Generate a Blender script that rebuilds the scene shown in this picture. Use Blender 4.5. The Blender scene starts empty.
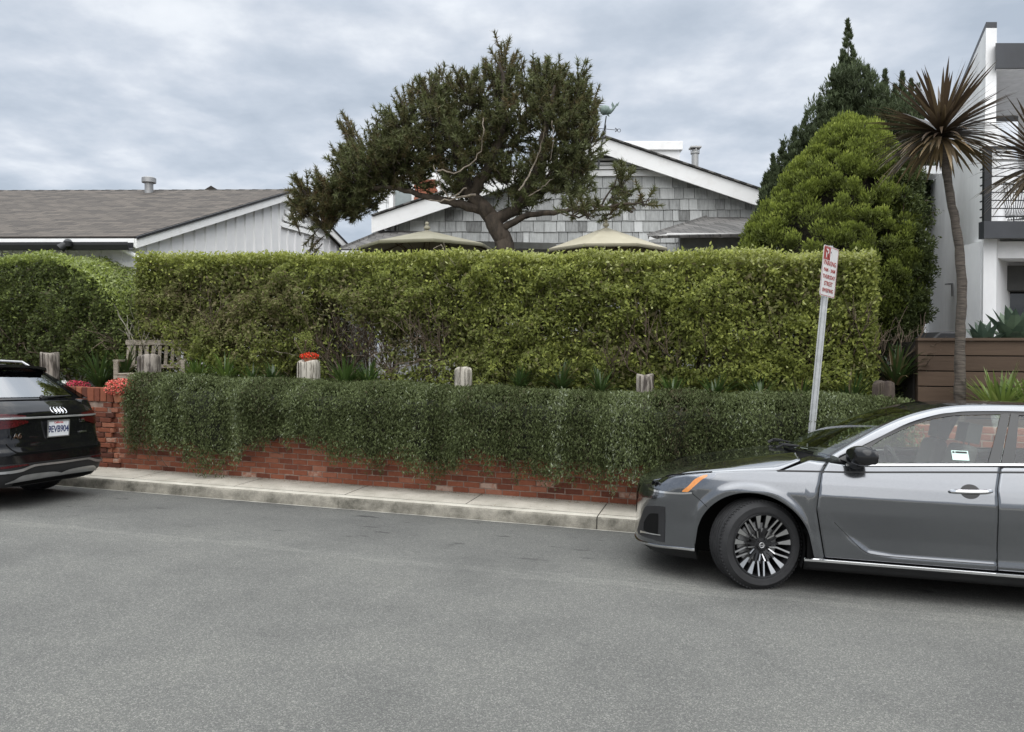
import bpy, math, random
import numpy as np
from mathutils import Matrix, Vector
rng = np.random.default_rng(7); random.seed(7)
scene = bpy.context.scene
COL = scene.collection
PHI = math.radians(15.6); CP, SP = math.cos(PHI), math.sin(PHI)
F, CAMZ, TH = 760.0, 1.6, math.atan(11/760)

# ------------------------------------------------------------ placing
def gut(s): return -.2798 - .0196*s                     # gutter height along the street
def kerb_top(s): return gut(s) + .134
def st(s, t, z=0.0): return Vector((s*CP + t*SP, -s*SP + t*CP, z))
def st_inv(x, y): return (x*CP - y*SP, x*SP + y*CP)
def ray(px, py):
    a, b = (px-512)/F, -(py-366)/F
    return Vector((a, math.cos(TH)+b*math.sin(TH), -math.sin(TH)+b*math.cos(TH)))
def at(px, py, Y):
    d = ray(px, py); k = Y/d.y
    return Vector((d.x*k, Y, CAMZ + d.z*k))
def at_t(px, py, t):                                    # on the plane a distance t across the street
    d = ray(px, py); k = t/(d.x*SP + d.y*CP)
    return Vector((d.x*k, d.y*k, CAMZ + d.z*k))
def s_at(px, t):
    k = (px-512)/F
    return t*(k*CP - SP)/(CP + k*SP)

# ------------------------------------------------------------ materials
def nodes(name):
    m = bpy.data.materials.new(name); m.use_nodes = True
    nt = m.node_tree; b = nt.nodes['Principled BSDF']
    return m, nt, b
def N(nt, t, **kw):
    n = nt.nodes.new(t)
    for k, v in kw.items():
        if k[0] == '_': setattr(n, k[1:], v)
        else: n.inputs[k.replace('__', ' ')].default_value = v
    return n
def ramp(nt, stops, fac=None):
    r = nt.nodes.new('ShaderNodeValToRGB'); cr = r.color_ramp
    while len(cr.elements) < len(stops): cr.elements.new(.5)
    for e, (p, c) in zip(cr.elements, stops):
        e.position = p; e.color = (c[0], c[1], c[2], 1) if not isinstance(c, float) else (c, c, c, 1)
    if fac is not None: nt.links.new(fac, r.inputs[0])
    return r
def mat(name, col, rough=.6, metal=0, col2=None, scale=8, detail=5, bump=0, bscale=None, coat=0, spec=.5, stretch=(1,1,1), lo=.35, hi=.65, coatr=.03):
    m, nt, b = nodes(name); L = nt.links
    b.inputs['Roughness'].default_value = rough; b.inputs['Metallic'].default_value = metal
    b.inputs['Coat Weight'].default_value = coat; b.inputs['Coat Roughness'].default_value = coatr
    b.inputs['Specular IOR Level'].default_value = spec
    tc = N(nt, 'ShaderNodeTexCoord'); mp = N(nt, 'ShaderNodeMapping'); mp.inputs['Scale'].default_value = stretch
    L.new(tc.outputs['Object'], mp.inputs[0])
    c2 = col2 if col2 else tuple(c*.82 for c in col)
    n = N(nt, 'ShaderNodeTexNoise', Scale=scale, Detail=detail, Roughness=.6); L.new(mp.outputs[0], n.inputs['Vector'])
    r = ramp(nt, [(lo, c2), (hi, col)], n.outputs[0]); L.new(r.outputs[0], b.inputs['Base Color'])
    if bump:
        n2 = N(nt, 'ShaderNodeTexNoise', Scale=bscale or scale*3, Detail=6); L.new(mp.outputs[0], n2.inputs['Vector'])
        bp = N(nt, 'ShaderNodeBump', Strength=bump, Distance=.02); L.new(n2.outputs[0], bp.inputs['Height']); L.new(bp.outputs[0], b.inputs['Normal'])
    return m
def leafmat(name, stops, trans=.3, rough=.5, spec=.35):
    m, nt, b = nodes(name); L = nt.links
    a = N(nt, 'ShaderNodeAttribute', _attribute_name='tint')
    r = ramp(nt, stops, a.outputs['Fac']); L.new(r.outputs[0], b.inputs['Base Color'])
    b.inputs['Roughness'].default_value = rough; b.inputs['Specular IOR Level'].default_value = spec
    t = N(nt, 'ShaderNodeBsdfTranslucent'); L.new(r.outputs[0], t.inputs[0])
    mx = N(nt, 'ShaderNodeMixShader'); mx.inputs[0].default_value = trans
    L.new(b.outputs[0], mx.inputs[1]); L.new(t.outputs[0], mx.inputs[2])
    L.new(mx.outputs[0], nt.nodes['Material Output'].inputs[0])
    return m
def tintmat(name, stops, rough=.8, nscale=30, namt=.25, bump=.3, stretch=(1,1,1), spec=.3):
    m, nt, b = nodes(name); L = nt.links
    a = N(nt, 'ShaderNodeAttribute', _attribute_name='tint')
    tc = N(nt, 'ShaderNodeTexCoord'); mp = N(nt, 'ShaderNodeMapping'); mp.inputs['Scale'].default_value = stretch
    L.new(tc.outputs['Object'], mp.inputs[0])
    n = N(nt, 'ShaderNodeTexNoise', Scale=nscale, Detail=6, Roughness=.65); L.new(mp.outputs[0], n.inputs['Vector'])
    ma = N(nt, 'ShaderNodeMath', _operation='MULTIPLY_ADD'); ma.inputs[1].default_value = namt*2; L.new(n.outputs[0], ma.inputs[0])
    sb = N(nt, 'ShaderNodeMath', _operation='SUBTRACT'); sb.inputs[1].default_value = namt; L.new(a.outputs['Fac'], sb.inputs[0]); L.new(sb.outputs[0], ma.inputs[2])
    r = ramp(nt, stops, ma.outputs[0]); L.new(r.outputs[0], b.inputs['Base Color'])
    b.inputs['Roughness'].default_value = rough; b.inputs['Specular IOR Level'].default_value = spec
    bp = N(nt, 'ShaderNodeBump', Strength=bump, Distance=.01); L.new(n.outputs[0], bp.inputs['Height']); L.new(bp.outputs[0], b.inputs['Normal'])
    return m
def glassmat(name, tint=(.75,.8,.78), ior=1.5, rough=0, boost=1.0, reflect=None):
    m, nt, b = nodes(name); L = nt.links; nt.nodes.remove(b)
    t = N(nt, 'ShaderNodeBsdfTransparent'); t.inputs[0].default_value = (*tint, 1)
    g = N(nt, 'ShaderNodeBsdfGlossy', Roughness=rough); g.inputs[0].default_value = (.95,.97,1,1)
    # Schlick reflectance from the angle to the pane, the same from both faces of the thin sheet
    ge = N(nt, 'ShaderNodeNewGeometry'); dt = N(nt, 'ShaderNodeVectorMath', _operation='DOT_PRODUCT'); L.new(ge.outputs['Normal'], dt.inputs[0]); L.new(ge.outputs['Incoming'], dt.inputs[1])
    ab = N(nt, 'ShaderNodeMath', _operation='ABSOLUTE'); L.new(dt.outputs['Value'], ab.inputs[0])
    om = N(nt, 'ShaderNodeMath', _operation='SUBTRACT'); om.inputs[0].default_value = 1; L.new(ab.outputs[0], om.inputs[1])
    pw = N(nt, 'ShaderNodeMath', _operation='POWER'); pw.inputs[1].default_value = 5; L.new(om.outputs[0], pw.inputs[0])
    f0 = ((ior-1)/(ior+1))**2*1.15
    f = N(nt, 'ShaderNodeMath', _operation='MULTIPLY_ADD'); f.inputs[1].default_value = 1-f0; f.inputs[2].default_value = f0; L.new(pw.outputs[0], f.inputs[0]); mx = N(nt, 'ShaderNodeMixShader')
    L.new(f.outputs[0], mx.inputs[0]); L.new(t.outputs[0], mx.inputs[1]); L.new(g.outputs[0], mx.inputs[2])
    L.new(mx.outputs[0], nt.nodes['Material Output'].inputs[0])
    return m

# ------------------------------------------------------------ objects
MW = {}                                                  # own record of world matrices
def tag(o, label=None, cat=None, group=None, kind=None):
    if label: o['label'] = label
    if cat: o['category'] = cat
    if group: o['group'] = group
    if kind: o['kind'] = kind
    return o
def thing(name, label, cat, loc=(0,0,0), rz=0, group=None, M4=None):
    o = bpy.data.objects.new(name, None); COL.objects.link(o); o.empty_display_size = .1
    m = M4 if M4 is not None else Matrix.Translation(Vector(loc)) @ Matrix.Rotation(rz, 4, 'Z')
    o.matrix_world = m; MW[o.name] = m.copy()
    return tag(o, label, cat, group)
def copy_tree(o, parent=None):
    c = o.copy(); COL.objects.link(c)
    if parent: c.parent = parent
    MW[c.name] = MW.get(o.name, Matrix())
    for ch in list(o.children): copy_tree(ch, c)
    return c
def link_mesh(name, me, parent=None, m=None, world=False):
    o = bpy.data.objects.new(name, me); COL.objects.link(o)
    if m: me.materials.append(m)
    if parent:
        o.parent = parent
        if world: me.transform(MW[parent.name].inverted())
        MW[o.name] = MW[parent.name]
    else: MW[o.name] = Matrix()
    return o
def base_at(o, loc):                                     # move the origin of a top-level mesh to its base
    loc = Vector(loc); o.data.transform(Matrix.Translation(-loc)); o.location = loc; MW[o.name] = Matrix.Translation(loc); return o

class MB:
    def __init__(s, M4=None): s.v=[]; s.f=[]; s.uv={}; s.tint=[]; s.M=M4
    def P(s, p):
        p = Vector(p)
        return s.M @ p if s.M is not None else p
    def add(s, vs, fs, tint=0.5):
        n = len(s.v); s.v += [tuple(s.P(p)) for p in vs]; s.tint += [tint]*len(vs)
        s.f += [tuple(i+n for i in f) for f in fs]; return n
    def box(s, c, d, rot=None, tint=.5, taper=1.0):
        x, y, z = d[0]/2, d[1]/2, d[2]/2
        vs = [Vector((sx*x*(taper if sz>0 else 1), sy*y*(taper if sz>0 else 1), sz*z)) for sz in (-1,1) for sy in (-1,1) for sx in (-1,1)]
        if rot is not None: vs = [rot @ v for v in vs]
        vs = [v + Vector(c) for v in vs]
        s.add(vs, [(0,2,3,1),(4,5,7,6),(0,1,5,4),(2,6,7,3),(0,4,6,2),(1,3,7,5)], tint)
    def hexa(s, pts, tint=.5):                           # 8 points, bottom four then top four, both counter-clockwise
        s.add(pts, [(3,2,1,0),(4,5,6,7),(0,1,5,4),(1,2,6,5),(2,3,7,6),(3,0,4,7)], tint)
    def tube(s, pts, r, n=6, tint=.5, cap=True):
        pts = [Vector(p) for p in pts]
        if not hasattr(r, '__len__'): r = [r]*len(pts)
        vs = []; up = Vector((.13,.21,.97)); pa = None
        for i, p in enumerate(pts):
            d = (pts[min(i+1,len(pts)-1)] - pts[max(i-1,0)])
            if d.length < 1e-9: d = Vector((0,0,1))
            d.normalize()
            a = d.cross(up) if pa is None else pa - d*pa.dot(d)
            if a.length < 1e-4: a = d.cross(Vector((1,0,0)))
            a.normalize(); pa = a; b = d.cross(a)
            vs += [p + (a*math.cos(k*2*math.pi/n) + b*math.sin(k*2*math.pi/n))*r[i] for k in range(n)]
        fs = [(i*n+k, i*n+(k+1)%n, (i+1)*n+(k+1)%n, (i+1)*n+k) for i in range(len(pts)-1) for k in range(n)]
        if cap: fs += [tuple(range(n))[::-1], tuple(range((len(pts)-1)*n, len(pts)*n))]
        s.add(vs, fs, tint)
    def grid(s, rows, tint=.5, closed=False, flip=False):
        nr, nc = len(rows), len(rows[0]); vs = [p for r in rows for p in r]; fs = []
        for i in range(nr-1):
            for j in range(nc if closed else nc-1):
                q = (i*nc+j, i*nc+(j+1)%nc, (i+1)*nc+(j+1)%nc, (i+1)*nc+j)
                fs.append(q[::-1] if flip else q)
        s.add(vs, fs, tint)
    def lathe(s, prof, n=24, c=(0,0,0), axis='z', tint=.5):
        c = Vector(c); rows = []
        for r, h in prof:
            row = []
            for k in range(n):
                a = 2*math.pi*k/n
                p = Vector((r*math.cos(a), r*math.sin(a), h)) if axis == 'z' else Vector((r*math.cos(a), h, r*math.sin(a)))
                row.append(c+p)
            rows.append(row)
        s.grid(rows, tint, closed=True, flip=(axis=='y'))
    def prism(s, poly, d, tint=.5):                      # polygon (3D points) extruded by vector d
        n = len(poly); poly = [Vector(p) for p in poly]; d = Vector(d)
        vs = poly + [p+d for p in poly]
        s.add(vs, [tuple(range(n))[::-1], tuple(range(n, 2*n))] + [(i,(i+1)%n,(i+1)%n+n,i+n) for i in range(n)], tint)
    def parts(s, name, m, parent=None, **kw):            # one object per separate piece
        n=len(s.v); par=list(range(n))
        def fnd(i):
            while par[i]!=i: par[i]=par[par[i]]; i=par[i]
            return i
        for f in s.f:
            for k in f[1:]: par[fnd(f[0])]=fnd(k)
        gr={}
        for f in s.f: gr.setdefault(fnd(f[0]),[]).append(f)
        out=[]
        for fs in gr.values():
            idx=sorted({i for f in fs for i in f}); mp={i:k for k,i in enumerate(idx)}; q=MB(); q.v=[s.v[i] for i in idx]; q.tint=[s.tint[i] for i in idx]; q.f=[tuple(mp[i] for i in f) for f in fs]
            out.append(q.build(name, m, parent, **kw))
        return out
    def build(s, name, m, parent=None, world=False, smooth=False, bevel=0, uvs=None, ang=40, solid=0, segs=2, subd=0, fix=True):
        me = bpy.data.meshes.new(name); me.from_pydata(s.v, [], s.f)
        at_ = me.attributes.new('tint', 'FLOAT', 'POINT'); at_.data.foreach_set('value', np.array(s.tint, dtype=np.float32))
        if uvs is not None:
            ul = me.uv_layers.new(name='UVMap')
            li = np.empty(len(me.loops), dtype=np.int32); me.loops.foreach_get('vertex_index', li)
            ul.data.foreach_set('uv', np.array(uvs, dtype=np.float32)[li].ravel())
        me.update()
        if fix:
            import bmesh
            bm = bmesh.new(); bm.from_mesh(me)
            if smooth and uvs is None: bmesh.ops.remove_doubles(bm, verts=bm.verts, dist=.0002)
            bmesh.ops.recalc_face_normals(bm, faces=bm.faces); bm.to_mesh(me); bm.free()
        o = link_mesh(name, me, parent, m, world)
        if smooth:
            me.polygons.foreach_set('use_smooth', [True]*len(me.polygons))
            try: me.set_sharp_from_angle(angle=math.radians(ang))
            except Exception: pass
        if solid:
            md = o.modifiers.new('thick', 'SOLIDIFY'); md.thickness = solid; md.offset = -1
        if bevel:
            md = o.modifiers.new('bev', 'BEVEL'); md.width = bevel; md.segments = segs; md.limit_method = 'ANGLE'; md.angle_limit = math.radians(35)
        if subd:
            md = o.modifiers.new('sub', 'SUBSURF'); md.levels = md.render_levels = subd
        return o

def text(name, body, size, m, parent, M4, ext=.002, align='CENTER', bold=0, sx=1.0):
    cu = bpy.data.curves.new('t', 'FONT'); cu.body = body; cu.size = size; cu.extrude = ext; cu.align_x = align; cu.align_y = 'CENTER'; cu.offset = bold
    to = bpy.data.objects.new('t', cu); COL.objects.link(to)
    dg = bpy.context.evaluated_depsgraph_get(); dg.update()
    me = bpy.data.meshes.new_from_object(to.evaluated_get(dg)); bpy.data.objects.remove(to)
    me.transform(M4 @ Matrix.Diagonal((sx,1,1,1))); me.materials.clear(); me.name = name
    return link_mesh(name, me, parent, m)

# ------------------------------------------------------------ numpy noise + foliage
def _hash(i, j, k, seed):
    h = (i*374761393 + j*668265263 + k*2147483647 + seed*1274126177) & 0xffffffff
    h = ((h ^ (h >> 13)) * 1274126177) & 0xffffffff
    return ((h ^ (h >> 16)) & 0xffff) / 65535.0
def vnoise(p, seed=0):
    p = np.asarray(p, dtype=float); f = np.floor(p).astype(np.int64); u = p - f; u = u*u*(3-2*u); r = 0
    for a in (0,1):
        for b in (0,1):
            for c in (0,1):
                w = (u[:,0] if a else 1-u[:,0])*(u[:,1] if b else 1-u[:,1])*(u[:,2] if c else 1-u[:,2])
                r = r + w*_hash(f[:,0]+a, f[:,1]+b, f[:,2]+c, seed)
    return r
def fbm(p, sc, seed=0, o=3):
    p = np.asarray(p)*sc; r = 0; a = .5; t = 0
    for i in range(o): r = r + a*vnoise(p*2**i, seed+i); t += a; a *= .5
    return r/t
def unit(a): return a/np.maximum(np.linalg.norm(a, axis=1, keepdims=True), 1e-9)
def rdir(n): return unit(rng.normal(size=(n,3)))
def leaf_quads(c, ax, L, W, nrm=None):
    n = len(c); L = np.broadcast_to(L, (n,))[:,None]; W = np.broadcast_to(W, (n,))[:,None]
    ax = unit(ax); r = rdir(n) if nrm is None else nrm
    side = unit(np.cross(ax, r)); up = np.cross(side, ax)
    v = np.empty((n,4,3)); v[:,0] = c - ax*L*.5; v[:,1] = c - side*W*.5 + up*W*.12 - ax*L*.05; v[:,2] = c + ax*L*.5; v[:,3] = c + side*W*.5 + up*W*.12 - ax*L*.05
    return v
def spike_tris(c, ax, L, W):
    n = len(c); L = np.broadcast_to(L, (n,))[:,None]; W = np.broadcast_to(W, (n,))[:,None]
    ax = unit(ax); side = unit(np.cross(ax, rdir(n)))
    v = np.empty((n,3,3)); v[:,0] = c - side*W*.5; v[:,1] = c + side*W*.5; v[:,2] = c + ax*L
    return v
def fast_mesh(name, v, tint, m, parent=None, world=True):
    v = np.ascontiguousarray(v, dtype=np.float32); n, k, _ = v.shape
    me = bpy.data.meshes.new(name); me.vertices.add(n*k); me.loops.add(n*k); me.polygons.add(n)
    me.vertices.foreach_set('co', v.ravel()); me.loops.foreach_set('vertex_index', np.arange(n*k, dtype=np.int32))
    me.polygons.foreach_set('loop_start', np.arange(0, n*k, k, dtype=np.int32))
    a = me.attributes.new('tint', 'FLOAT', 'POINT'); a.data.foreach_set('value', np.repeat(np.asarray(tint, dtype=np.float32), k))
    me.update(calc_edges=True)
    return link_mesh(name, me, parent, m, world)
def wob(pts, amt, n=6):                                  # resample a polyline with small wobble
    P = [Vector(p) for p in pts]; out = []
    for i in range(len(P)-1):
        for k in range(n):
            u = k/n; p0 = P[max(i-1,0)]; p1 = P[i]; p2 = P[i+1]; p3 = P[min(i+2,len(P)-1)]
            q = .5*((2*p1) + (p2-p0)*u + (2*p0-5*p1+4*p2-p3)*u*u + (3*p1-p0-3*p2+p3)*u**3)
            out.append(q + Vector(rng.normal(size=3))*amt)
    out.append(P[-1]); return out
# ============================================================ SETTING
m_asph, nt, b = nodes('asphalt'); L = nt.links
tc = N(nt,'ShaderNodeTexCoord')
n1 = N(nt,'ShaderNodeTexNoise',Scale=260,Detail=3,Roughness=.7); L.new(tc.outputs['Object'],n1.inputs['Vector'])
v1 = N(nt,'ShaderNodeTexVoronoi',Scale=165); L.new(tc.outputs['Object'],v1.inputs['Vector'])
n2 = N(nt,'ShaderNodeTexNoise',Scale=.9,Detail=8,Roughness=.66); L.new(tc.outputs['Object'],n2.inputs['Vector'])
base = ramp(nt,[(.28,(.070,.070,.066)),(.52,(.135,.135,.127)),(.78,(.245,.244,.230))],n1.outputs[0])
vr = ramp(nt,[(0,(.45,.45,.45)),(.35,(1,1,1))],v1.outputs['Distance'])
hs = N(nt,'ShaderNodeSeparateColor'); L.new(v1.outputs['Color'],hs.inputs[0])
hr = ramp(nt,[(.0,(.72,.72,.74)),(.75,(1.05,1.05,1.03)),(.93,(1.6,1.59,1.54))],hs.outputs[0])
mA = N(nt,'ShaderNodeMix',_data_type='RGBA',_blend_type='MULTIPLY'); mA.inputs[0].default_value=1; L.new(base.outputs[0],mA.inputs[6]); L.new(hr.outputs[0],mA.inputs[7])
mB = N(nt,'ShaderNodeMix',_data_type='RGBA',_blend_type='MULTIPLY'); mB.inputs[0].default_value=.6; L.new(mA.outputs[2],mB.inputs[6]); L.new(vr.outputs[0],mB.inputs[7])
big = ramp(nt,[(.3,(.80,.80,.81)),(.5,(1,1,1)),(.7,(1.14,1.14,1.12))],n2.outputs[0])
mC = N(nt,'ShaderNodeMix',_data_type='RGBA',_blend_type='MULTIPLY'); mC.inputs[0].default_value=1; L.new(mB.outputs[2],mC.inputs[6]); L.new(big.outputs[0],mC.inputs[7])
# darker smooth band by the gutter, wheel-worn pale streaks and oil stains (real wear, in street coordinates)
uv = N(nt,'ShaderNodeUVMap'); sep = N(nt,'ShaderNodeSeparateXYZ'); L.new(uv.outputs[0],sep.inputs[0])
mpu = N(nt,'ShaderNodeMapping'); mpu.inputs['Scale'].default_value=(.5,5,1); L.new(uv.outputs[0],mpu.inputs[0])
n3 = N(nt,'ShaderNodeTexNoise',Scale=2.2,Detail=6,Roughness=.62); L.new(mpu.outputs[0],n3.inputs['Vector'])
adn = N(nt,'ShaderNodeMath',_operation='MULTIPLY_ADD'); adn.inputs[1].default_value=.9; L.new(n3.outputs[0],adn.inputs[0]); L.new(sep.outputs['Y'],adn.inputs[2])
band = ramp(nt,[(.0,(1,1,1)),(.592,(1,1,1)),(.599,(1.28,1.28,1.26)),(.606,(1,1,1)),(.68,(.84,.84,.85)),(.76,(.80,.80,.81)),(.82,(.70,.70,.70)),(1,(.8,.8,.8))])
sc = N(nt,'ShaderNodeMath',_operation='DIVIDE'); sc.inputs[1].default_value=10.5; L.new(adn.outputs[0],sc.inputs[0]); L.new(sc.outputs[0],band.inputs[0])
mD = N(nt,'ShaderNodeMix',_data_type='RGBA',_blend_type='MULTIPLY'); mD.inputs[0].default_value=.85; L.new(mC.outputs[2],mD.inputs[6]); L.new(band.outputs[0],mD.inputs[7])
mps = N(nt,'ShaderNodeMapping'); mps.inputs['Scale'].default_value=(1.3,3.2,1); L.new(uv.outputs[0],mps.inputs[0])
n4 = N(nt,'ShaderNodeTexNoise',Scale=1.7,Detail=4,Roughness=.55); L.new(mps.outputs[0],n4.inputs['Vector'])
st1 = ramp(nt,[(.63,(0,0,0)),(.70,(1,1,1))],n4.outputs[0])
gate = ramp(nt,[(.56,(0,0,0)),(.62,(1,1,1)),(.74,(1,1,1)),(.77,(0,0,0))]); sg = N(nt,'ShaderNodeMath',_operation='DIVIDE'); sg.inputs[1].default_value=10.5
L.new(sep.outputs['Y'],sg.inputs[0]); L.new(sg.outputs[0],gate.inputs[0])
mg = N(nt,'ShaderNodeMath',_operation='MULTIPLY'); L.new(st1.outputs[0],mg.inputs[0]); L.new(gate.outputs[0],mg.inputs[1])
mg2 = N(nt,'ShaderNodeMath',_operation='MULTIPLY'); mg2.inputs[1].default_value=.85; L.new(mg.outputs[0],mg2.inputs[0])
mE = N(nt,'ShaderNodeMix',_data_type='RGBA'); L.new(mg2.outputs[0],mE.inputs[0]); L.new(mD.outputs[2],mE.inputs[6]); mE.inputs[7].default_value=(.03,.03,.03,1)
L.new(mE.outputs[2],b.inputs['Base Color']); b.inputs['Roughness'].default_value=.85; b.inputs['Specular IOR Level'].default_value=.3
bp = N(nt,'ShaderNodeBump',Strength=.5,Distance=.006); L.new(n1.outputs[0],bp.inputs['Height']); L.new(bp.outputs[0],b.inputs['Normal'])

TK = 7.98
def road_z(s, t):
    d = TK - t
    if d < 1.95: h = .055*d
    elif d < 5: h = .107 + .02*(d-1.95)
    else: h = .168 - .02*(d-5)
    return gut(s) + h
mb = MB(); uvs = []
ts = [-6,-4,-2,0,1.5,2.4,2.7,3.0,3.3,3.6,4.4,5.2,5.6,5.9,6.03,6.2,6.6,7.2,7.6,7.9,TK]; ss = [-70,-50,-35,-25]+[x for x in range(-20,21,1)]+[25,35,50,70]
rows = []
for s in ss:
    rows.append([st(s,t,road_z(s,t)) for t in ts]); uvs += [(s,t) for t in ts]
mb.grid(rows); o = mb.build('road', m_asph, uvs=uvs, smooth=True); tag(o, kind='structure')
# far ground
m_soil = mat('garden_soil',(.06,.047,.032),.95,col2=(.03,.024,.016),scale=6,bump=.5)
mb = MB(); mb.grid([[Vector((x,y,-2.6)) for y in (-400,400)] for x in (-400,400)]); tag(mb.build('ground', m_soil), kind='structure')
# kerb and pavement
def concm(name, c1, c2, joint=None):
    m, nt, b = nodes(name); L = nt.links
    uv = N(nt,'ShaderNodeUVMap'); a = N(nt,'ShaderNodeTexNoise',Scale=3,Detail=8,Roughness=.7); L.new(uv.outputs[0],a.inputs['Vector'])
    f = N(nt,'ShaderNodeTexNoise',Scale=90,Detail=3); L.new(uv.outputs[0],f.inputs['Vector'])
    r = ramp(nt,[(.36,c2),(.6,c1)],a.outputs[0]); r2 = ramp(nt,[(.3,(.8,.8,.8)),(.7,(1.1,1.1,1.1))],f.outputs[0])
    mx = N(nt,'ShaderNodeMix',_data_type='RGBA',_blend_type='MULTIPLY'); mx.inputs[0].default_value=1; L.new(r.outputs[0],mx.inputs[6]); L.new(r2.outputs[0],mx.inputs[7])
    L.new(mx.outputs[2],b.inputs['Base Color']); b.inputs['Roughness'].default_value=.9; b.inputs['Specular IOR Level'].default_value=.25
    bp = N(nt,'ShaderNodeBump',Strength=.35,Distance=.005); L.new(f.outputs[0],bp.inputs['Height']); L.new(bp.outputs[0],b.inputs['Normal'])
    return m
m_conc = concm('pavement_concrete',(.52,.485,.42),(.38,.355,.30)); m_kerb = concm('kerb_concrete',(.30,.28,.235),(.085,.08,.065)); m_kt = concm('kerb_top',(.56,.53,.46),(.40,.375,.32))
TW = 8.75
kj = s_at(597, TK)
joints = sorted([kj + k*1.52 for k in range(-30, 30)])
kp = thing('kerb', None, None, st(0,TK,gut(0))); del_keys = tag(kp, kind='structure')
mbf = MB(); uf = []; mbt = MB(); ut = []; mbp = MB(); up_ = []
for i in range(len(joints)-1):
    big = (i % 4 == 2)
    j0 = joints[i] + .004*(abs(joints[i]-kj) < .01 or (i % 4) == 2); j1 = joints[i+1] - .004
    n = 8
    ro = []; rt = []; rp = []
    for k in range(n+1):
        s = joints[i] + (joints[i+1]-joints[i])*k/n
        if k == 0 and abs(joints[i]-kj) < .01: s += .006
        if k == n and abs(joints[i+1]-kj) < .01: s -= .006
        g = gut(s); h = kerb_top(s); w = rng.normal()*.002
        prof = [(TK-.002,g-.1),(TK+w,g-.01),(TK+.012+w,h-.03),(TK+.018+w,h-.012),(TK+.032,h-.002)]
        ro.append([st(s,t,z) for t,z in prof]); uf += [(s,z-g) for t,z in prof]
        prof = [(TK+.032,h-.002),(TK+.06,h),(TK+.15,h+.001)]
        rt.append([st(s,t,z) for t,z in prof]); ut += [(s,t) for t,z in prof]
    mbf.grid(ro); mbt.grid(rt)
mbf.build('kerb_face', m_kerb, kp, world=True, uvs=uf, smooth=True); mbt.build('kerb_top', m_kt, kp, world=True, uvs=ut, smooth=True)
mb = MB(); mb.grid([[st(s,TK+.005,gut(s)-.12), st(s,TK+.03,kerb_top(s)-.02), st(s,TW+.2,kerb_top(s)-.01)] for s in (-70,70)])
mb.build('joint_filler', mat('joint_dirt',(.05,.045,.04),.95), kp, world=True)
for i in range(len(joints)-1):
    rp = []
    for k in range(5):
        s = joints[i] + (joints[i+1]-joints[i])*k/4
        if k == 0: s += .006
        if k == 4: s -= .006
        r_ = []
        for q in range(7):
            t = TK+.156 + (TW+.15-TK-.156)*q/6; z = kerb_top(s)+.001 + .012*(t-TK)
            r_.append(st(s,t,z)); up_.append((s,t))
        rp.append(r_)
    mbp.grid(rp)
tag(mbp.build('pavement', m_conc, uvs=up_), kind='structure')
# light cement line at the foot of the kerb
mb = MB(); u = []; ro = []
for k in range(-200, 200):
    s = k*.15; w = .035+.012*rng.random(); ro.append([st(s,TK-w,road_z(s,TK-w)+.004), st(s,TK-.001,gut(s)+.006)]); u += [(s,0),(s,.05)]
mb.grid(ro); tag(mb.build('gutter_edge', concm('gutter_cement',(.36,.35,.31),(.16,.155,.14)), uvs=u), kind='structure')
# opposite side of the street (behind the camera)
mb = MB(); u = []; ro = []
for s in range(-70, 71, 5):
    g = road_z(s,-6); P_ = [(-6,g-.1),(-6.02,g+.12),(-6.2,g+.13),(-8,g+.14),(-30,g+.2)]; ro.append([st(s,t,z) for t,z in P_]); u += [(s,t) for t,z in P_]
mb.grid(ro); tag(mb.build('far_pavement', m_conc, uvs=u), kind='structure')
# dirt and dry leaf litter along the wall foot
n = 2600; s = rng.uniform(-9.5, 3, n); t = TW - np.abs(rng.normal(size=n))*.09 - .01
sel = rng.random(n) < .15; t[sel] = rng.uniform(TK+.1, TW, sel.sum())
z = -.2798-.0196*s+.134+.012*(t-TK)+.006
c = np.stack([s*CP+t*SP, -s*SP+t*CP, z], 1); ax = rdir(n); ax[:,2] *= .15
m_lit = leafmat('leaf_litter',[(0,(.10,.06,.03)),(.6,(.22,.14,.07)),(1,(.35,.25,.14))],0,.8)
o = fast_mesh('leaf_litter', leaf_quads(c, ax, rng.uniform(.008,.025,n), rng.uniform(.006,.014,n), np.tile([0,0,1.0],(n,1))), rng.random(n), m_lit); tag(o, kind='stuff', label='dry leaf litter and crumbs of soil along the foot of the brick wall')
# terrace behind the wall
WH = 1.12
def terr(s): return kerb_top(s) + WH - .10
mb = MB(); ro = []
for s in range(-60, 61, 2): ro.append([st(s,t, terr(s)-(.12 if t>9.3 else 0)-.0) for t in (8.9,9.3,10,14,20,40,90)])
mb.grid(ro); tag(mb.build('garden_ground', m_soil), kind='structure')

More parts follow.
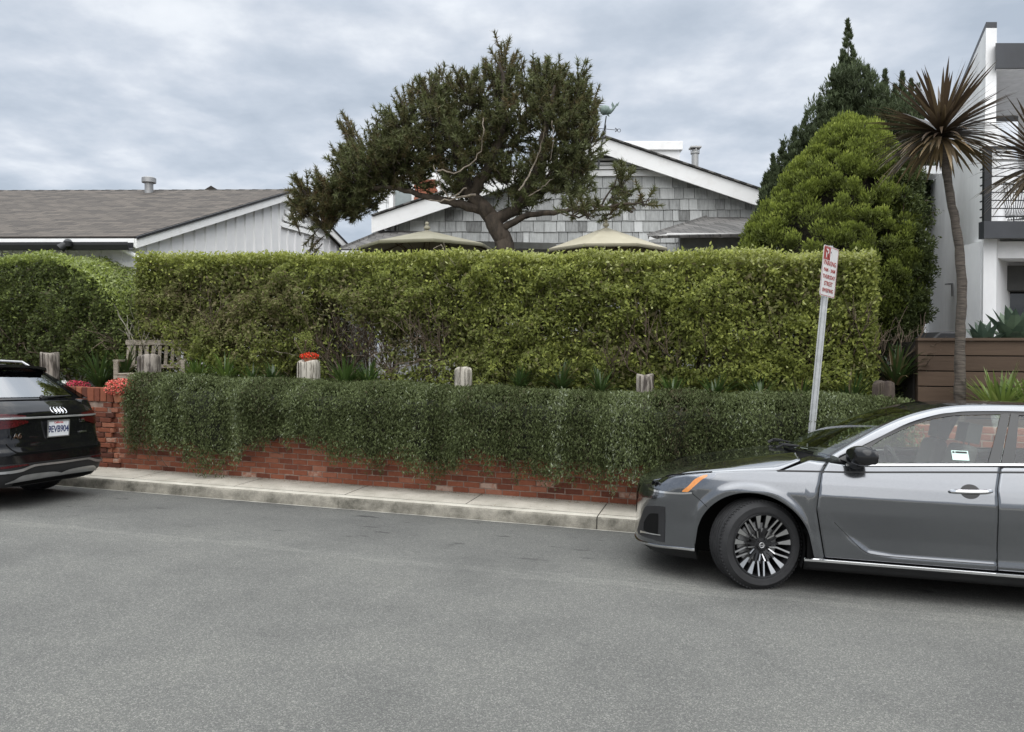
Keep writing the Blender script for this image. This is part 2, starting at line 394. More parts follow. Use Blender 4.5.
# ============================================================ BRICK WALL
m_brick = tintmat('brick',[(0,(.065,.024,.017)),(.35,(.165,.054,.032)),(.65,(.26,.088,.048)),(.92,(.32,.14,.09)),(1,(.42,.30,.24))],.85,18,.22,.5)
m_mort = mat('mortar',(.34,.26,.21),.95,col2=(.17,.11,.085),scale=9,bump=.4)
bw = thing('brick_wall','low red brick retaining wall beside the pavement, topped by trailing green plants','brick wall', st(-3,TW,kerb_top(-3)))
sL = s_at(40, TW)-2.2; sR = 3.9; sSplit = s_at(112, TW)
mb = MB(); mm = MB()
ch = .0705; bl = .212
def brick(s0, s1, zr, h, t0, t1, tint):
    if s1 - s0 < .03: return
    zz = [kerb_top(s)+.008+zr for s in (s0, s1)]
    j = rng.normal(size=8)*.0016
    mb.hexa([st(s0,t0+j[0],zz[0]+j[1]), st(s1,t0+j[2],zz[1]+j[3]), st(s1,t1,zz[1]), st(s0,t1,zz[0]),
             st(s0,t0+j[4],zz[0]+h+j[1]), st(s1,t0+j[5],zz[1]+h+j[3]), st(s1,t1,zz[1]+h), st(s0,t1,zz[0]+h)], tint)
for c_ in range(15):
    off = (c_%2)*bl/2 + rng.normal()*.008; s = sSplit + off - bl
    while s < sR:
        s1 = s + bl + rng.normal()*.004
        t_ = float(np.clip(rng.normal(.5,.2),0,.9)); 
        if c_ < 3 and rng.random() < .05: t_ = rng.uniform(.82,1.0)
        if c_ < 2: t_ = min(1, t_+.08)
        brick(max(s,sSplit), s1-.012, c_*ch, ch-.011, TW + rng.normal()*.002, TW+.1, t_); s = s1
# left section, standing slightly proud, rough, with a soldier-course coping
tl = TW-.03
for c_ in range(13):
    s = sL; e = sSplit + (.02 + .10*((c_*7)%3)/2 if c_ not in (0,1) else .16)
    while s < e:
        s1 = s + bl + rng.normal()*.02
        brick(s, min(s1,e)-.014, c_*ch, ch-.012, tl + rng.normal()*.008 - (.02 if rng.random()<.15 else 0), TW+.12, float(np.clip(rng.normal(.5,.24),0,.95))); s = s1
s = sL
while s < sSplit+.02:
    w = .105 + rng.normal()*.006
    brick(s, s+w-.013, 13*ch+.004, .19, tl-.012+rng.normal()*.005, TW+.12, float(np.clip(rng.normal(.42,.2),0,.95))); s += w
mb.build('brickwork', m_brick, bw, world=True, bevel=.004, segs=1)
for a, b_, t0, h in ((sSplit,sR,TW+.007,15*ch-.01),(sL,sSplit+.0,tl+.012,13*ch+.18)):
    mm.hexa([st(a,t0,kerb_top(a)-.1),st(b_,t0,kerb_top(b_)-.1),st(b_,t0+.3,kerb_top(b_)-.1),st(a,t0+.3,kerb_top(a)-.1),
             st(a,t0,kerb_top(a)+h),st(b_,t0,kerb_top(b_)+h),st(b_,t0+.3,kerb_top(b_)+h),st(a,t0+.3,kerb_top(a)+h)])
mm.build('mortar', m_mort, bw, world=True)
# ============================================================ PLANTS
m_wood = mat('twig_bark',(.16,.12,.085),.9,col2=(.07,.05,.035),scale=20,bump=.4)
m_ivy = leafmat('trailing_leaf',[(0,(.085,.068,.040)),(.25,(.046,.057,.021)),(.6,(.092,.114,.042)),(.88,(.14,.168,.072)),(1,(.26,.29,.20))],.22,.6,.2)
def s3(s,t,z):                                            # numpy street -> world
    return np.stack([s*CP+t*SP, -s*SP+t*CP, z],1)
def kt(s): return -.2798-.0196*s+.134

# ---- trailing ground cover over the wall
gs0, gs1 = s_at(110,TW-.3), s_at(905,9.0)
nst = 7800
s = rng.uniform(gs0, gs1, nst)
edge = np.clip((s-gs0)/.5,0,1)**.5
# hem line: how far below the wall top the strands hang
def hem(s):
    k = s_at
    xs = [gs0, s_at(150,TW-.3), s_at(205,TW-.3), s_at(232,TW-.3), s_at(250,TW-.3), s_at(300,TW-.3), s_at(345,TW-.3), s_at(395,TW-.3), s_at(420,TW-.3), s_at(445,TW-.3), s_at(520,TW-.3), s_at(600,TW-.3), s_at(640,TW-.3), gs1]
    ys = [.90, 1.00, 1.02, .94, .74, .72, .90, .88, 1.06, .86, .90, .90, .98, 1.12]
    return np.interp(s, xs, ys) + .16*(fbm(np.stack([s*3.4,s*0,s*0],1),1,5)-.5)*2
V = []; T = []
hm = hem(s)*(.50+.34*rng.random(nst)**.5+.42*fbm(np.stack([s*11,s*0,s*0],1),1,61,2))
bul = (.12+.40*fbm(np.stack([s,s*0,s*0],1),2.4,3,2))*edge
tst = TW + rng.uniform(-.55,1.0,nst)                       # where the strand is rooted
ph = rng.uniform(0,6.28,nst); tone = rng.normal(0,.09,nst) + .75*(fbm(np.stack([s*6,s*0,s*0],1),1,62,3)-.5) + .3*(fbm(np.stack([s,hm,s*0],1),2.5,9)-.5)
nl = 17
for k in range(nl):
    u = (k+rng.random(nst))/nl
    front = tst < TW+.35
    # profile: over the crest then down
    tt = np.where(front, TW - bul*(.75+.5*fbm(np.stack([s*4,u*4,s*0],1),1,44))*np.sin(np.clip(u*2.6,0,1)*1.57) + (1-np.clip(u*3,0,1))*.35 + rng.normal(0,.035,nst), tst + rng.normal(0,.06,nst) - u*.1)
    crest = kt(s) + WH + .10*fbm(np.stack([s,s*0,s*0],1),2.2,8) + .07
    zz = np.where(front, crest + .06*np.sin(np.clip(u*4,0,1)*3.14) - np.clip(u-.24,0,1)*hm*1.28 , crest + .0 + rng.uniform(-.06,.08,nst) - .12*np.clip(tst-TW-.3,0,1))
    ss_ = s + .05*np.sin(ph+u*5) + rng.normal(0,.012,nst)
    for q in range(2):
        vis = (~front) | (fbm(np.stack([ss_*13,zz*1.6,s*0],1),1,63,2) > .30+.10*rng.random(nst)) | (rng.random(nst) < .40)
        c = s3(ss_ + rng.normal(0,.018,nst), tt + rng.normal(0,.018,nst), zz + rng.normal(0,.018,nst))
        ax = rdir(nst)*.9 + s3(np.zeros(nst), -np.full(nst,.35), -np.full(nst,.95)*front)
        V.append(leaf_quads(c, ax, rng.uniform(.026,.056,nst), rng.uniform(.009,.017,nst))[vis])
        T.append(np.clip(.52+tone+rng.normal(0,.12,nst)+ (rng.random(nst)<.018)*.4,0,1)[vis])
gc = thing('trailing_groundcover','dense dark green trailing plants spilling over the low brick wall','trailing plants', st((gs0+gs1)/2, TW+.2, kt((gs0+gs1)/2)+WH-.1))
gc['kind'] = 'stuff'
o = fast_mesh('foliage', np.concatenate(V), np.concatenate(T), m_ivy, gc); o['kind'] = 'stuff'
# woody mass of stems beneath the leaves
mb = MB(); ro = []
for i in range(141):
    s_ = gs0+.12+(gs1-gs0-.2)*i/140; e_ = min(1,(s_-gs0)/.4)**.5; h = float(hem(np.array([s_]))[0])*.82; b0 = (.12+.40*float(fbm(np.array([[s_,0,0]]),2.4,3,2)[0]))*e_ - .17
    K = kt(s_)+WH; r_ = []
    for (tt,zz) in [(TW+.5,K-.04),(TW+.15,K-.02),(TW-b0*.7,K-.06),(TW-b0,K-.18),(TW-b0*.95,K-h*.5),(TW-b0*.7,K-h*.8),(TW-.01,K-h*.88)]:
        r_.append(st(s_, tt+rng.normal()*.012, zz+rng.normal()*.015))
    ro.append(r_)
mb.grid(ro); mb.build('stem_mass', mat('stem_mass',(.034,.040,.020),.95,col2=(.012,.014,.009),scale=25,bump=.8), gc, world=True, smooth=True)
# a few woody trailing stems
mb = MB()
for i in range(45):
    s_ = float(rng.uniform(gs0+.4,gs1-.3)); b0 = .3
    K = kt(s_)+WH; h = float(hem(np.array([s_]))[0])*rng.uniform(.7,1.12)
    mb.tube(wob([st(s_,TW-.02,K-h*.3),st(s_+rng.normal()*.05,TW-b0*.7,K-h*.5),st(s_+rng.normal()*.08,TW-b0*.7,K-h*.7),st(s_+rng.normal()*.1,TW-b0*.35,K-h)],.012,5),[.004]*16,4)
mb.build('stem', m_wood, gc, world=True)

# ---- hedges
m_hedge = leafmat('hedge_leaf',[(0,(.24,.19,.12)),(.22,(.25,.23,.115)),(.42,(.175,.20,.062)),(.62,(.245,.28,.070)),(.82,(.37,.40,.095)),(1,(.46,.48,.22))],.42,.6,.2)
def twigs(mb, root, spread, up, n, r0, levels=3, length=.8, bias=Vector((0,0,0))):
    def go(p, d, l, r, lev):
        q = [p]
        for k in range(4):
            d = (d + Vector(rng.normal(size=3))*.16 + bias*.1 + Vector((0,0,.05))).normalized(); q.append(q[-1]+d*l/4)
        mb.tube(q, [r*(1-.1*k) for k in range(5)], 5 if lev>1 else 4)
        if lev:
            for k in range(n):
                a = q[rng.integers(2,5)]
                nd = (d + Vector(rng.normal(size=3))*spread); nd.z += up; go(a, nd.normalized(), l*rng.uniform(.55,.85), r*.6, lev-1)
    for k in range(3):
        d = Vector((rng.normal()*spread*.9, rng.normal()*spread*.5, 1)).normalized(); go(Vector(root), d, length, r0, levels)

def hedge(th, sA, sB, t0, depth, zb, zt, n, tintf, bottom, holes, topn, endR=True, lump=.16, seed=0, mat_=None, lsz=1.0):
    V=[];T=[]
    def keep(c, s, z, base_p):
        p = np.ones(len(s))*base_p
        for (hs,hz,rs,rz,dens) in holes:
            q = ((s-hs)/rs)**2+((z-hz)/rz)**2; nn = (fbm(np.stack([s,z,s*0],1),5,77)-.5)*1.6
            p *= np.where(q+nn < 1, dens, 1)
        p *= np.where(z < bottom(s)+ .12*(fbm(np.stack([s,z*0,s*0],1),4,31)-.5), .30, 1)
        return rng.random(len(s)) < p
    def emit(s,t,z,nrm,extra=0):
        m = len(s)
        c = s3(s,t,z); ax = rdir(m)*1.0 + nrm*.5 + np.array([0,0,.25])
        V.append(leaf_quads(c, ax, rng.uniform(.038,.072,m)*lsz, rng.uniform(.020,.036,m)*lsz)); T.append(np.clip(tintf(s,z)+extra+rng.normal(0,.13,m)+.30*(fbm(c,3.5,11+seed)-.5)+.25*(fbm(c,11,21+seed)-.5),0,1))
    tn = -np.array([SP,CP,0])
    # front: several shells of small sprigs
    m = n; s = rng.uniform(sA,sB,m); u = rng.random(m); z = zb(s)+(zt(s)-zb(s))*u
    # sprig clumping
    lumpd = lump*2.4*(fbm(np.stack([s,z,s*0],1),1.7,seed+1)-.5)*2 + .20*(fbm(np.stack([s,z,s*0],1),7,seed+2)-.5)*2
    dpt = np.abs(rng.normal(0,.11,m)) + (rng.random(m)<.3)*rng.uniform(0,depth,m)
    rnd_ = .30*np.clip(1-(zt(s)-z)/.30,0,1)**2 + .35*np.clip(1-(s-sA)/.35,0,1)**2 + .35*np.clip(1-(sB-s)/.35,0,1)**2
    dens = np.clip(1.2-2.2*np.clip(.55-fbm(np.stack([s,z,dpt*2],1),7.5,seed+5),0,1)*3,0.04,1)
    kk = keep(None,s,z,1) & (rng.random(m)<dens)
    s,z,t = s[kk],z[kk],(t0+lumpd+dpt+rnd_)[kk]
    emit(s,t,z,tn)
    # inside of the hedge: older leaves, tinted darker to deepen shade between clumps
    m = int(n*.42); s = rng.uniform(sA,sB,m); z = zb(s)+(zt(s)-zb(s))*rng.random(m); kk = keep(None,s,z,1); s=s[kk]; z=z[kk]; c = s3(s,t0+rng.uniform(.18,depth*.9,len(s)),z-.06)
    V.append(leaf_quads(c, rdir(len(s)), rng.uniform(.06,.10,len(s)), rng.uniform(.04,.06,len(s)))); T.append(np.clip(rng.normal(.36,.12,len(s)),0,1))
    # new shoots standing out of the clipped top and face
    m = int(n*.02); s = rng.uniform(sA,sB,m); tp = rng.random(m)<.5; z = np.where(tp, zt(s)+rng.uniform(0,.09,m), zb(s)+(zt(s)-zb(s))*rng.uniform(.3,1,m)); t = np.where(tp, t0+rng.uniform(0,depth,m), t0-rng.uniform(.0,.10,m)+lump*.2); emit(s,t,z,np.array([0,0,.8]),.14)
    # top
    m = topn; s = rng.uniform(sA,sB,m); t = t0+rng.uniform(0,depth,m); z = zt(s) + .09*(fbm(np.stack([s,t,s*0],1),2.5,seed+6)-.5)*2 + np.abs(rng.normal(0,.03,m))*np.sign(rng.random(m)-.3)
    emit(s,t,z,np.array([0,0,1.0]),.10)
    # ends
    for e,sg in ((sA,-1),(sB,1)):
        m = int(n*.09); s = e + .08*(rng.random(m)-.3)*sg - np.abs(rng.normal(0,.1,m))*sg; t = t0+rng.uniform(0,depth,m); z = zb(s)+(zt(s)-zb(s))*rng.random(m)
        k2 = z > bottom(s)-.1; emit(s[k2],t[k2],z[k2],np.array([CP,-SP,0])*sg)
    # back
    m = int(n*.22); s = rng.uniform(sA,sB,m); z = zb(s)+(zt(s)-zb(s))*rng.random(m); kk = keep(None,s,z,.8); emit(s[kk],(t0+depth+rng.normal(0,.06,m))[kk],z[kk],-tn)
    fast_mesh('foliage', np.concatenate(V), np.concatenate(T), mat_ or m_hedge, th)

HT = 9.55
hA, hB = s_at(135,HT), s_at(876,HT)
h0 = at_t(135,257,HT).z; h1 = at_t(880,255,HT).z
zt = lambda s: h0 + (h1-h0)*(s-hA)/(hB-hA)
zb = lambda s: kt(s)+WH-.08
hd = thing('hedge','long clipped green hedge with yellow-green top, taller than the wall, in the middle','hedge', st((hA+hB)/2,HT+.4,float(zb((hA+hB)/2))))
ps = lambda px: s_at(px,HT)
pz = lambda px,py: at_t(px,py,HT).z
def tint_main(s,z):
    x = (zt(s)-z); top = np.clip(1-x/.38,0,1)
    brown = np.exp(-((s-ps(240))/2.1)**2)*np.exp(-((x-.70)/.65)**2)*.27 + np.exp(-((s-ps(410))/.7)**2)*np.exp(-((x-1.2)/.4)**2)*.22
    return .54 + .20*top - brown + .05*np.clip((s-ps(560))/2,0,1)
bot_x = [0,150,200,260,330,365,395,440,480,560,640,720,800,890]; bot_y=[330,345,362,378,352,358,362,350,388,398,396,404,404,398]
def bot(s): return np.interp(s,[ps(x) for x in bot_x],[pz(x,y) for x,y in zip(bot_x,bot_y)])
holes = [(ps(343),pz(343,350),.42,.42,.02),(ps(330),pz(330,315),.30,.28,.10),(ps(360),pz(360,322),.2,.2,.35),(ps(300),pz(300,345),.28,.2,.35),(ps(262),pz(262,330),.2,.2,.5),(ps(240),pz(240,345),.25,.2,.45),(ps(395),pz(395,350),.38,.30,.22),(ps(425),pz(425,330),.25,.25,.45),
         (ps(560),pz(560,330),.35,.13,.5),(ps(500),pz(500,320),.25,.1,.5),(ps(655),pz(655,350),.3,.1,.5),(ps(620),pz(620,300),.3,.12,.55),(ps(748),pz(748,330),.3,.12,.5),(ps(157),pz(157,352),.42,.30,.16),(ps(700),pz(700,360),.3,.12,.5),(ps(450),pz(450,300),.3,.12,.6)]
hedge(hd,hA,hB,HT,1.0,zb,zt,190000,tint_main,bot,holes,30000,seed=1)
mb = MB()
for px in (160,200,248,285,318,335,352,378,402,425,450,495,540,590,640,690,735,780,830,865):
    s_ = ps(px)+rng.normal()*.05; t_ = HT+.45+rng.normal()*.12
    twigs(mb, st(s_,t_+.05,float(zb(s_))-.05), .38, .30, 3, .020, 3, .68)
mb.build('branch', m_wood, hd, world=True)
# dead grey twiggy patches
mb = MB()
for (px,py,k) in ((395,345,60),(420,325,30),(345,335,40),(300,335,35),(262,320,25),(160,335,20),(560,325,16),(210,300,25),(440,285,18)):
    for i in range(k):
        p = at_t(px+rng.normal()*16, py+rng.normal()*16, HT+.1+rng.random()*.3); d = Vector(rng.normal(size=3)).normalized(); d.z = abs(d.z)
        mb.tube(wob([p, p+d*.16, p+d*.3+Vector(rng.normal(size=3))*.05],.006,3),.0032,3)
mb.build('twig', mat('grey_twig',(.30,.26,.21),.9,col2=(.15,.12,.09)), hd, world=True)

# left bush: same clipped plant, darker and denser, rounded towards its right end
m_h2 = leafmat('shrub_leaf',[(0,(.12,.10,.06)),(.25,(.070,.088,.034)),(.5,(.14,.175,.052)),(.7,(.20,.245,.062)),(.9,(.29,.35,.075)),(1,(.38,.43,.20))],.40,.6,.2)
LT = 9.5
lA, lB = s_at(-150,LT), s_at(120,LT)
zl0 = at_t(40,255,LT).z
def zt2(s): 
    x = (lB - s); return zl0 + .0*s - np.interp(x,[0,.25,.55,.9,1.3,9],[.95,.62,.34,.14,.0,.0])
zb2 = lambda s: kt(s)+WH-.08
hl = thing('hedge','darker rounded hedge at the left edge with a gap to the long hedge','hedge', st((lA+lB)/2,LT+.4,float(zb2((lA+lB)/2))))
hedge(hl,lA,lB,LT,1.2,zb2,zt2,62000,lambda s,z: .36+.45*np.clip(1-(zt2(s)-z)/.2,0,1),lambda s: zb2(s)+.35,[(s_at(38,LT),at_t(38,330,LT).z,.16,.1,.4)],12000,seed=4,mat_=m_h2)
mb = MB()
for px in (-40,10,50,90,112): twigs(mb, st(s_at(px,LT),LT+.5,float(zb2(s_at(px,LT)))-.05), .5,.3,3,.022,3,.6)
mb.build('branch', m_wood, hl, world=True)
# pale flowering climber in the gap between the hedges
V=[];T=[]; n=2600; s = s_at(124,LT)+rng.normal(0,.13,n); z = np.clip(at_t(124,325,LT).z+rng.normal(0,.55,n), float(zb2(lB)), at_t(124,268,LT).z); c = s3(s, LT+.25+rng.normal(0,.2,n), z)
jas = thing('climbing_shrub','thin pale-leaved shrub filling the gap between the two hedges on the left','shrub', st(s_at(124,LT),LT+.3,float(zb2(lB))))
fast_mesh('foliage', leaf_quads(c, rdir(n), rng.uniform(.03,.06,n), rng.uniform(.015,.03,n)), np.clip(rng.normal(.45,.25,n),0,1), m_h2, jas)
mb = MB(); twigs(mb, st(s_at(124,LT),LT+.3,float(zb2(lB))-.05), .35,.5,3,.014,3,.6); mb.build('branch', mat('pale_stem',(.45,.42,.36),.8,col2=(.25,.22,.18)), jas, world=True)

# ---- strap-leaved clumps along the planting bed
m_strap = leafmat('strap_leaf',[(0,(.16,.12,.06)),(.15,(.035,.06,.02)),(.6,(.07,.12,.03)),(1,(.19,.26,.06))],.25,.35,.5)
def strap_blade(mbv, tv, p, d, L_, W_, tint, droop=.9, seg=6):
    p = Vector(p); d = Vector(d).normalized(); side = d.cross(Vector((0,0,1)));
    if side.length < .05: side = Vector((1,0,0))
    side.normalize(); pts=[]; q = p.copy(); dd = d.copy()
    for k in range(seg+1):
        w = W_*math.sin(math.pi*min(1,(k/seg)*.75+.22))**.8 if k < seg else .001
        pts.append((q - side*w*.5, q + side*w*.5)); q = q + dd*L_/seg; dd = (dd + Vector((0,0,-droop*.22))).normalized()
    for k in range(seg):
        a,b_ = pts[k]; c_,e = pts[k+1]; mbv.append((a,b_,e,c_)); tv.append(tint)
def strap_clump(name, label, px, py, t, n, L_, W_, tint, group=None, m=None, spread=.75, droop=.9, loc=None, cat='plant'):
    p0 = Vector(loc) if loc else at_t(px,py,t); vv=[]; tv=[]
    th = thing(name,label,cat,p0,group=group); n=int(n*1.5); L_*=1.15
    for i in range(n):
        a = rng.uniform(0,6.283); sp = rng.uniform(.15,1)*spread
        d = Vector((math.cos(a)*sp, math.sin(a)*sp, 1-.45*sp)); strap_blade(vv,tv,p0+Vector((math.cos(a)*.05*rng.random(),math.sin(a)*.05,0)),d,L_*rng.uniform(.6,1.1),W_*rng.uniform(.7,1.1),float(np.clip(tint+rng.normal()*.15,0,1)),droop)
    fast_mesh('leaves', np.array([[tuple(x) for x in q] for q in vv]), tv, m or m_strap, th)
    return th
for (px,py,n,L_,tn,lb) in [(100,388,70,.55,.35,'dark arching strap-leaved clump between the left post and the coral flowers'),
        (125,376,50,.45,.25,'small dark strap-leaved clump just left of the wooden bench'),
        (197,385,60,.42,.70,'bright green strap-leaved clump in front of the bench right side'),
        (226,382,50,.42,.72,'bright green strap-leaved clump right of the bench, second from it'),
        (252,385,36,.32,.45,'low dull green clump between the bench and the flowered post'),
        (345,388,60,.42,.55,'upright grassy clump just right of the post with red flowers'),
        (368,388,45,.36,.5,'grassy clump halfway between the flowered post and the pale post'),
        (272,383,40,.3,.3,'low dark clump left of the post with red flowers'),
        (560,392,50,.38,.22,'dark fern-like clump under the hedge right of the pale post'),
        (600,396,46,.36,.25,'dark strap clump left of the grey post in the middle'),
        (520,390,40,.30,.3,'low dark clump close to the right of the pale post'),
        (672,402,44,.34,.5,'green strap clump just right of the grey middle post'),
        (715,404,46,.38,.30,'strap clump under the hedge left of the sign pole'),
        (760,406,46,.40,.28,'strap clump under the hedge behind the bonnet of the grey sedan'),
        (800,407,40,.36,.3,'strap clump directly behind the sign pole'),
        (850,408,50,.42,.28,'strap clump left of the brown post at the right end')]:
    strap_clump('strap_leaf_plant',lb,px,py,9.35,int(n*1.0),L_,.03,tn,'strap-leaved plants along the planting bed')
strap_clump('strap_leaf_plant','tall spiky dark clump behind the brown post at the hedge end',895,385,9.7,60,.5,.035,.22,'strap-leaved plants along the planting bed')

# ---- weathered stumps
m_stump = mat('weathered_wood',(.28,.25,.215),.9,col2=(.06,.05,.042),scale=7,detail=8,bump=.8,stretch=(3,3,.6),bscale=14,lo=.40,hi=.56)
m_stump2 = mat('weathered_wood_brown',(.085,.065,.05),.9,col2=(.035,.025,.02),scale=7,detail=8,bump=.8,stretch=(3,3,.5),bscale=14)
m_stump3 = mat('bleached_wood',(.44,.41,.35),.9,col2=(.10,.085,.065),scale=7,detail=8,bump=.8,stretch=(3,3,.5),bscale=14,lo=.35,hi=.5)
def post_obj(px, ytop, ybot, wpx, m, lb, t=9.1, double=False):
    p = at_t(px,ybot,t); top = at_t(px,ytop,t); r = wpx/2/F*p.y; th = thing('wooden_post',lb,'post',(p.x,p.y,p.z-.3),group='weathered wooden posts along the planting bed')
    H = top.z-p.z+.3; mb = MB(); n=20; ro=[]; ph = rng.uniform(0,6,5)
    for (u,k) in ((0,1.03),(.15,1.02),(.3,1.0),(.45,1.0),(.6,.99),(.75,1.0),(.9,.99),(.985,.97),(1.0,.90)):
        ro.append([Vector(((r*k*(1+.07*math.sin(3*a+ph[0])+.05*math.sin(7*a+ph[1])+.03*math.sin(13*a+ph[2]+u)))*math.cos(a), r*k*(1+.07*math.sin(2*a+ph[3]))*math.sin(a), u*H + (.018*math.sin(a*2+ph[4]) if u>.95 else 0))) for a in [2*math.pi*q/n for q in range(n)]])
    mb.grid(ro, closed=True); mb.add([ro[-1][q] for q in range(n)]+[Vector((0,0,H*1.0))],[(q,(q+1)%n,n) for q in range(n)])
    mb.build('post_body', m, th, smooth=True, ang=50)
    mb = MB()                                           # splits and cracks
    for i in range(7):
        a = rng.uniform(3.4,6.0); x,y = r*1.015*math.cos(a), r*1.015*math.sin(a); z0 = H*rng.uniform(.45,.7)
        mb.tube([(x,y,z0),(x*1.01,y*1.01,z0+.1),(x*.99,y*.99,H*.985)],[.001,.004,.003],4)
    mb.parts('crack', m_soil, th)
    return th
post_obj(50,353,384,17,m_stump,'broad grey mottled wooden post furthest left, beside white and pink flowers')
post_obj(150,355,380,22,m_stump,'grey wooden post standing in front of the garden bench')
post_obj(309.5,361,388,22,m_stump3,'pale cracked wooden post carrying a pot of red flowers')
post_obj(463,368,392,18,m_stump3,'whitish bleached wooden post in the middle, nothing on it')
post_obj(645,375,404,17,m_stump,'slim grey wooden post under the hedge, left of the sign pole')
post_obj(883,382,412,20,m_stump2,'dark brown wooden post at the right end of the hedge')

# ---- flowers
m_fl = leafmat('flower',[(0,(.03,.07,.02)),(.3,(.05,.11,.03)),(.4,(.65,.03,.015)),(.8,(.80,.06,.03)),(1,(.85,.18,.08))],.25,.5)
m_fl2 = leafmat('flower_coral',[(0,(.03,.07,.02)),(.3,(.05,.11,.03)),(.4,(.75,.10,.09)),(1,(.85,.28,.22))],.25,.5)
m_fl3 = leafmat('flower_white_pink',[(0,(.03,.07,.02)),(.3,(.05,.11,.03)),(.36,(.8,.8,.78)),(.64,(.85,.85,.82)),(.70,(.6,.05,.12)),(1,(.75,.10,.16))],.25,.5)
m_pot = mat('terracotta',(.42,.17,.09),.8,col2=(.30,.12,.07),scale=12)
m_plast = mat('dark_pot',(.05,.04,.035),.6)
def flowerpot(px,py,t,r,h,m,lb,fm,n,tintfn,cr,ch,mp_=None, leaves=0):
    p = at_t(px,py,t); th = thing('flower_pot',lb,'flower pot',p)
    mb = MB(); mb.lathe([(0,0),(r*.72,0),(r*.95,h*.8),(r*1.05,h*.8),(r*1.05,h),(r*.92,h),(r*.88,h*.85),(0,h*.85)],20)
    mb.build('pot', mp_ or m_pot, th, smooth=True, ang=30)
    c = rdir(n)*np.array([cr,cr,ch])*(rng.random((n,1))**.3) + np.array([0,0,h+ch*.35]); c[:,2] = np.maximum(c[:,2],h*.7)
    x = c.copy()
    fast_mesh('blossoms', leaf_quads(c,rdir(n)+np.array([0,0,.3]),rng.uniform(.018,.034,n),rng.uniform(.014,.026,n)), tintfn(c), fm, th, world=False)
    return th
flowerpot(309.5,362,9.1,.085,.06,m_pot,'small pot of bright red flowers on top of the pale post',m_fl,700,lambda c: np.where(rng.random(len(c))<.25,rng.uniform(0,.3,len(c)),rng.uniform(.45,1,len(c))),.125,.05)
flowerpot(121,402,TW+.0,.11,.16,m_pot,'terracotta pot of coral pink flowers at the step in the brick wall',m_fl2,1700,lambda c: np.where(rng.random(len(c))<.3,rng.uniform(0,.3,len(c)),rng.uniform(.45,1,len(c))),.22,.13)
th = thing('flower_clump','low white flowers turning pink on the right, on the wall top beside the dark car','flowers',at_t(70,388,9.0))
n=1500; c = rdir(n)*np.array([.30,.12,.075])*(rng.random((n,1))**.4)+np.array([0,0,.04]); pk = c[:,0] > -.02
fast_mesh('blossoms', leaf_quads(c,rdir(n)+np.array([0,0,.3]),rng.uniform(.018,.034,n),rng.uniform(.014,.026,n)), np.where(rng.random(n)<.3,rng.uniform(0,.3,n),np.where(pk,rng.uniform(.72,1,n),rng.uniform(.38,.62,n))), m_fl3, th, world=False)
# reddish-leaved pot plant stems above the red flowers
n=420; p = at_t(305,345,9.25); th = thing('small_shrub','small pale green shrub just behind the pot of red flowers','shrub',(p.x,p.y,p.z-.35))
c = rdir(n)*np.array([.15,.12,.15])*(rng.random((n,1))**.7)+np.array([0,0,.40]); fast_mesh('foliage', leaf_quads(c,rdir(n),rng.uniform(.03,.05,n),.018), np.clip(rng.normal(.50,.1,n),0,1), m_hedge, th, world=False)
mb = MB()
for i in range(5): mb.tube([(0,0,0),(rng.normal()*.03,rng.normal()*.03,.2),(rng.normal()*.08,rng.normal()*.08,.42)],.006,4)
mb.build('stem', m_wood, th)

# ---- garden bench
bp_ = at_t(160,391,9.62); th = thing('garden_bench','weathered grey slatted wooden garden bench behind the hedge gap','bench',(bp_.x,bp_.y,bp_.z-.15),rz=math.radians(8))
m_bench = mat('bench_wood',(.33,.29,.235),.85,col2=(.17,.145,.11),scale=14,stretch=(1,1,4),bump=.4)
W_=.92; tl_=Matrix.Rotation(math.radians(-12),3,'X')
def bpart(name, boxes):
    mb = MB()
    for c,d,r_ in boxes: mb.box(c,d,r_)
    return mb.build(name, m_bench, th, bevel=.005, segs=1)
for sx in (-1,1):
    bpart('leg',[((sx*W_/2,-.45,.30),(.06,.06,.60),None)]); bpart('leg',[((sx*W_/2,.02,.45),(.06,.06,.92),tl_)]); bpart('armrest',[((sx*W_/2,-.22,.61),(.08,.52,.03),None)])
bpart('seat',[((0,-.45+k*.085,.42),(W_,.065,.022),None) for k in range(6)]+[((0,-.46,.38),(W_,.025,.07),None)])
bpart('backrest',[((0,.085,.88),(W_+.1,.045,.08),tl_),((0,.03,.52),(W_,.035,.06),tl_)]+[((-W_/2+.07+k*.093,.055,.70),(.052,.016,.34),tl_) for k in range(9)])
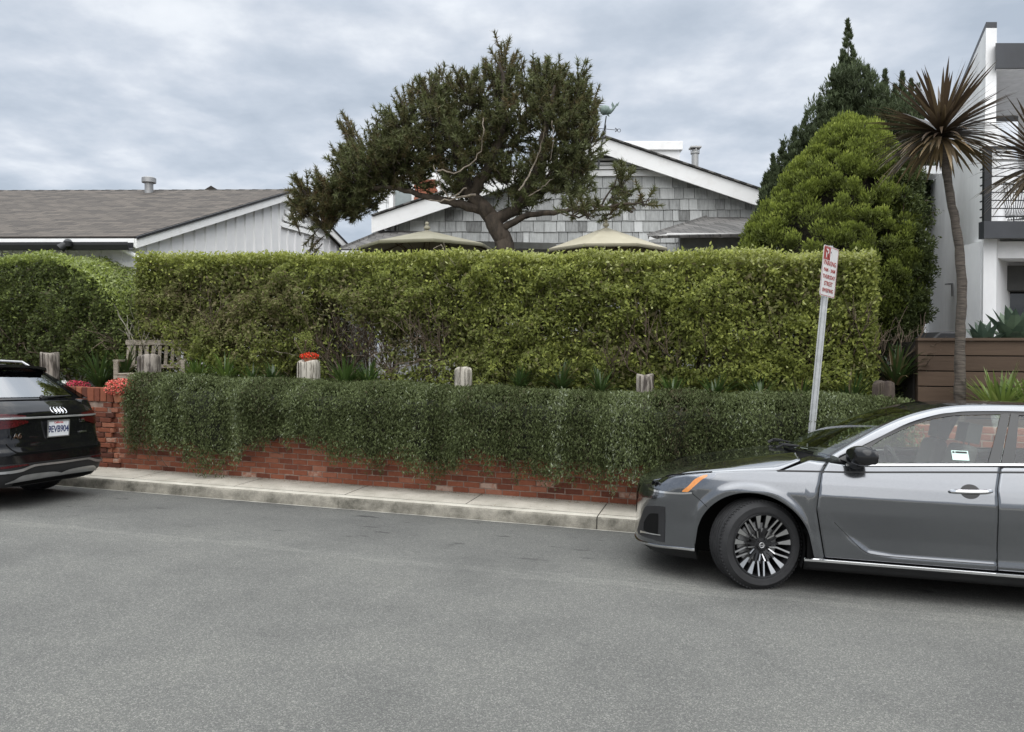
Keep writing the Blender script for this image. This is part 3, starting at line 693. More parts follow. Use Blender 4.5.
# ============================================================ TREES
m_bark = mat('pine_bark',(.085,.066,.05),.95,col2=(.028,.022,.017),scale=9,detail=8,bump=1.0,stretch=(1,1,.4),bscale=18)
m_barkpale = mat('pale_branch_bark',(.24,.20,.155),.9,col2=(.12,.10,.08),scale=14,bump=.6)
m_needle = leafmat('pine_needle',[(0,(.22,.14,.075)),(.2,(.17,.135,.065)),(.45,(.095,.103,.042)),(.7,(.145,.162,.068)),(1,(.24,.27,.135))],.38,.5,.35)
PY = 13.0
pb = at(508,262,PY); gz = float(kt(0))+WH-.2
pine = thing('pine_tree','broad leaning pine with crooked trunk and a long low branch to the left','tree',(pb.x,PY,gz))
def Q(px,py,dy=0): return at(px,py,PY+dy)
limbs = [([ (512,275),(506,250),(497,228),(484,208),(470,196)],0,[.19,.17,.145,.13,.11]),
 ([(484,210),(455,203),(425,196),(392,188),(360,192),(330,205)],-.2,[.09,.07,.05,.04,.03,.015]),
 ([(470,196),(462,172),(455,150),(440,125),(430,98)],.2,[.12,.09,.07,.05,.02]),
 ([(470,196),(488,168),(500,135),(505,95),(500,62)],-.4,[.11,.09,.07,.05,.015]),
 ([(492,222),(520,206),(548,186),(570,160),(585,125),(592,90)],.3,[.12,.09,.075,.06,.04,.012]),
 ([(497,230),(530,215),(560,212),(588,205),(605,206),(640,203)],-.8,[.07,.05,.04,.032,.022,.01]),
 ([(520,206),(535,170),(545,130),(555,85)],-.6,[.08,.06,.045,.015])]
mb = MB()
for pts,dy,r in limbs:
    P_ = [Q(x,y,dy*i/(len(pts)-1)*1.5) for i,(x,y) in enumerate(pts)]; w = wob(P_,.012,5)
    mb.tube(w, list(np.interp(np.linspace(0,1,len(w)),np.linspace(0,1,len(r)),r)), 9)
mb.build('trunk', m_bark, pine, world=True, smooth=True)
# pale bare branches seen in front of the foliage
mb = MB()
for pts,r in [([(476,196),(450,199),(428,200)],.03),([(466,188),(448,196),(436,172),(434,165)],.02),([(438,170),(455,172),(478,155),(484,130),(483,118)],.022),
              ([(520,190),(535,165),(542,145),(545,128)],.022),([(552,120),(553,140),(550,160)],.012),([(530,196),(545,184),(553,178)],.014)]:
    P_ = [Q(x,y,-1.25+rng.normal()*.1) for x,y in pts]; w = wob(P_,.012,5); mb.tube(w, list(np.linspace(r*.6,r*.25,len(w))), 6)
mb.build('branch', m_barkpale, pine, world=True, smooth=True)
cl = [(332,200,18),(352,190,22),(378,172,24),(402,160,22),(312,198,15),(304,210,9),(322,222,11),(336,210,12),(345,200,20),(365,182,24),(352,165,12),(390,165,23),(402,128,19),(388,147,14),(415,180,12),(432,102,20),(440,140,32),(470,100,24),(470,160,28),(500,92,20),(510,125,32),(505,182,20),(542,92,24),(550,130,32),(540,175,26),(572,112,24),(582,148,24),(575,185,20),(590,98,8),(592,122,7),(560,80,10),(586,82,6),(528,203,13),(455,186,14),(420,150,22),(490,140,26),(592,140,8),(594,168,11),(450,120,22),(368,203,8),(352,212,8)]
O_=[];D_=[];TT=[]
for (x,y,r) in cl:
    x = x - max(0,x-540)*.18; r = r*(.82 if y<130 else .95)
    c = np.array(Q(x,y,0)); R = r/F*PY; nsh = int(62*(r/20)**1.75)+8
    d = rdir(nsh); d[:,1] *= 1.5; rad = R*rng.random((nsh,1))**.45
    o = c + unit(d)*rad*np.array([1,1.9,1]); O_.append(o)
    dd = unit(d*np.array([1,1,1]) + np.array([-.15,-.1,.75]) + rng.normal(size=(nsh,3))*.3); D_.append(dd)
    TT.append(np.full(nsh,.48) + rng.normal(0,.10,nsh) - (.14 if x<340 else 0) + (.16*(o[:,2]<c[2]) if 480<x<600 and y>140 else 0))
# upright candles that break the outline
for (x,y,lean) in [(505,42,0),(501,52,-.1),(492,58,-.2),(512,55,.3),(497,68,0),(508,66,.1),(545,62,.1),(554,68,.2),(560,66,.4),(540,70,-.1),(530,72,0),(588,78,.3),(583,84,0),(596,92,.4),(594,108,.3),(443,70,0),(447,78,.2),(458,76,.2),(470,74,0),(436,80,-.2),(408,90,-.1),(404,98,-.3),(413,86,.2),(400,112,-.3),(392,120,-.2),(346,116,-.5),(350,124,-.5),(356,130,-.5),(362,136,-.4),(378,126,.1),(376,134,0),(393,138,-.1),(345,150,-.5),(346,158,-.3),(420,88,.1),(482,72,0),(300,188,-.4),(299,200,-.6),(520,64,.1),(568,76,.3),(430,86,-.1),(318,226,-.6)]:
    x = x - max(0,x-540)*.08
    for k in range(7):
        o = np.array([Q(x+rng.normal()*2.6,y+6+k*4,rng.normal()*.15)]); O_.append(o); d = np.array([[lean+rng.normal()*.25, rng.normal()*.2, 1 if y<222 else -.9]]); D_.append(unit(d)); TT.append(np.array([.33+rng.normal()*.06]))
# sparse low spray in front of the house at the right
for (x,y,r,k) in [(600,206,8,6),(612,196,8,6),(622,183,6,6),(622,170,4,4),(632,206,9,6),(645,201,7,5),(610,213,10,7),(590,215,9,6),(575,210,10,8),(628,192,7,4)]:
    c = np.array(Q(x,y,-.9)); R = r/F*PY; d = rdir(k); O_.append(c+d*R*rng.random((k,1))); D_.append(unit(d+np.array([.2,0,.9]))); TT.append(np.full(k,.5)+rng.normal(0,.1,k))
O_=np.concatenate(O_); D_=np.concatenate(D_); TT=np.concatenate(TT); ns=len(O_)
print('shoots',ns)
nn = 62; Ls = rng.uniform(.16,.32,ns)
V=[];T=[]
for k in range(nn):
    u = rng.random(ns); c = O_ + D_*(u*Ls)[:,None]
    ax = unit(rdir(ns) + D_*(.55+.5*u)[:,None]); V.append(spike_tris(c, ax, rng.uniform(.06,.12,ns), .019)); T.append(np.clip(TT+rng.normal(0,.09,ns)+.12*(u-.5),0,1))
fast_mesh('needles', np.concatenate(V), np.concatenate(T), m_needle, pine)
mb = MB()
for i in range(0,ns):
    mb.tube([O_[i]-D_[i]*.10, O_[i]+D_[i]*Ls[i]*.9],[.012,.006],3,cap=False)
for (x0,y0,x1,y1) in [(575,212,650,200),(600,207,622,168),(612,200,635,205),(590,214,560,213)]:
    w = wob([Q(x0,y0,-.8),Q((x0+x1)/2,(y0+y1)/2+3,-.9),Q(x1,y1,-.9)],.01,4); mb.tube(w,list(np.linspace(.02,.008,len(w))),5)
mb.build('twig', m_bark, pine, world=True)

# ---- lumpy conifer crowns
def lumps(name, mesh_m, th, centers, radii, per, L_, W_, updir, tbase, seed=0, tip_and_shade=.3, flat=1.0, part='crown'):
    V=[];T=[]
    C_ = np.repeat(centers,per,0); R_ = np.repeat(radii,per)[:,None]; n=len(C_)
    d = rdir(n); rad = R_*(rng.random((n,1))**.35); p = C_ + d*rad*np.array([1,1,flat])
    ax = unit(d*.8 + np.array(updir)+rng.normal(size=(n,3))*.35)
    tt = tbase + tip_and_shade*(rad/R_)[:,0]*np.clip(.2+d[:,2]*.8,0,1) + .25*(fbm(p,3.5,seed)-.5) + rng.normal(0,.08,n) + np.repeat(rng.normal(0,.07,len(centers)),per)  # lighter tips, plus lump shading painted into the tint of upward leaves
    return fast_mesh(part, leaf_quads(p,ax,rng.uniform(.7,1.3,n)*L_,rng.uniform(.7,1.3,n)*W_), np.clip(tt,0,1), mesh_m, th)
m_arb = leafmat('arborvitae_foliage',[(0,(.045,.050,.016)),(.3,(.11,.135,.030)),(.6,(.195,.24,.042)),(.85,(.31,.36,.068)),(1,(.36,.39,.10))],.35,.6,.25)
AY = 12.2
env = [(117,846,858),(124,833,872),(136,817,888),(150,804,896),(165,791,902),(180,779,906),(196,769,909),(212,757,912),(229,745,916),(245,736,918),(262,735,921),(280,745,922),(300,770,922),(320,800,920),(340,815,915)]
E_ = np.array(env); cs=[]; rs=[]
for i in range(800):
    y = rng.uniform(122,340)**1.0; x0=np.interp(y,E_[:,0],E_[:,1]); x1=np.interp(y,E_[:,0],E_[:,2]); cx=(x0+x1)/2; hw=(x1-x0)/2
    a = rng.uniform(-.25,1.25)*math.pi; p = at(cx,y,AY); R=hw/F*AY; r = rng.uniform(.08,.20)
    rr = max(0,R-r*.75)*rng.uniform(.86,1.0); cs.append((p.x+math.cos(a)*rr, AY-math.sin(a)*rr*.9, p.z)); rs.append(r)
cs=np.array(cs); rs=np.array(rs)
arb = thing('arborvitae','rounded bright yellow-green conifer bush rising behind the right end of the hedge','tree',(at(835,300,AY).x,AY,gz))
fr = cs[:,0] > at(893,0,AY).x
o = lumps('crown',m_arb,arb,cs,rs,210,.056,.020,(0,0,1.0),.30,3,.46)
mb = MB(); c0 = at(835,300,AY)
mb.tube([(c0.x,AY,gz-.1),(c0.x,AY,gz+1.5),(c0.x+.1,AY,gz+3.2)],[.14,.10,.02],8)
for i in range(0,len(cs),4): mb.tube([(c0.x+rng.normal()*.04,AY,max(gz+.3,cs[i][2]-.7)),tuple(cs[i])],[.02,.006],4)
mb.build('trunk', m_bark, arb, world=True)
# dark shell added inside the crown so that light does not leak through
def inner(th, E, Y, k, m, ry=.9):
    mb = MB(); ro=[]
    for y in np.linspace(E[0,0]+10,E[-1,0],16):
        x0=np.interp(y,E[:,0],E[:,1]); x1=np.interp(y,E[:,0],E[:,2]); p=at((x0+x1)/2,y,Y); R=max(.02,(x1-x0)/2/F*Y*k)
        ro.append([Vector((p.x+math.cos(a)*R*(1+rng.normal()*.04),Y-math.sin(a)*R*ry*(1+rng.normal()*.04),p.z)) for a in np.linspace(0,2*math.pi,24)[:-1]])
    mb.grid(ro,closed=True); mb.build('inner_light_block', m, th, world=True)
m_inner = mat('inner_light_block',(.035,.030,.018),.95,col2=(.015,.014,.009),scale=20,bump=.6)
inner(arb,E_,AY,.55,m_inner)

# ---- dark tree to the right of it, loose, reaching low against the white wall
m_dk = leafmat('dark_leaf',[(0,(.035,.042,.015)),(.4,(.065,.085,.027)),(.75,(.115,.145,.042)),(1,(.18,.21,.07))],.25,.5,.3)
DY=11.6
env2 = [(150,893,905),(170,886,916),(200,880,922),(230,878,926),(260,876,928),(290,878,928),(315,880,924),(335,884,914),(350,888,905)]
E2=np.array(env2); cs=[];rs=[]
for i in range(260):
    y = rng.uniform(155,345); x0=np.interp(y,E2[:,0],E2[:,1]); x1=np.interp(y,E2[:,0],E2[:,2]); cx=(x0+x1)/2; hw=(x1-x0)/2
    a=rng.uniform(-.3,1.3)*math.pi; p=at(cx,y,DY); R=hw/F*DY; r=rng.uniform(.07,.16); rr=R*rng.uniform(.5,1.0); cs.append((p.x+math.cos(a)*rr,DY-math.sin(a)*rr,p.z)); rs.append(r)
dk = thing('evergreen_shrub','tall narrow dark shrub between the bright conifer and the white building','shrub',(at(900,300,DY).x,DY,gz))
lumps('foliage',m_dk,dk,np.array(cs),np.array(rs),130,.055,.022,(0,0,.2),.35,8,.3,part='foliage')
mb=MB(); c0=at(900,300,DY); 
for i in range(16): 
    j=rng.integers(len(cs)); mb.tube(wob([(c0.x,DY,gz-.1),(c0.x+rng.normal()*.08,DY,(gz+cs[j][2])/2),cs[j]],.015,4),list(np.linspace(.03,.006,9)),4)
mb.build('stem', m_wood, dk, world=True)
# sprays that stick out against the white wall
V=[]; 
for (px,py) in [(928,200),(932,208),(938,212),(930,222),(934,238),(930,262),(928,248),(927,290),(931,310),(926,320),(922,332)]:
    c=np.array(at(px,py,DY-.2)); d=rdir(16)*np.array([.09,.08,.045]); V.append(leaf_quads(c+d,rdir(16)+np.array([.6,0,.2]),.06,.022))
V=np.concatenate(V); fast_mesh('sprig', V, rng.uniform(.2,.7,len(V)), m_dk, dk)
mb=MB()
for (px,py) in [(928,200),(938,212),(934,238),(927,290),(931,310)]:
    mb.tube(wob([at(912,py+14,DY),at((912+px)/2,py+5,DY-.1),at(px,py,DY-.2)],.01,3),.006,4)
mb.build('branch', m_wood, dk, world=True)

# ---- dark junipers with spires
m_jun = leafmat('juniper_foliage',[(0,(.035,.044,.022)),(.4,(.065,.085,.040)),(.75,(.105,.135,.062)),(1,(.17,.20,.095))],.3,.6,.25)
def spire(px, tip, basepx, hw, Y, lean=0):
    cs=[];rs=[]
    nseg = int((basepx-tip)/1.5)
    for i in range(nseg):
        u=(i+rng.random())/nseg; y=tip+(basepx-tip)*u; w=hw*1.7*(u**.85)*(.75+.45*rng.random())
        for k in range(1+int(u*6)):
            a=rng.uniform(-.3,1.3)*math.pi; p=at(px+lean*(1-u),y,Y); R=w/F*Y*rng.uniform(.3,.9)
            r=(.022+.085*u**.8)*rng.uniform(.8,1.2); cs.append((p.x+math.cos(a)*R,Y-math.sin(a)*R,p.z)); rs.append(r)
    return cs,rs
jl=[(848,20,215,20,14.2),(833,68,215,16,14.0),(868,66,215,17,14.3),(820,98,220,17,13.9),(806,112,225,17,14.1),(795,128,232,16,13.9),(783,142,236,15,14.0),(773,155,240,13,13.9),(765,176,245,9,13.9),(885,70,220,14,14.4),(902,72,220,13,14.4),(918,84,225,13,14.5),(858,90,215,18,14.6),(842,50,215,12,14.6),(862,112,215,17,13.9),(893,95,220,18,14.2),(838,78,215,14,14.1),(853,62,215,16,14.3),(826,104,218,17,14.0),(812,124,225,17,14.0),(790,150,235,15,13.9),(878,84,215,16,14.3),(895,84,220,16,14.4),(911,80,225,13,14.5),(845,110,215,20,13.9),(776,166,240,12,13.8),(870,120,215,20,13.8)]
cs=[];rs=[]
for j in jl:
    a,b_=spire(*j); cs+=a; rs+=b_
Ek=np.array([(56,844,853),(80,830,876),(100,814,908),(125,798,922),(150,779,926),(180,764,927),(240,760,927)])
for i in range(420):
    y=rng.uniform(64,240); x0=np.interp(y,Ek[:,0],Ek[:,1]); x1=np.interp(y,Ek[:,0],Ek[:,2]); p=at(rng.uniform(x0,x1),y,14.1+rng.uniform(-.35,.3)); cs.append(tuple(p)); rs.append(rng.uniform(.07,.15))
jn = thing('juniper_tree','tall dark green conifer with several pointed spires, tallest tree in view','tree',(at(850,300,14.2).x,14.2,gz))
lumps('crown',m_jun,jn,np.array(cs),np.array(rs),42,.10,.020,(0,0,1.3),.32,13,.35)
mb=MB()
for j in jl:
    p1=at(j[0],j[1]+4,j[4]); b0=at(850,300,14.2); mb.tube(wob([(b0.x+rng.normal()*.1,14.2,gz-.1),((b0.x+p1.x*2)/3,j[4],gz+1.6),(p1.x,j[4],gz+2.6+.2*rng.random()),p1],.01,4),list(np.linspace(.07,.008,13)),5)
mb.build('trunk', m_bark, jn, world=True)
Ej=np.array([(90,835,870),(120,818,900),(150,795,915),(180,778,922),(215,765,925),(250,760,925),(330,765,925)]); 
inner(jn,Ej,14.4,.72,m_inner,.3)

# ---- cordylines
m_cord = leafmat('cordyline_leaf',[(0,(.045,.030,.020)),(.4,(.085,.060,.038)),(.62,(.14,.105,.060)),(.8,(.22,.16,.09)),(1,(.36,.28,.15))],.2,.35,.5)
m_ctr = mat('cordyline_trunk',(.12,.10,.082),.9,col2=(.05,.042,.035),scale=10,stretch=(1,1,8),bump=.7,bscale=12)
def cordyline(label, pts, Y, R_, n, rad, stemdirs=None, down=.5):
    P_=[at(x,y,Y) for x,y in pts]; th=thing('cordyline_palm',label,'palm',P_[0],group='dark red cordylines by the wooden fence')
    mb=MB(); w=wob(P_,.003,6); rr=list(np.interp(np.linspace(0,1,len(w)),np.linspace(0,1,len(rad)),rad)); 
    rr=[r*(1+.05*math.sin(i*2.1)) for i,r in enumerate(rr)]; mb.tube(w,rr,12); mb.build('trunk',m_ctr,th,world=True,smooth=True)
    top=P_[-1]; vv=[];tv=[]
    for i in range(n):
        z=rng.uniform(-down,1.0); a=rng.uniform(0,2*math.pi); h=math.sqrt(max(0,1-z*z)); d=Vector((math.cos(a)*h,math.sin(a)*h,z))
        L_=R_*rng.uniform(.72,1.05)*(1.0 if z>-.1 else .95); tt=.35+rng.normal()*.14+(.30 if z<-.05 else 0)
        strap_blade(vv,tv,top+Vector((0,0,.05*z))+d*.03,d,L_,.037,float(np.clip(tt,0,1)),droop=(.20+.15*rng.random() if z>.2 else .40+.25*rng.random()),seg=6)
    fast_mesh('leaves', np.array([[tuple(x) for x in q] for q in vv]), tv, m_cord, th)
    vv=[];tv=[]                                          # withered skirt under the head
    for i in range(26):
        a=rng.uniform(0,6.28); d=Vector((math.cos(a)*.6,math.sin(a)*.6,-.7)); strap_blade(vv,tv,top+Vector((0,0,-.04)),d,R_*rng.uniform(.25,.5),.032,float(rng.uniform(.75,1)),droop=.9)
    fast_mesh('dead_leaf', np.array([[tuple(x) for x in q] for q in vv]), tv, m_cord, th)
cordyline('slender dark red cordyline palm with curved bare trunk in front of the wooden fence',[(958,432),(960,395),(960,340),(962,290),(958,240),(951,200),(944,160),(941,136)],8.25,.80,340,[.068,.060,.050,.049,.046,.042,.042,.052],down=.42)
cordyline('dark red cordyline palm cut off by the right edge, in front of the balcony',[(1062,432),(1058,360),(1052,280),(1047,210),(1045,165)],8.25,.78,190,[.08,.07,.06,.055,.055],down=.5)
# ============================================================ HOUSES
m_white = mat('white_paint',(.86,.86,.86),.55,col2=(.80,.80,.80),scale=3,detail=6)
m_wtrim = mat('white_trim',(.84,.84,.83),.5,col2=(.76,.75,.73),scale=5,detail=8,lo=.25,hi=.5)
m_dark = mat('black_metal',(.018,.019,.021),.45,spec=.4)
m_roof = None
def roofmat(name, c1, c2, c3, sx, sy):
    m, nt, b = nodes(name); L=nt.links
    uv=N(nt,'ShaderNodeUVMap'); br=N(nt,'ShaderNodeTexBrick',Scale=1); br.offset=.5
    br.inputs['Color1'].default_value=(*c1,1); br.inputs['Color2'].default_value=(*c2,1); br.inputs['Mortar'].default_value=(*c3,1)
    br.inputs['Brick Width'].default_value=sx; br.inputs['Row Height'].default_value=sy; br.inputs['Mortar Size'].default_value=.006; br.inputs['Bias'].default_value=-.1
    L.new(uv.outputs[0],br.inputs['Vector'])
    n=N(nt,'ShaderNodeTexNoise',Scale=7,Detail=6,Roughness=.7); L.new(uv.outputs[0],n.inputs['Vector']); r=ramp(nt,[(.3,(.72,.72,.72)),(.7,(1.2,1.18,1.15))],n.outputs[0])
    mx=N(nt,'ShaderNodeMix',_data_type='RGBA',_blend_type='MULTIPLY'); mx.inputs[0].default_value=1; L.new(br.outputs[0],mx.inputs[6]); L.new(r.outputs[0],mx.inputs[7])
    L.new(mx.outputs[2],b.inputs['Base Color']); b.inputs['Roughness'].default_value=.9
    bp=N(nt,'ShaderNodeBump',Strength=.8,Distance=.02); L.new(br.outputs['Fac'],bp.inputs['Height']); bp.invert=True; L.new(bp.outputs[0],b.inputs['Normal']); return m
m_rfL = roofmat('brown_asphalt_shingle',(.11,.094,.08),(.052,.045,.04),(.03,.026,.023),.30,.14)
m_rfD = roofmat('dark_roof_shingle',(.15,.145,.14),(.07,.068,.066),(.035,.034,.033),.28,.16)
gH = float(kt(-3))+WH-.25

# ---- white ranch house on the left
A0 = at(139,240,13.0); zE = A0.z                          # near eave corner of the gable end
dg = Vector((.30,1,0)).normalized(); dr = Vector((-1,.015,0)).normalized()   # gable direction (away), ridge direction (left)
Lg = 4.45                                                 # half width of the gable along dg
apx = A0 + dg*Lg; zR = at(286,195,apx.y).z; wid = 2*Lg; LEN = 16
hL = thing('ranch_house','low white house with brown shingle roof and board siding, beyond the hedge on the left','house',(A0.x,A0.y,gH))
def slab(mbx, a,b_,c,d,th_,uvs=None):                     # slab under a quad
    n=(b_-a).cross(d-a).normalized(); 
    if n.z<0: n=-n
    lo=[p-n*th_ for p in (a,b_,c,d)]; mbx.hexa(lo+[a,b_,c,d])
oh=.30
def up(p,z): return Vector((p.x,p.y,z))
sl=(zR-zE)/Lg
e0=up(A0-dr*.0,zE); r0=up(apx,zR); f0=up(A0+dg*wid,zE)
# overhang past the gable wall and past the eave
ov=-dr*.16
a=e0-dg*oh+ov-Vector((0,0,sl*oh)); b_=e0-dg*oh+dr*LEN-Vector((0,0,sl*oh)); c=r0+dr*LEN; d=r0+ov; e=f0+dg*oh+ov-Vector((0,0,sl*oh)); f_=f0+dg*oh+dr*LEN-Vector((0,0,sl*oh))
n_=(b_-a).cross(d-a).normalized(); n_ = n_ if n_.z>0 else -n_
mb=MB(); uvs=[]
hh=(d-a).length
for q in ((a,b_,c,d),(e,f_,c,d)):
    mb.add([p+Vector((0,0,.10)) for p in q],[(0,1,2,3)]); uvs+=[(0,0),(LEN+.1,0),(LEN+.1,hh),(0,hh)]
mb.build('roof', m_rfL, hL, world=True, uvs=uvs, solid=.03)
mb=MB()                                                  # fascia and bargeboards
zz=Vector((0,0,1))
def board(p,q,h,th_,drop=0): 
    dirn=(q-p).normalized(); nrm=dirn.cross(zz).normalized()
    mb.hexa([p-zz*(h+drop),q-zz*(h+drop),q-zz*(h+drop)+nrm*th_,p-zz*(h+drop)+nrm*th_,p-zz*drop,q-zz*drop,q-zz*drop+nrm*th_,p-zz*drop+nrm*th_])
T_=zz*.09
board(a+T_,d+T_,.16,.03); board(d+T_,e+T_,.16,.03); board(b_+T_,a+T_,.14,.03)
mb.build('bargeboard', m_wtrim, hL, world=True)
mb=MB(); board(a+T_+zz*.035+ov*.05,d+T_+zz*.035+ov*.05,.045,.05); board(d+T_+zz*.035,e+T_+zz*.035,.045,.05); mb.build('roof_edge', m_dark, hL, world=True)
mb=MB()
g0=a-zz*.0-dg*.03; g1=b_-dg*.03                           # gutter: a real trough along the eave
ro=[]
for p in (g0,g1): ro.append([p+zz*.02,p-zz*.07+dg*.0,p-zz*.11-dg*.03,p-zz*.11-dg*.10,p-zz*.03-dg*.13,p+zz*.015-dg*.13])
mb.grid(ro); mb.build('gutter', m_dark, hL, world=True, solid=.008)
mb=MB()                                                   # ridge caps
for k in range(52):
    p=d+dr*(k*.305)+zz*.125; q=p+dr*.33+zz*.012; w=dg*.14; mb.add([p-w-zz*.05,p,p+w-zz*.05,q-w-zz*.05,q,q+w-zz*.05],[(0,1,4,3),(1,2,5,4)])
mb.build('ridge_cap', m_rfL, hL, world=True, solid=.012, uvs=[(0,0)]*len(mb.v))
# walls: gable end
mb=MB()
mb.prism([up(A0,gH-.5),up(A0+dg*wid,gH-.5),up(A0+dg*wid,zE),up(apx,zR),up(A0,zE)], dr*.15)
mb.hexa([up(A0,gH-.5)+dg*.15+dr*.15, up(A0,gH-.5)+dg*.15+dr*LEN, up(A0,gH-.5)+dg*.02+dr*LEN, up(A0,gH-.5)+dg*.02+dr*.15, up(A0,zE)+dg*.15+dr*.15, up(A0,zE)+dg*.15+dr*LEN, up(A0,zE)+dg*.02+dr*LEN, up(A0,zE)+dg*.02+dr*.15])
mb.build('wall', m_white, hL, world=True)
mb=MB(); k=.16
while k < wid-.1:                                         # battens on the gable end
    top=zE+sl*(k if k<Lg else wid-k)-.06; p=A0+dg*k-dr*.0; w=.022
    mb.hexa([up(p-dg*w,gH),up(p+dg*w,gH),up(p+dg*w-dr*.035,gH),up(p-dg*w-dr*.035,gH),up(p-dg*w,top),up(p+dg*w,top),up(p+dg*w-dr*.035,top),up(p-dg*w-dr*.035,top)]); k+=.305
k=.3
while k<LEN:
    p=A0+dr*k+dg*.018; w=.012; mb.hexa([up(p-dr*w,zE-.38),up(p+dr*w,zE-.38),up(p+dr*w-dg*.02,zE-.38),up(p-dr*w-dg*.02,zE-.38),up(p-dr*w,zE-.02),up(p+dr*w,zE-.02),up(p+dr*w-dg*.02,zE-.02),up(p-dr*w-dg*.02,zE-.02)]); k+=.19
mb.build('batten', m_white, hL, world=True)
mb=MB(); p=A0+dg*.012; mb.hexa([up(p,zE-.46)-dr*.0,up(p,zE-.46)+dr*LEN,up(p,zE-.46)+dr*LEN-dg*.05,up(p,zE-.46)-dg*.05,up(p,zE-.38),up(p,zE-.38)+dr*LEN,up(p,zE-.38)+dr*LEN-dg*.05,up(p,zE-.38)-dg*.05]); mb.build('trim_rail', m_wtrim, hL, world=True)
mb=MB()                                                   # louvre under the gable peak
for k in range(4):
    y0=apx; z=zR-.20-k*.15; w=(.28+k*.42); 
    mb.hexa([up(y0-dg*w*.2-dr*.02,z-.09),up(y0+dg*w-dr*.02,z-.09),up(y0+dg*w-dr*.07,z-.12),up(y0-dg*w*.2-dr*.07,z-.12),up(y0-dg*w*.2-dr*.02,z),up(y0+dg*w-dr*.02,z),up(y0+dg*w-dr*.06,z-.03),up(y0-dg*w*.2-dr*.06,z-.03)])
mb.build('gable_vent', m_wtrim, hL, world=True)
mb=MB(); mb.tube([up(A0-dg*oh,zE-.2)-dg*.05,up(A0-dg*.25,zE-.3)+Vector((.12,0,0)),up(A0,zE-.55)+Vector((.35,-.1,0)),up(A0,gH)+Vector((.35,-.1,0))],.04,8); mb.build('downpipe', m_wtrim, hL, world=True)
vp=at(149,190,apx.y-.3); mb=MB(); mb.lathe([(.09,-.3),(.09,.12),(.15,.12),(.15,.22),(.12,.24),(0,.25)],16,c=(vp.x,vp.y,vp.z+.04)); mb.build('roof_vent', mat('vent_metal',(.35,.35,.35),.5,metal=.6), hL, world=True, smooth=True, ang=30)
mb=MB(); p=at(211,190,apx.y); mb.add([(p.x-.25,p.y,p.z-.05),(p.x+.25,p.y,p.z-.05),(p.x,p.y,p.z+.1),(p.x,p.y+1,p.z+.05)],[(0,1,2),(1,3,2),(0,2,3)]); mb.build('roof_cricket', m_rfL, hL, world=True, uvs=[(0,0)]*4)
p=at(68,243,12.55); mb=MB(); mb.lathe([(0,-.08),(.06,-.06),(.07,.02),(.04,.06),(0,.07)],12,c=p); mb.tube([p+Vector((0,0,0)),p+Vector((-.10,-.05,-.10))],[.05,.075],10); mb.build('floodlight', m_dark, hL, world=True, smooth=True)

# ---- white garden wall glimpsed through the gap in the hedge
gw=thing('garden_wall','white painted garden wall glimpsed through the thin part of the hedge','wall',at_t(345,385,10.9))
mb=MB(); pa=at_t(322,290,10.9); pb_=at_t(364,290,10.9); pc=at_t(345,385,10.9)
dnx=Vector((SP,CP,0))*.12; mb.hexa([up(pa,pc.z-.3),up(pb_,pc.z-.3),up(pb_,pc.z-.3)+dnx,up(pa,pc.z-.3)+dnx,up(pa,pa.z),up(pb_,pa.z),up(pb_,pa.z)+dnx,up(pa,pa.z)+dnx]); mb.build('wall_panel',m_white,gw,world=True)
mb=MB(); mb.hexa([up(pa,pa.z)-dnx*.2,up(pb_,pa.z)-dnx*.2,up(pb_,pa.z)+dnx*1.2,up(pa,pa.z)+dnx*1.2,up(pa,pa.z+.05)-dnx*.2,up(pb_,pa.z+.05)-dnx*.2,up(pb_,pa.z+.05)+dnx*1.2,up(pa,pa.z+.05)+dnx*1.2]); mb.build('coping',m_wtrim,gw,world=True)

# ---- shingled house in the middle
HY=17.0
hS=thing('shingled_house','grey shingled gable house with broad white bargeboards behind the pine tree','house',(at(600,250,HY).x,HY,gH))
m_sh=tintmat('grey_white_shingle',[(0,(.12,.12,.115)),(.3,(.27,.275,.27)),(.65,(.46,.47,.46)),(1,(.62,.63,.62))],.85,5,.42,.4,stretch=(5,5,.8))
K=F/HY
def H(px,py,y=HY): return at(px,py,y)
AP=H(604,142); slope=.335
LX=H(385,230).x; RX=H(800,206).x
def rake(x): return AP.z-abs(x-AP.x)*slope
zf=gH-.2
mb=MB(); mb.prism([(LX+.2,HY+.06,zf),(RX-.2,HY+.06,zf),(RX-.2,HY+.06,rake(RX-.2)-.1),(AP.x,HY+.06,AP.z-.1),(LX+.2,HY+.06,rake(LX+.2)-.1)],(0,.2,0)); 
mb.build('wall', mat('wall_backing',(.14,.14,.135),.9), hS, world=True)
mb=MB(); row=.245; z=H(600,176.5).z-row; r_i=0
def shrow(z,x0,x1,ytop,yfn=None,lim=None):
    x=x0+rng.uniform(-.2,0)
    while x<x1:
        w=rng.choice([.14,.2,.24,.28,.33,.4]); a_=max(x,x0); b_=min(x+w-.012,x1)
        if b_-a_>.04:
            zt_a=z+row+.02; j=rng.normal()*.004; ta=float(np.clip(rng.normal(.55,.16),0,1))
            la=lim(a_) if lim else 1e9; lb=lim(b_) if lim else 1e9
            if min(la,lb)>z+.03:
                mb.hexa([(a_,ytop-.035,z+j),(b_,ytop-.035,z+j),(b_,ytop-.01,z+j),(a_,ytop-.01,z+j),(a_,ytop-.012,min(zt_a,la)),(b_,ytop-.012,min(zt_a,lb)),(b_,ytop,min(zt_a,la+.001)),(a_,ytop,min(zt_a,lb+.001))],ta)
        x+=w
while z>zf:
    shrow(z,LX+.25,RX-.25,HY+.055,lim=lambda x: rake(x)-.22); z-=row; r_i+=1
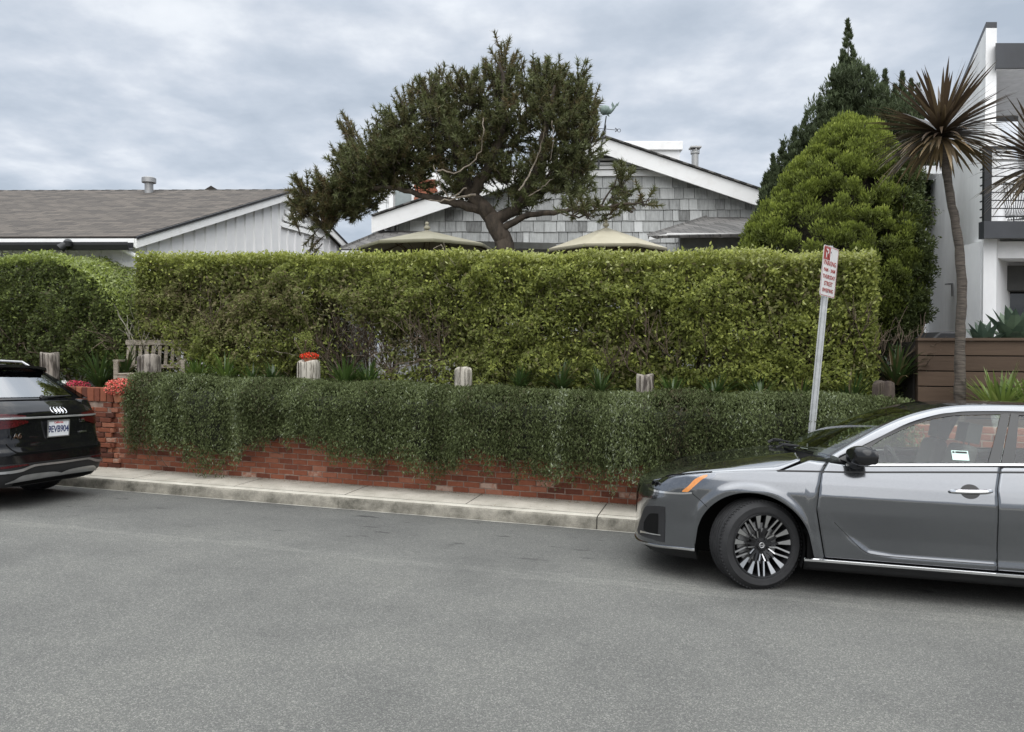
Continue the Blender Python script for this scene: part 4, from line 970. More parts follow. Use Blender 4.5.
# rows continue a little above the band on the left/right are hidden by the bargeboards
mb.build('shingles', m_sh, hS, world=True)
mb=MB()                                                   # broad white bargeboards
bh=.35
for X in (RX,LX-.25):
    p=Vector((AP.x,HY-.28,AP.z)); q=Vector((X,HY-.28,rake(X)))
    mb.hexa([p-zz*bh,q-zz*bh,q-zz*bh+Vector((0,.05,0)),p-zz*bh+Vector((0,.05,0)),p,q,q+Vector((0,.05,0)),p+Vector((0,.05,0))])
mb.build('bargeboard', m_wtrim, hS, world=True)
mb=MB()
for X in (RX,LX-.25):                                     # soffit
    p=Vector((AP.x,HY-.23,AP.z-.03)); q=Vector((X,HY-.23,rake(X)-.03)); mb.hexa([p-zz*.05,q-zz*.05,q-zz*.05+Vector((0,.33,0)),p-zz*.05+Vector((0,.33,0)),p,q,q+Vector((0,.33,0)),p+Vector((0,.33,0))])
mb.build('soffit', m_wtrim, hS, world=True)
mb=MB(); uvs=[]
for X in (RX,LX-.25):
    p=Vector((AP.x,HY-.34,AP.z+.05)); q=Vector((X,HY-.34,rake(X)+.05)); mb.add([p,q,q+Vector((0,9,0)),p+Vector((0,9,0))],[(0,1,2,3)]); uvs+=[(0,0),(0,5),(9,5),(9,0)]
mb.build('roof', m_rfD, hS, world=True, uvs=uvs, solid=.03)
mb=MB()                                                   # louvred vent band under the apex
cx=H(600,150).x; zb_=H(600,171.5).z; zt_=H(600,149.5).z; hwv=H(654,171).x-cx
mb.hexa([(H(545,175).x,HY-.02,zb_-.10),(H(668,175).x,HY-.02,zb_-.10),(H(668,175).x,HY+.05,zb_-.10),(H(545,175).x,HY+.05,zb_-.10),(H(545,175).x,HY-.02,zb_+.0),(H(668,175).x,HY-.02,zb_),(H(668,175).x,HY+.05,zb_),(H(545,175).x,HY+.05,zb_)])
mb.prism([(H(550,171).x,HY+.0,zb_),(H(664,171).x,HY+.0,zb_),(AP.x,HY+.0,AP.z-.45)],(0,.06,0))
mb.build('gable_trim', m_wtrim, hS, world=True)
mb=MB()
for k in range(5):
    z0=zb_+.02+k*(zt_-zb_)/5; f=1-(z0-zb_)/(zt_-zb_); w=hwv*f*.97
    mb.add([(cx-w,HY-.015,z0+.015),(cx+w,HY-.015,z0+.015),(cx+w*.9,HY-.015,z0+.04),(cx-w*.9,HY-.015,z0+.04)],[(0,1,2,3)])
w0=Vector((cx-hwv-.1,HY-.03,zb_)); 
for sgn in (-1,1):
    mb.tube([(cx,HY-.02,zt_+.06),(cx+sgn*(hwv+.12),HY-.02,zb_+.02)],.012,4)
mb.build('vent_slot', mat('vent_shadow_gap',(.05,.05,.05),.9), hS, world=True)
mb=MB()
for k in range(5):
    z0=zb_+.045+k*(zt_-zb_)/5; f=1-(z0-zb_)/(zt_-zb_); w=hwv*f*.93
    if w>.05: mb.hexa([(cx-w,HY-.045,z0),(cx+w,HY-.045,z0),(cx+w,HY-.012,z0),(cx-w,HY-.012,z0),(cx-w*.9,HY-.02,z0+.055),(cx+w*.9,HY-.02,z0+.055),(cx+w*.9,HY-.012,z0+.055),(cx-w*.9,HY-.012,z0+.055)])
mb.build('vent_louvre', m_wtrim, hS, world=True)
# box dormer with overhanging flat roof behind the right slope
BY=19.5; bL,bR=at(612,141,BY),at(683,141,BY)
mb=MB(); mb.box(((bL.x+bR.x)/2,BY+2,at(650,141,BY).z-.11),(bR.x-bL.x,4,.22)); mb.box(((bL.x+bR.x)/2,BY+2.03,at(650,152,BY).z-.10),(bR.x-bL.x-.12,3.9,.40)); mb.build('dormer_roof', m_wtrim, hS, world=True, bevel=.01)
mb=MB(); mb.box(((bL.x+bR.x)/2-.3,BY+2.4,at(650,175,BY).z),(bR.x-bL.x-1.0,2.6,1.2)); mb.build('dormer_wall', mat('dormer_grey',(.30,.31,.31),.8), hS, world=True)
mb=MB(); p=at(695,165,18.6); h=at(695,147,18.6).z-p.z; mb.lathe([(.085,-.5),(.085,h*.62),(.11,h*.62),(.11,h*.72),(.075,h*.76),(.075,h*.84)],14,c=p); mb.box((p.x,p.y,p.z+h*.95),(.26,.26,.035)); 
for a_ in range(4): mb.box((p.x+.1*math.cos(a_*1.57),p.y+.1*math.sin(a_*1.57),p.z+h*.88),(.02,.02,.12))
mb.build('flue_pipe', mat('galvanised',(.42,.42,.41),.45,metal=.5), hS, world=True, smooth=True, ang=30)
# raised white part at the left with a window, and the brick chimney
RY=18.4; xl=at(378,200,RY).x; xr=at(452,200,RY).x; zt3=at(400,172,RY).z
mb=MB(); mb.box(((xl+xr)/2,RY+.8,(zt3+zf)/2),(xr-xl,1.5,zt3-zf)); mb.build('upper_wall', m_white, hS, world=True)
mb=MB(); z=at(383,232,RY).z
row=.24
while z<zt3-.1: shrow(z,xl,at(389,200,RY).x,RY+.04); z+=row
mb.build('upper_shingles', tintmat('white_shingle',[(0,(.5,.5,.5)),(.5,(.72,.73,.73)),(1,(.8,.8,.8))],.7,5,.1,.3), hS, world=True)
mb=MB(); w0=at(395,178,RY-.02); w1=at(437,217,RY-.02); mb.box(((w0.x+w1.x)/2,RY+.0,(w0.z+w1.z)/2),(w1.x-w0.x,.02,w0.z-w1.z)); wn=mb.build('window', mat('window_glass',(.20,.24,.24),.08,col2=(.10,.13,.13),scale=2,spec=.8), hS, world=True)
mb=MB()
for px,w in ((391,.10),(413,.07),(438,.08)): p=at(px,197,RY-.05); mb.box((p.x,RY-.03,p.z),(w,.05,w0.z-w1.z+.05))
mb.box(((w0.x+w1.x)/2,RY-.03,w0.z),(w1.x-w0.x,.05,.08)); mb.build('window_frame', m_wtrim, wn, world=True)
MW[wn.name]=MW[hS.name]
mb=MB(); p=at(425,195,17.9); 
for k in range(19):
    for i in range(3): mb.box((p.x-.17+i*.17+(.04 if k%2 else 0),17.9,p.z-.95+k*.07),(.155,.24,.06),tint=float(np.clip(rng.normal(.6,.15),0,1)))
mb.build('chimney', m_brick, hS, world=True)
mb=MB(); mb.box((p.x,17.95,p.z-.30),(.47,.26,1.3)); mb.build('chimney_core', m_mort, hS, world=True)
# lower hip roof at the left and porch roof at the right
def hip(pts, name='lower_roof'):
    mb=MB(); mb.add(pts,[tuple(range(len(pts)))]); P0=Vector(pts[0]); uv=[((Vector(p)-P0).x,(Vector(p)-P0).length*.8) for p in pts]
    mb.build(name,m_rfD,hS,world=True,uvs=uv,solid=.05)
ly=15.6
hip([at(341,249,ly),at(420,249,ly),at(430,231,HY-.05),at(385,231,HY-.05)])
hip([at(341,249,ly),at(385,231,HY-.05),at(384,231,HY+3),at(345,249,HY+3)])
mb=MB(); a_,b2=at(341,250,ly),at(420,250,ly); mb.hexa([a_-zz*.14,b2-zz*.14,b2-zz*.14+Vector((0,.04,0)),a_-zz*.14+Vector((0,.04,0)),a_-zz*.01,b2-zz*.01,b2-zz*.01+Vector((0,.04,0)),a_-zz*.01+Vector((0,.04,0))]); mb.build('fascia',m_wtrim,hS,world=True)
py_=15.0
hip([at(648,236,py_-.3),at(760,233.5,py_-.3),at(760,217.5,HY-.02),at(708,217,HY-.02)],'porch_roof')
hip([at(648,236,py_-.3),at(708,217,HY-.02),at(690,230,HY-.02)],'porch_roof')
mb=MB(); a_,b2=at(667,233,py_-.2),at(765,233,py_-.2); v=Vector((0,.05,0)); mb.hexa([a_-zz*.08,b2-zz*.08,b2-zz*.08+v,a_-zz*.08+v,a_,b2,b2+v,a_+v])
a_=at(649,237,py_-.3); b2=at(667,234,py_-.25); mb.hexa([a_-zz*.06,b2-zz*.06,b2-zz*.06+v,a_-zz*.06+v,a_,b2,b2+v,a_+v]); mb.build('porch_fascia',m_wtrim,hS,world=True)
mb=MB(); a_,b2=at(680,237,py_+.3),at(765,237,py_+.3); mb.hexa([up(a_,zf),up(b2,zf),up(b2,zf)+v*3,up(a_,zf)+v*3,up(a_,a_.z+.05),up(b2,b2.z+.05),up(b2,b2.z+.05)+v*3,up(a_,a_.z+.05)+v*3]); mb.build('porch_wall',mat('porch_grey',(.42,.43,.44),.8),hS,world=True)
mb=MB()
for px in (671,721): p=at(px,235.5,py_-.1); mb.lathe([(0,-.05),(.04,-.04),(.05,0),(.03,.03),(0,.035)],12,c=p)
mb.parts('porch_light',m_wtrim,hS,world=True,smooth=True)
# patio lean-to edge seen between the parasols
mb=MB(); a_,b2=at(470,241,14.2),at(556,243,14.2); mb.hexa([a_-zz*.12,b2-zz*.12,b2-zz*.12+v*20,a_-zz*.12+v*20,a_,b2,b2+v*20,a_+v*20]); 
for px in (475,551): p=at(px,245,14.25); mb.box((p.x,14.3,(p.z+gH)/2),(.09,.09,p.z-gH))
pg=thing('patio_cover','flat grey patio cover edge between the two parasols','patio cover',(p.x,14.3,gH)); mb.build('cover',mat('patio_grey',(.30,.30,.28),.8),pg,world=True)

# ---- weathervane
m_cop=mat('verdigris',(.20,.27,.24),.7,col2=(.11,.14,.13),scale=20)
wy=15.8; p0=at(598,170,wy); p1=at(606,122,wy); wv=thing('weathervane','green whale weathervane on a thin pole in front of the house gable','weathervane',p0)
mb=MB(); mb.tube([p0,at(601,147,wy),at(604.5,128,wy),at(606.3,116,wy)],[.022,.018,.014,.012],6); mb.build('pole',m_dark,wv,world=True)
mb=MB(); c0=at(605,111,wy); pts=[(-.105,.0),(-.09,.01),(-.06,.02),(0,.03),(.06,.02),(.11,.0),(.17,.05),(.22,.11),(.245,.16)]; rad=[.012,.075,.098,.100,.086,.050,.028,.018,.012]
mb.tube([c0+Vector((x-.0,0,z-.01)) for x,z in pts],rad,12)
mb.prism([c0+Vector((.16,-.008,.04)),c0+Vector((.20,-.008,.10)),c0+Vector((.15,-.008,.19)),c0+Vector((.13,-.008,.13))],(0,.016,0)); mb.prism([c0+Vector((.19,-.008,.08)),c0+Vector((.30,-.008,.20)),c0+Vector((.27,-.008,.11))],(0,.016,0)); mb.prism([c0+Vector((.02,-.008,-.07)),c0+Vector((.09,-.008,-.12)),c0+Vector((.08,-.008,-.03))],(0,.016,0))
mb.build('whale',m_cop,wv,world=True,smooth=True)
mb=MB(); c1=at(605.5,129,wy); 
for d_ in (Vector((.22,0,-.02)),Vector((-.22,0,.02)),Vector((.02,.2,.0)),Vector((-.02,-.2,0))): mb.tube([c1,c1+d_],.007,4); mb.tube([c1+d_*.9+zz*.04,c1+d_*1.15],.010,4); mb.tube([c1+d_*.9-zz*.04,c1+d_*1.15],.010,4)
for a_ in range(10): 
    t0_=a_*.628; mb.tube([c1+Vector((.28+.035*math.cos(t0_),0,-.03+.035*math.sin(t0_))),c1+Vector((.28+.035*math.cos(t0_+.7),0,-.03+.035*math.sin(t0_+.7)))],.006,4)
mb.build('compass_arm',m_dark,wv,world=True)

# ---- parasols
m_canvas=mat('khaki_canvas',(.40,.37,.28),.9,col2=(.35,.32,.24),scale=3,detail=4)
m_canvas2=mat('olive_canvas',(.30,.285,.215),.9,col2=(.25,.235,.175),scale=3,detail=4)
def parasol(px,ytop,yb,wpx,Y,lb,rot=.2,m_canvas=m_canvas):
    t=at(px,ytop,Y); b0=at(px,yb,Y); R=wpx/2/F*Y; th=thing('parasol',lb,'parasol',(t.x,Y,gH),group='khaki parasols on the patio'); H_=t.z-gH; hgt=t.z-b0.z
    def canopy(r1,z1,r0,z0,nn=8,val=.05):
        mb=MB(); vs=[(0,0,z1+.02)]; fs=[]; rings=6
        ro=[]
        for i in range(rings+1):
            u=i/rings; rr=r0+(r1-r0)*u; row=[]
            for k in range(nn*4):
                a=rot+2*math.pi*k/(nn*4); seg=math.pi/nn; aa=((a-rot)%(2*seg))-seg; k_=math.cos(seg)/math.cos(aa); z=z1+(z0-z1)*(u**.97)-(.015*math.sin(u*3.14)*(1-abs(aa)/seg))
                row.append(Vector((rr*k_*math.cos(a),rr*k_*math.sin(a),z)))
            ro.append(row)
        mb.grid(ro,closed=True); last=ro[-1]; mb.grid([last,[p+Vector((0,0,-val)) for p in last]],closed=True); return mb
    canopy(R*.98,H_-.16*hgt,.16*R,H_-hgt*.98).build('canopy',m_canvas,th,smooth=True,ang=8,solid=.004)
    canopy(.22*R,H_-.02*hgt,.02,H_-.24*hgt,val=.03).build('vent_cap',m_canvas,th,smooth=True,ang=8,solid=.004)
    mb=MB(); mb.tube([(0,0,0),(0,0,H_)],.022,10); mb.build('pole',m_bench,th)
    mb=MB(); mb.lathe([(.02,H_),(.05,H_+.02),(.05,H_+.05),(.02,H_+.07),(.035,H_+.10),(.02,H_+.13),(0,H_+.135)],12); mb.build('finial',m_canvas,th,smooth=True)
    mb=MB()
    for k in range(8):
        a=rot+math.pi/4*k+0; mb.tube([(R*.06*math.cos(a),R*.06*math.sin(a),H_-hgt*.22),(R*.95*math.cos(a),R*.95*math.sin(a),H_-hgt*1.0)],.010,4)
        mb.tube([(0,0,H_-hgt*1.3-.15),(R*.5*math.cos(a),R*.5*math.sin(a),H_-hgt*.62)],.008,4)
    mb.build('rib',m_wood,th)
parasol(427,230,249,140,12.2,'darker olive-khaki parasol on the left, in front of the pine trunk',m_canvas=m_canvas2)
parasol(606,227,252,126,12.2,'khaki parasol on the right, in front of the shingled wall',.35)

# ---- modern white house at the right
m_stucco=mat('white_stucco',(.88,.88,.88),.75,col2=(.72,.72,.72),scale=1.6,detail=8,bump=.12,bscale=60,stretch=(1,1,.5),lo=.3,hi=.6)
m_char=mat('charcoal_panel',(.045,.048,.055),.5,col2=(.035,.037,.042),scale=3)
wh=thing('modern_house','white two-storey modern house with dark balcony at the right edge','house',at(960,330,11.5))
FX=10.6
def pbox(mb,x0,x1,y0,y1,z0,z1): mb.box(((x0+x1)/2,(y0+y1)/2,(z0+z1)/2),(x1-x0,y1-y0,z1-z0))
def sbox(mb,x0,x1,y0,y1,z0,z1):                          # its left side runs parallel to the oblique blade wall
    k=.62; a=x0+k*max(0,y0-FX); b_=x0+k*max(0,y1-FX); mb.hexa([(a,y0,z0),(x1,y0,z0),(x1,y1,z0),(b_,y1,z0),(a,y0,z1),(x1,y0,z1),(x1,y1,z1),(b_,y1,z1)])
# tall blade wall receding to the left (front end seen as the narrow pillar)
p=at(986,28,FX+.9); q=at(997,22,FX+.9); mdir=Vector((.44,1,0))
mb=MB()
pl,pr=up(p,0),up(q,0)
far=11.0
zt_=p.z; zb_=gH-1
def bl(a): return a
B=[up(pl,zb_),up(pr,zb_),up(pr+mdir*far,zb_),up(pl+mdir*far,zb_)]; Tt=[up(pl,zt_),up(pr,zt_),up(pr+mdir*far,zt_),up(pl+mdir*far,zt_)]
mb.hexa(B+Tt); 
# lower front wing
l0=at(985,150,FX-.2); l1=at(950,150,FX+2.4); n0=at(988,150,FX-.2)
lz=at(985,149,FX).z; md2=Vector((.23,1,0)); 
lf=at(926,300,14.6)
w_=[up(at(984,200,FX-.1),zb_),up(at(997,200,FX-.1),zb_),up(Vector((lf.x+2.5,lf.y+.6,0)),zb_),up(lf,zb_)]
mb.hexa(w_+[up(v_,at(960,150,FX+1.2).z) for v_ in w_])
mb.build('wall',m_stucco,wh,world=True)
mb=MB(); mb.hexa([v_+zz*.004 for v_ in Tt[:2]]+[v_+zz*.004 for v_ in Tt[2:]]+[v_+zz*.09 for v_ in Tt]); mb.build('coping',m_char,wh,world=True)
# recessed upper storey: back wall, roof slab with charcoal fascia
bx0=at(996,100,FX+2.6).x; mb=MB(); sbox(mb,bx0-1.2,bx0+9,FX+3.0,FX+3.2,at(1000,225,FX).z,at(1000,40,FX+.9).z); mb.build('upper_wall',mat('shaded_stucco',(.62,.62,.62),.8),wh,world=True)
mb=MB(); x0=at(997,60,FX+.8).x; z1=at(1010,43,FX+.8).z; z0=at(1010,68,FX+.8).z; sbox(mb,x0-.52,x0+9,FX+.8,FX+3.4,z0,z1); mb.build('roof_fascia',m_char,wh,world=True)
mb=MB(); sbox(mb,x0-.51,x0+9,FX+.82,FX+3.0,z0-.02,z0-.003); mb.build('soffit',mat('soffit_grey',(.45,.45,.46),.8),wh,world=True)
# balcony
mb=MB(); by=FX-.3; xl=at(984,230,by).x; zt1=at(1000,221,by).z; zt0=at(1000,238,by).z
pbox(mb,xl,xl+8,by,by+.06,zt0,zt1); pbox(mb,xl,xl+.06,by+.063,by+.12,zt0,zt1); mb.build('balcony_fascia',m_char,wh,world=True)
mb=MB(); sbox(mb,xl+.08,xl+8,by+.08,FX+2.95,zt0+.04,zt1-.08); mb.build('balcony_floor',m_stucco,wh,world=True)
mb=MB(); zr=at(1000,146,by).z; pbox(mb,xl,xl+.10,by,by+.05,zt1+.002,zr); pbox(mb,xl+.10,xl+8,by,by+.05,zr-.04,zr)
for x in (xl+1.4,xl+2.8,xl+4.2): pbox(mb,x,x+.05,by,by+.05,zt1+.002,zr-.04)
pbox(mb,xl,xl+.05,by+.06,by+.12,zr-.04,zr)
mb.build('railing_post',m_dark,wh,world=True)
mb=MB(); nb=9
for k in range(nb):
    z=zt1+(zr-zt1)*(k+.6)/(nb+.3); mb.tube([(xl+.05,by+.025,z),(xl+8,by+.025,z)],.008,5); mb.tube([(xl+.02,by+.05,z),(xl+.02,by+.12,z)],.011,5)
mb.build('railing_bar',m_dark,wh,world=True)
# ground floor: white frame with a dark window wall
zg=at(1000,258,FX).z
mb=MB(); xa=at(980,300,FX).x; xb=at(994,300,FX).x; pbox(mb,xa,xb,FX,FX+.4,zb_,zt0-.0); pbox(mb,xb,xb+8,FX+.01,FX+.41,zg,zt0); mb.build('ground_floor_frame',m_stucco,wh,world=True)
mb=MB(); sbox(mb,xb,xb+8,FX+1.2,FX+1.25,zb_,zg); mb.build('window_wall',mat('dark_window',(.012,.013,.014),.05,spec=.8),wh,world=True)
mb=MB(); z_=at(1000,291,FX+1).z; sbox(mb,xb,xb+8,FX+.9,FX+1.19,z_,zg); mb.build('header_panel',mat('header_grey',(.10,.10,.095),.7),wh,world=True)
mb=MB(); p=at(929,173,FX+3.4); mb.box((p.x,p.y,p.z),(.45,.5,.14)); mb.build('eave_beam',m_stucco,wh,world=True)
# wall lamp
p=at(949,284,12.3); wl=MB(); wl.box(p,(.07,.12,.02)); wl.box(p+Vector((.03,-.04,-.10)),(.015,.04,.20)); wl.build('wall_lamp',mat('lamp_grey',(.25,.25,.25),.5),wh,world=True)

# ---- string chair on the balcony
p=at(1010,222,FX+.7); ch=thing('lounge_chair','black string lounge chair on the balcony','chair',(p.x,p.y,zt1-.08),rz=math.radians(25))
mb=MB(); 
def egg(a,k=1.0,z0=.36): # rim of the shell
    x=.38*math.cos(a); y=.36*math.sin(a); return Vector((x*k,y*k,z0+.30*(1-math.cos(a))/2+.12*max(0,-math.cos(a))))
rim=[egg(2*math.pi*k/28) for k in range(29)]; mb.tube(rim,.012,6); mb.build('rim',m_dark,ch)
mb=MB(); cc=Vector((.06,0,.30)); base_=[cc+Vector((.14*math.cos(2*math.pi*k/28),.13*math.sin(2*math.pi*k/28),0)) for k in range(29)]
for k in range(28):
    for j in (0,.5):
        r_=egg(2*math.pi*(k+j)/28); b1=cc+Vector((.14*math.cos(2*math.pi*(k+j)/28),.13*math.sin(2*math.pi*(k+j)/28),0)); mb.tube([r_,(r_+b1)/2-zz*.04,b1],.005,4)
mb.tube(base_,.008,5); mb.build('string_seat',m_dark,ch)
for sx,sy in ((.28,.24),(.28,-.24),(-.26,.24),(-.26,-.24)):
    mb=MB(); mb.tube([(sx*.6,sy*.6,.30),(sx,sy,.0)],.011,6); mb.build('leg',m_dark,ch)

# ---- wooden fence and the dark entrance beside it
m_fw=tintmat('brown_fence_board',[(0,(.045,.030,.021)),(.5,(.10,.067,.045)),(1,(.165,.115,.08))],.75,4,.2,.3,stretch=(.6,.6,9))
FT=9.55
fA=s_at(918,FT); fB=fA+6.5; fe=thing('wooden_fence','brown fence of wide horizontal boards in front of the white modern house','fence',st(fA+2,FT,at_t(918,400,FT).z))
zt_=at_t(918,339,FT).z; dz=-.006
mb=MB(); bh_=.162
for k in range(7):
    s0=fA
    for seg in range(2):
        s1=fA+ (2.6 if seg==0 else 6.5); z=zt_-.02-k*(bh_+.012); ta=float(np.clip(rng.normal(.55,.14),0,1)); t_=FT+rng.normal()*.003
        a0=-.0028*0
        mb.hexa([st(s0,t_,z-bh_+dz*(s0-fA)),st(s1-.004,t_,z-bh_+dz*(s1-fA)),st(s1-.004,t_+.025,z-bh_+dz*(s1-fA)),st(s0,t_+.025,z-bh_+dz*(s0-fA)),st(s0,t_,z+dz*(s0-fA)),st(s1-.004,t_,z+dz*(s1-fA)),st(s1-.004,t_+.025,z+dz*(s1-fA)),st(s0,t_+.025,z+dz*(s0-fA))],ta); s0=s1
mb.build('board',m_fw,fe,world=True,bevel=.003,segs=1)
mb=MB(); mb.hexa([st(fA-.01,FT-.03,zt_-.018),st(fB,FT-.03,zt_-.018+dz*6),st(fB,FT+.10,zt_-.018+dz*6),st(fA-.01,FT+.10,zt_-.018),st(fA-.01,FT-.03,zt_+.012),st(fB,FT-.03,zt_+.012+dz*6),st(fB,FT+.10,zt_+.012+dz*6),st(fA-.01,FT+.10,zt_+.012)],.4); mb.build('cap_rail',m_fw,fe,world=True)
for s0 in (fA-.002,fA+2.58,fA+5.2):
    mb=MB(); mb.hexa([st(s0,FT+.027,zt_-1.7),st(s0+.09,FT+.027,zt_-1.7),st(s0+.09,FT+.12,zt_-1.7),st(s0,FT+.12,zt_-1.7),st(s0,FT+.027,zt_-.02),st(s0+.09,FT+.027,zt_-.02),st(s0+.09,FT+.12,zt_-.02),st(s0,FT+.12,zt_-.02)],.2); mb.build('fence_post',m_fw,fe,world=True)
mb=MB(); mb.hexa([st(fA+.1,FT+.028,zt_-1.5),st(fB,FT+.028,zt_-1.5),st(fB,FT+.034,zt_-1.5),st(fA+.1,FT+.034,zt_-1.5),st(fA+.1,FT+.028,zt_-.03),st(fB,FT+.028,zt_-.06),st(fB,FT+.034,zt_-.06),st(fA+.1,FT+.034,zt_-.03)]); mb.build('backing',mat('fence_backing',(.012,.010,.008),.95),fe,world=True)
mb=MB(); mb.hexa([st(fA-.02,FT+.13,zt_-1.7),st(fA+.02,FT+.13,zt_-1.7),st(fA-.9,FT+3.2,zt_-1.7),st(fA-.95,FT+3.2,zt_-1.7),st(fA-.02,FT+.13,zt_-.03),st(fA+.02,FT+.13,zt_-.03),st(fA-.9,FT+3.2,zt_-.03),st(fA-.95,FT+3.2,zt_-.03)],.05)
mb.build('side_panel',mat('recess_shadow',(.018,.014,.011),.9),fe,world=True)  # near-black colour stands in for the shadow of the recess
# dark shrub mass in the recess between hedge and fence
n=9000; s=rng.uniform(s_at(884,10.3),s_at(922,10.3),n); z=rng.uniform(0,1,n)*(at_t(900,345,10.3).z-float(kt(1.5))-.9)+float(kt(1.5))+.9
c=s3(s,10.3+rng.uniform(-.5,.7,n),z); sh=thing('small_shrub','low dark shrub in the shaded recess between the hedge and the wooden fence','shrub',st(s_at(903,10.3),10.3,float(kt(1.5))+.9))
fast_mesh('foliage',leaf_quads(c,rdir(n),rng.uniform(.03,.06,n),.022),np.clip(rng.normal(.2,.12,n),0,1),m_dk,sh)
# covered barbecue lid showing over the fence
p=at(939,341,10.6); bq=thing('barbecue_cover','black domed barbecue cover showing above the wooden fence','barbecue',(p.x,p.y,p.z-.9)); mb=MB()
mb.prism([(-.22,-.25,0),(.22,-.25,0),(.22,-.25,.93),(.15,-.25,1.02),(-.12,-.25,1.02),(-.22,-.25,.93)],(0,.5,0)); mb.build('cover',mat('black_vinyl',(.02,.02,.022),.5),bq,bevel=.02)
# agaves behind the fence
m_ag=leafmat('agave_leaf',[(0,(.035,.055,.04)),(.5,(.07,.105,.075)),(1,(.15,.20,.13))],.1,.45,.4)
def agave(px,py,t,R,n,lb,tint=.5):
    p=at_t(px,py,t); th=thing('agave_plant',lb,'agave',p,group='agaves behind the wooden fence'); vv=[];tv=[]
    for i in range(n):
        a=i*2.4+rng.normal()*.1; el=.15+1.25*(i/n); d=Vector((math.cos(a)*math.cos(el),math.sin(a)*math.cos(el),math.sin(el))); side=d.cross(zz).normalized(); q=p.copy(); pts=[]; dd=d.copy(); seg=6; nrm=side.cross(d)
        for k in range(seg+1):
            u=k/seg; w=R*.15*(math.sin(math.pi*(.22+.78*u))**.8 if u<1 else 0)+.001; pts.append((q-side*w+nrm*w*.35,q,q+side*w+nrm*w*.35)); q=q+dd*R/seg; dd=(dd+zz*(-.04)).normalized()
        for k in range(seg):
            A,B=pts[k],pts[k+1]; vv.append((A[0],A[1],B[1],B[0])); vv.append((A[1],A[2],B[2],B[1])); t_=float(np.clip(tint+rng.normal()*.12,0,1)); tv+=[t_,t_]
    fast_mesh('leaves',np.array([[tuple(x) for x in q] for q in vv]),tv,m_ag,th); return th
agave(984,352,10.3,.40,22,'green agave behind the fence just right of the cordyline trunk',.5)
agave(1013,350,10.5,.56,26,'large grey-green agave behind the fence at the right edge',.75)
agave(1042,350,10.6,.55,20,'agave behind the fence cut off by the right edge',.6)
strap_clump('strap_leaf_plant','pale yellow-green spiky plant in front of the wooden fence above the sedan roof',1000,418,9.1,60,.50,.035,.9,m=m_strap,droop=.5)
strap_clump('strap_leaf_plant','smaller pale green spiky plant at the fence foot near the right edge',1030,415,9.1,40,.45,.035,.8,m=m_strap,droop=.5)
# ============================================================ CARS
def paint(name, col, metal, rough=.28, flake=.0):
    m, nt, b = nodes(name); L=nt.links
    b.inputs['Base Color'].default_value=(*col,1); b.inputs['Metallic'].default_value=metal; b.inputs['Roughness'].default_value=rough
    b.inputs['Coat Weight'].default_value=1; b.inputs['Coat Roughness'].default_value=.02
    tc=N(nt,'ShaderNodeTexCoord'); n=N(nt,'ShaderNodeTexNoise',Scale=900,Detail=1); L.new(tc.outputs['Object'],n.inputs['Vector'])
    r=ramp(nt,[(.3,tuple(c*.8 for c in col)),(.7,tuple(c*1.2 for c in col))],n.outputs[0]); L.new(r.outputs[0],b.inputs['Base Color'])
    # a little road dust low down
    return m
m_grey=paint('grey_metallic_paint',(.175,.183,.196),.95,.15); m_blk=mat('black_paint',(.006,.006,.007),.06,col2=(.005,.005,.006),spec=.45)
m_glossblk=mat('gloss_black',(.010,.010,.011),.15); m_plas=mat('dark_plastic',(.022,.022,.023),.55,spec=.35)
m_under=mat('underbody',(.008,.008,.008),.95,spec=.1)
m_chrome=mat('chrome',(.80,.80,.81),.12,metal=1,col2=(.75,.75,.76)); m_silver=mat('satin_silver',(.50,.50,.50),.35,metal=.8)
m_tyre=mat('tyre_rubber',(.030,.030,.031),.75,col2=(.022,.022,.023),scale=14,spec=.3)
m_alloy=mat('machined_alloy',(.60,.60,.60),.28,metal=1,col2=(.52,.52,.52)); m_alblk=mat('rim_black',(.012,.012,.013),.3,spec=.5)
m_glass=glassmat('car_glass',(.88,.94,.89),1.5); m_glassr=glassmat('tinted_glass',(.16,.19,.19),2.3); m_lens=glassmat('lamp_lens',(.92,.93,.95),1.35)
m_red=mat('red_lamp',(.07,.003,.005),.25,coat=.1,col2=(.03,.002,.003),scale=40); m_amber=mat('amber_lamp',(.90,.36,.09),.25,coat=.4,col2=(.75,.26,.06),scale=60)
m_seat=mat('seat_cloth',(.07,.07,.068),.85); m_inter=mat('interior_dark',(.03,.03,.03),.8)

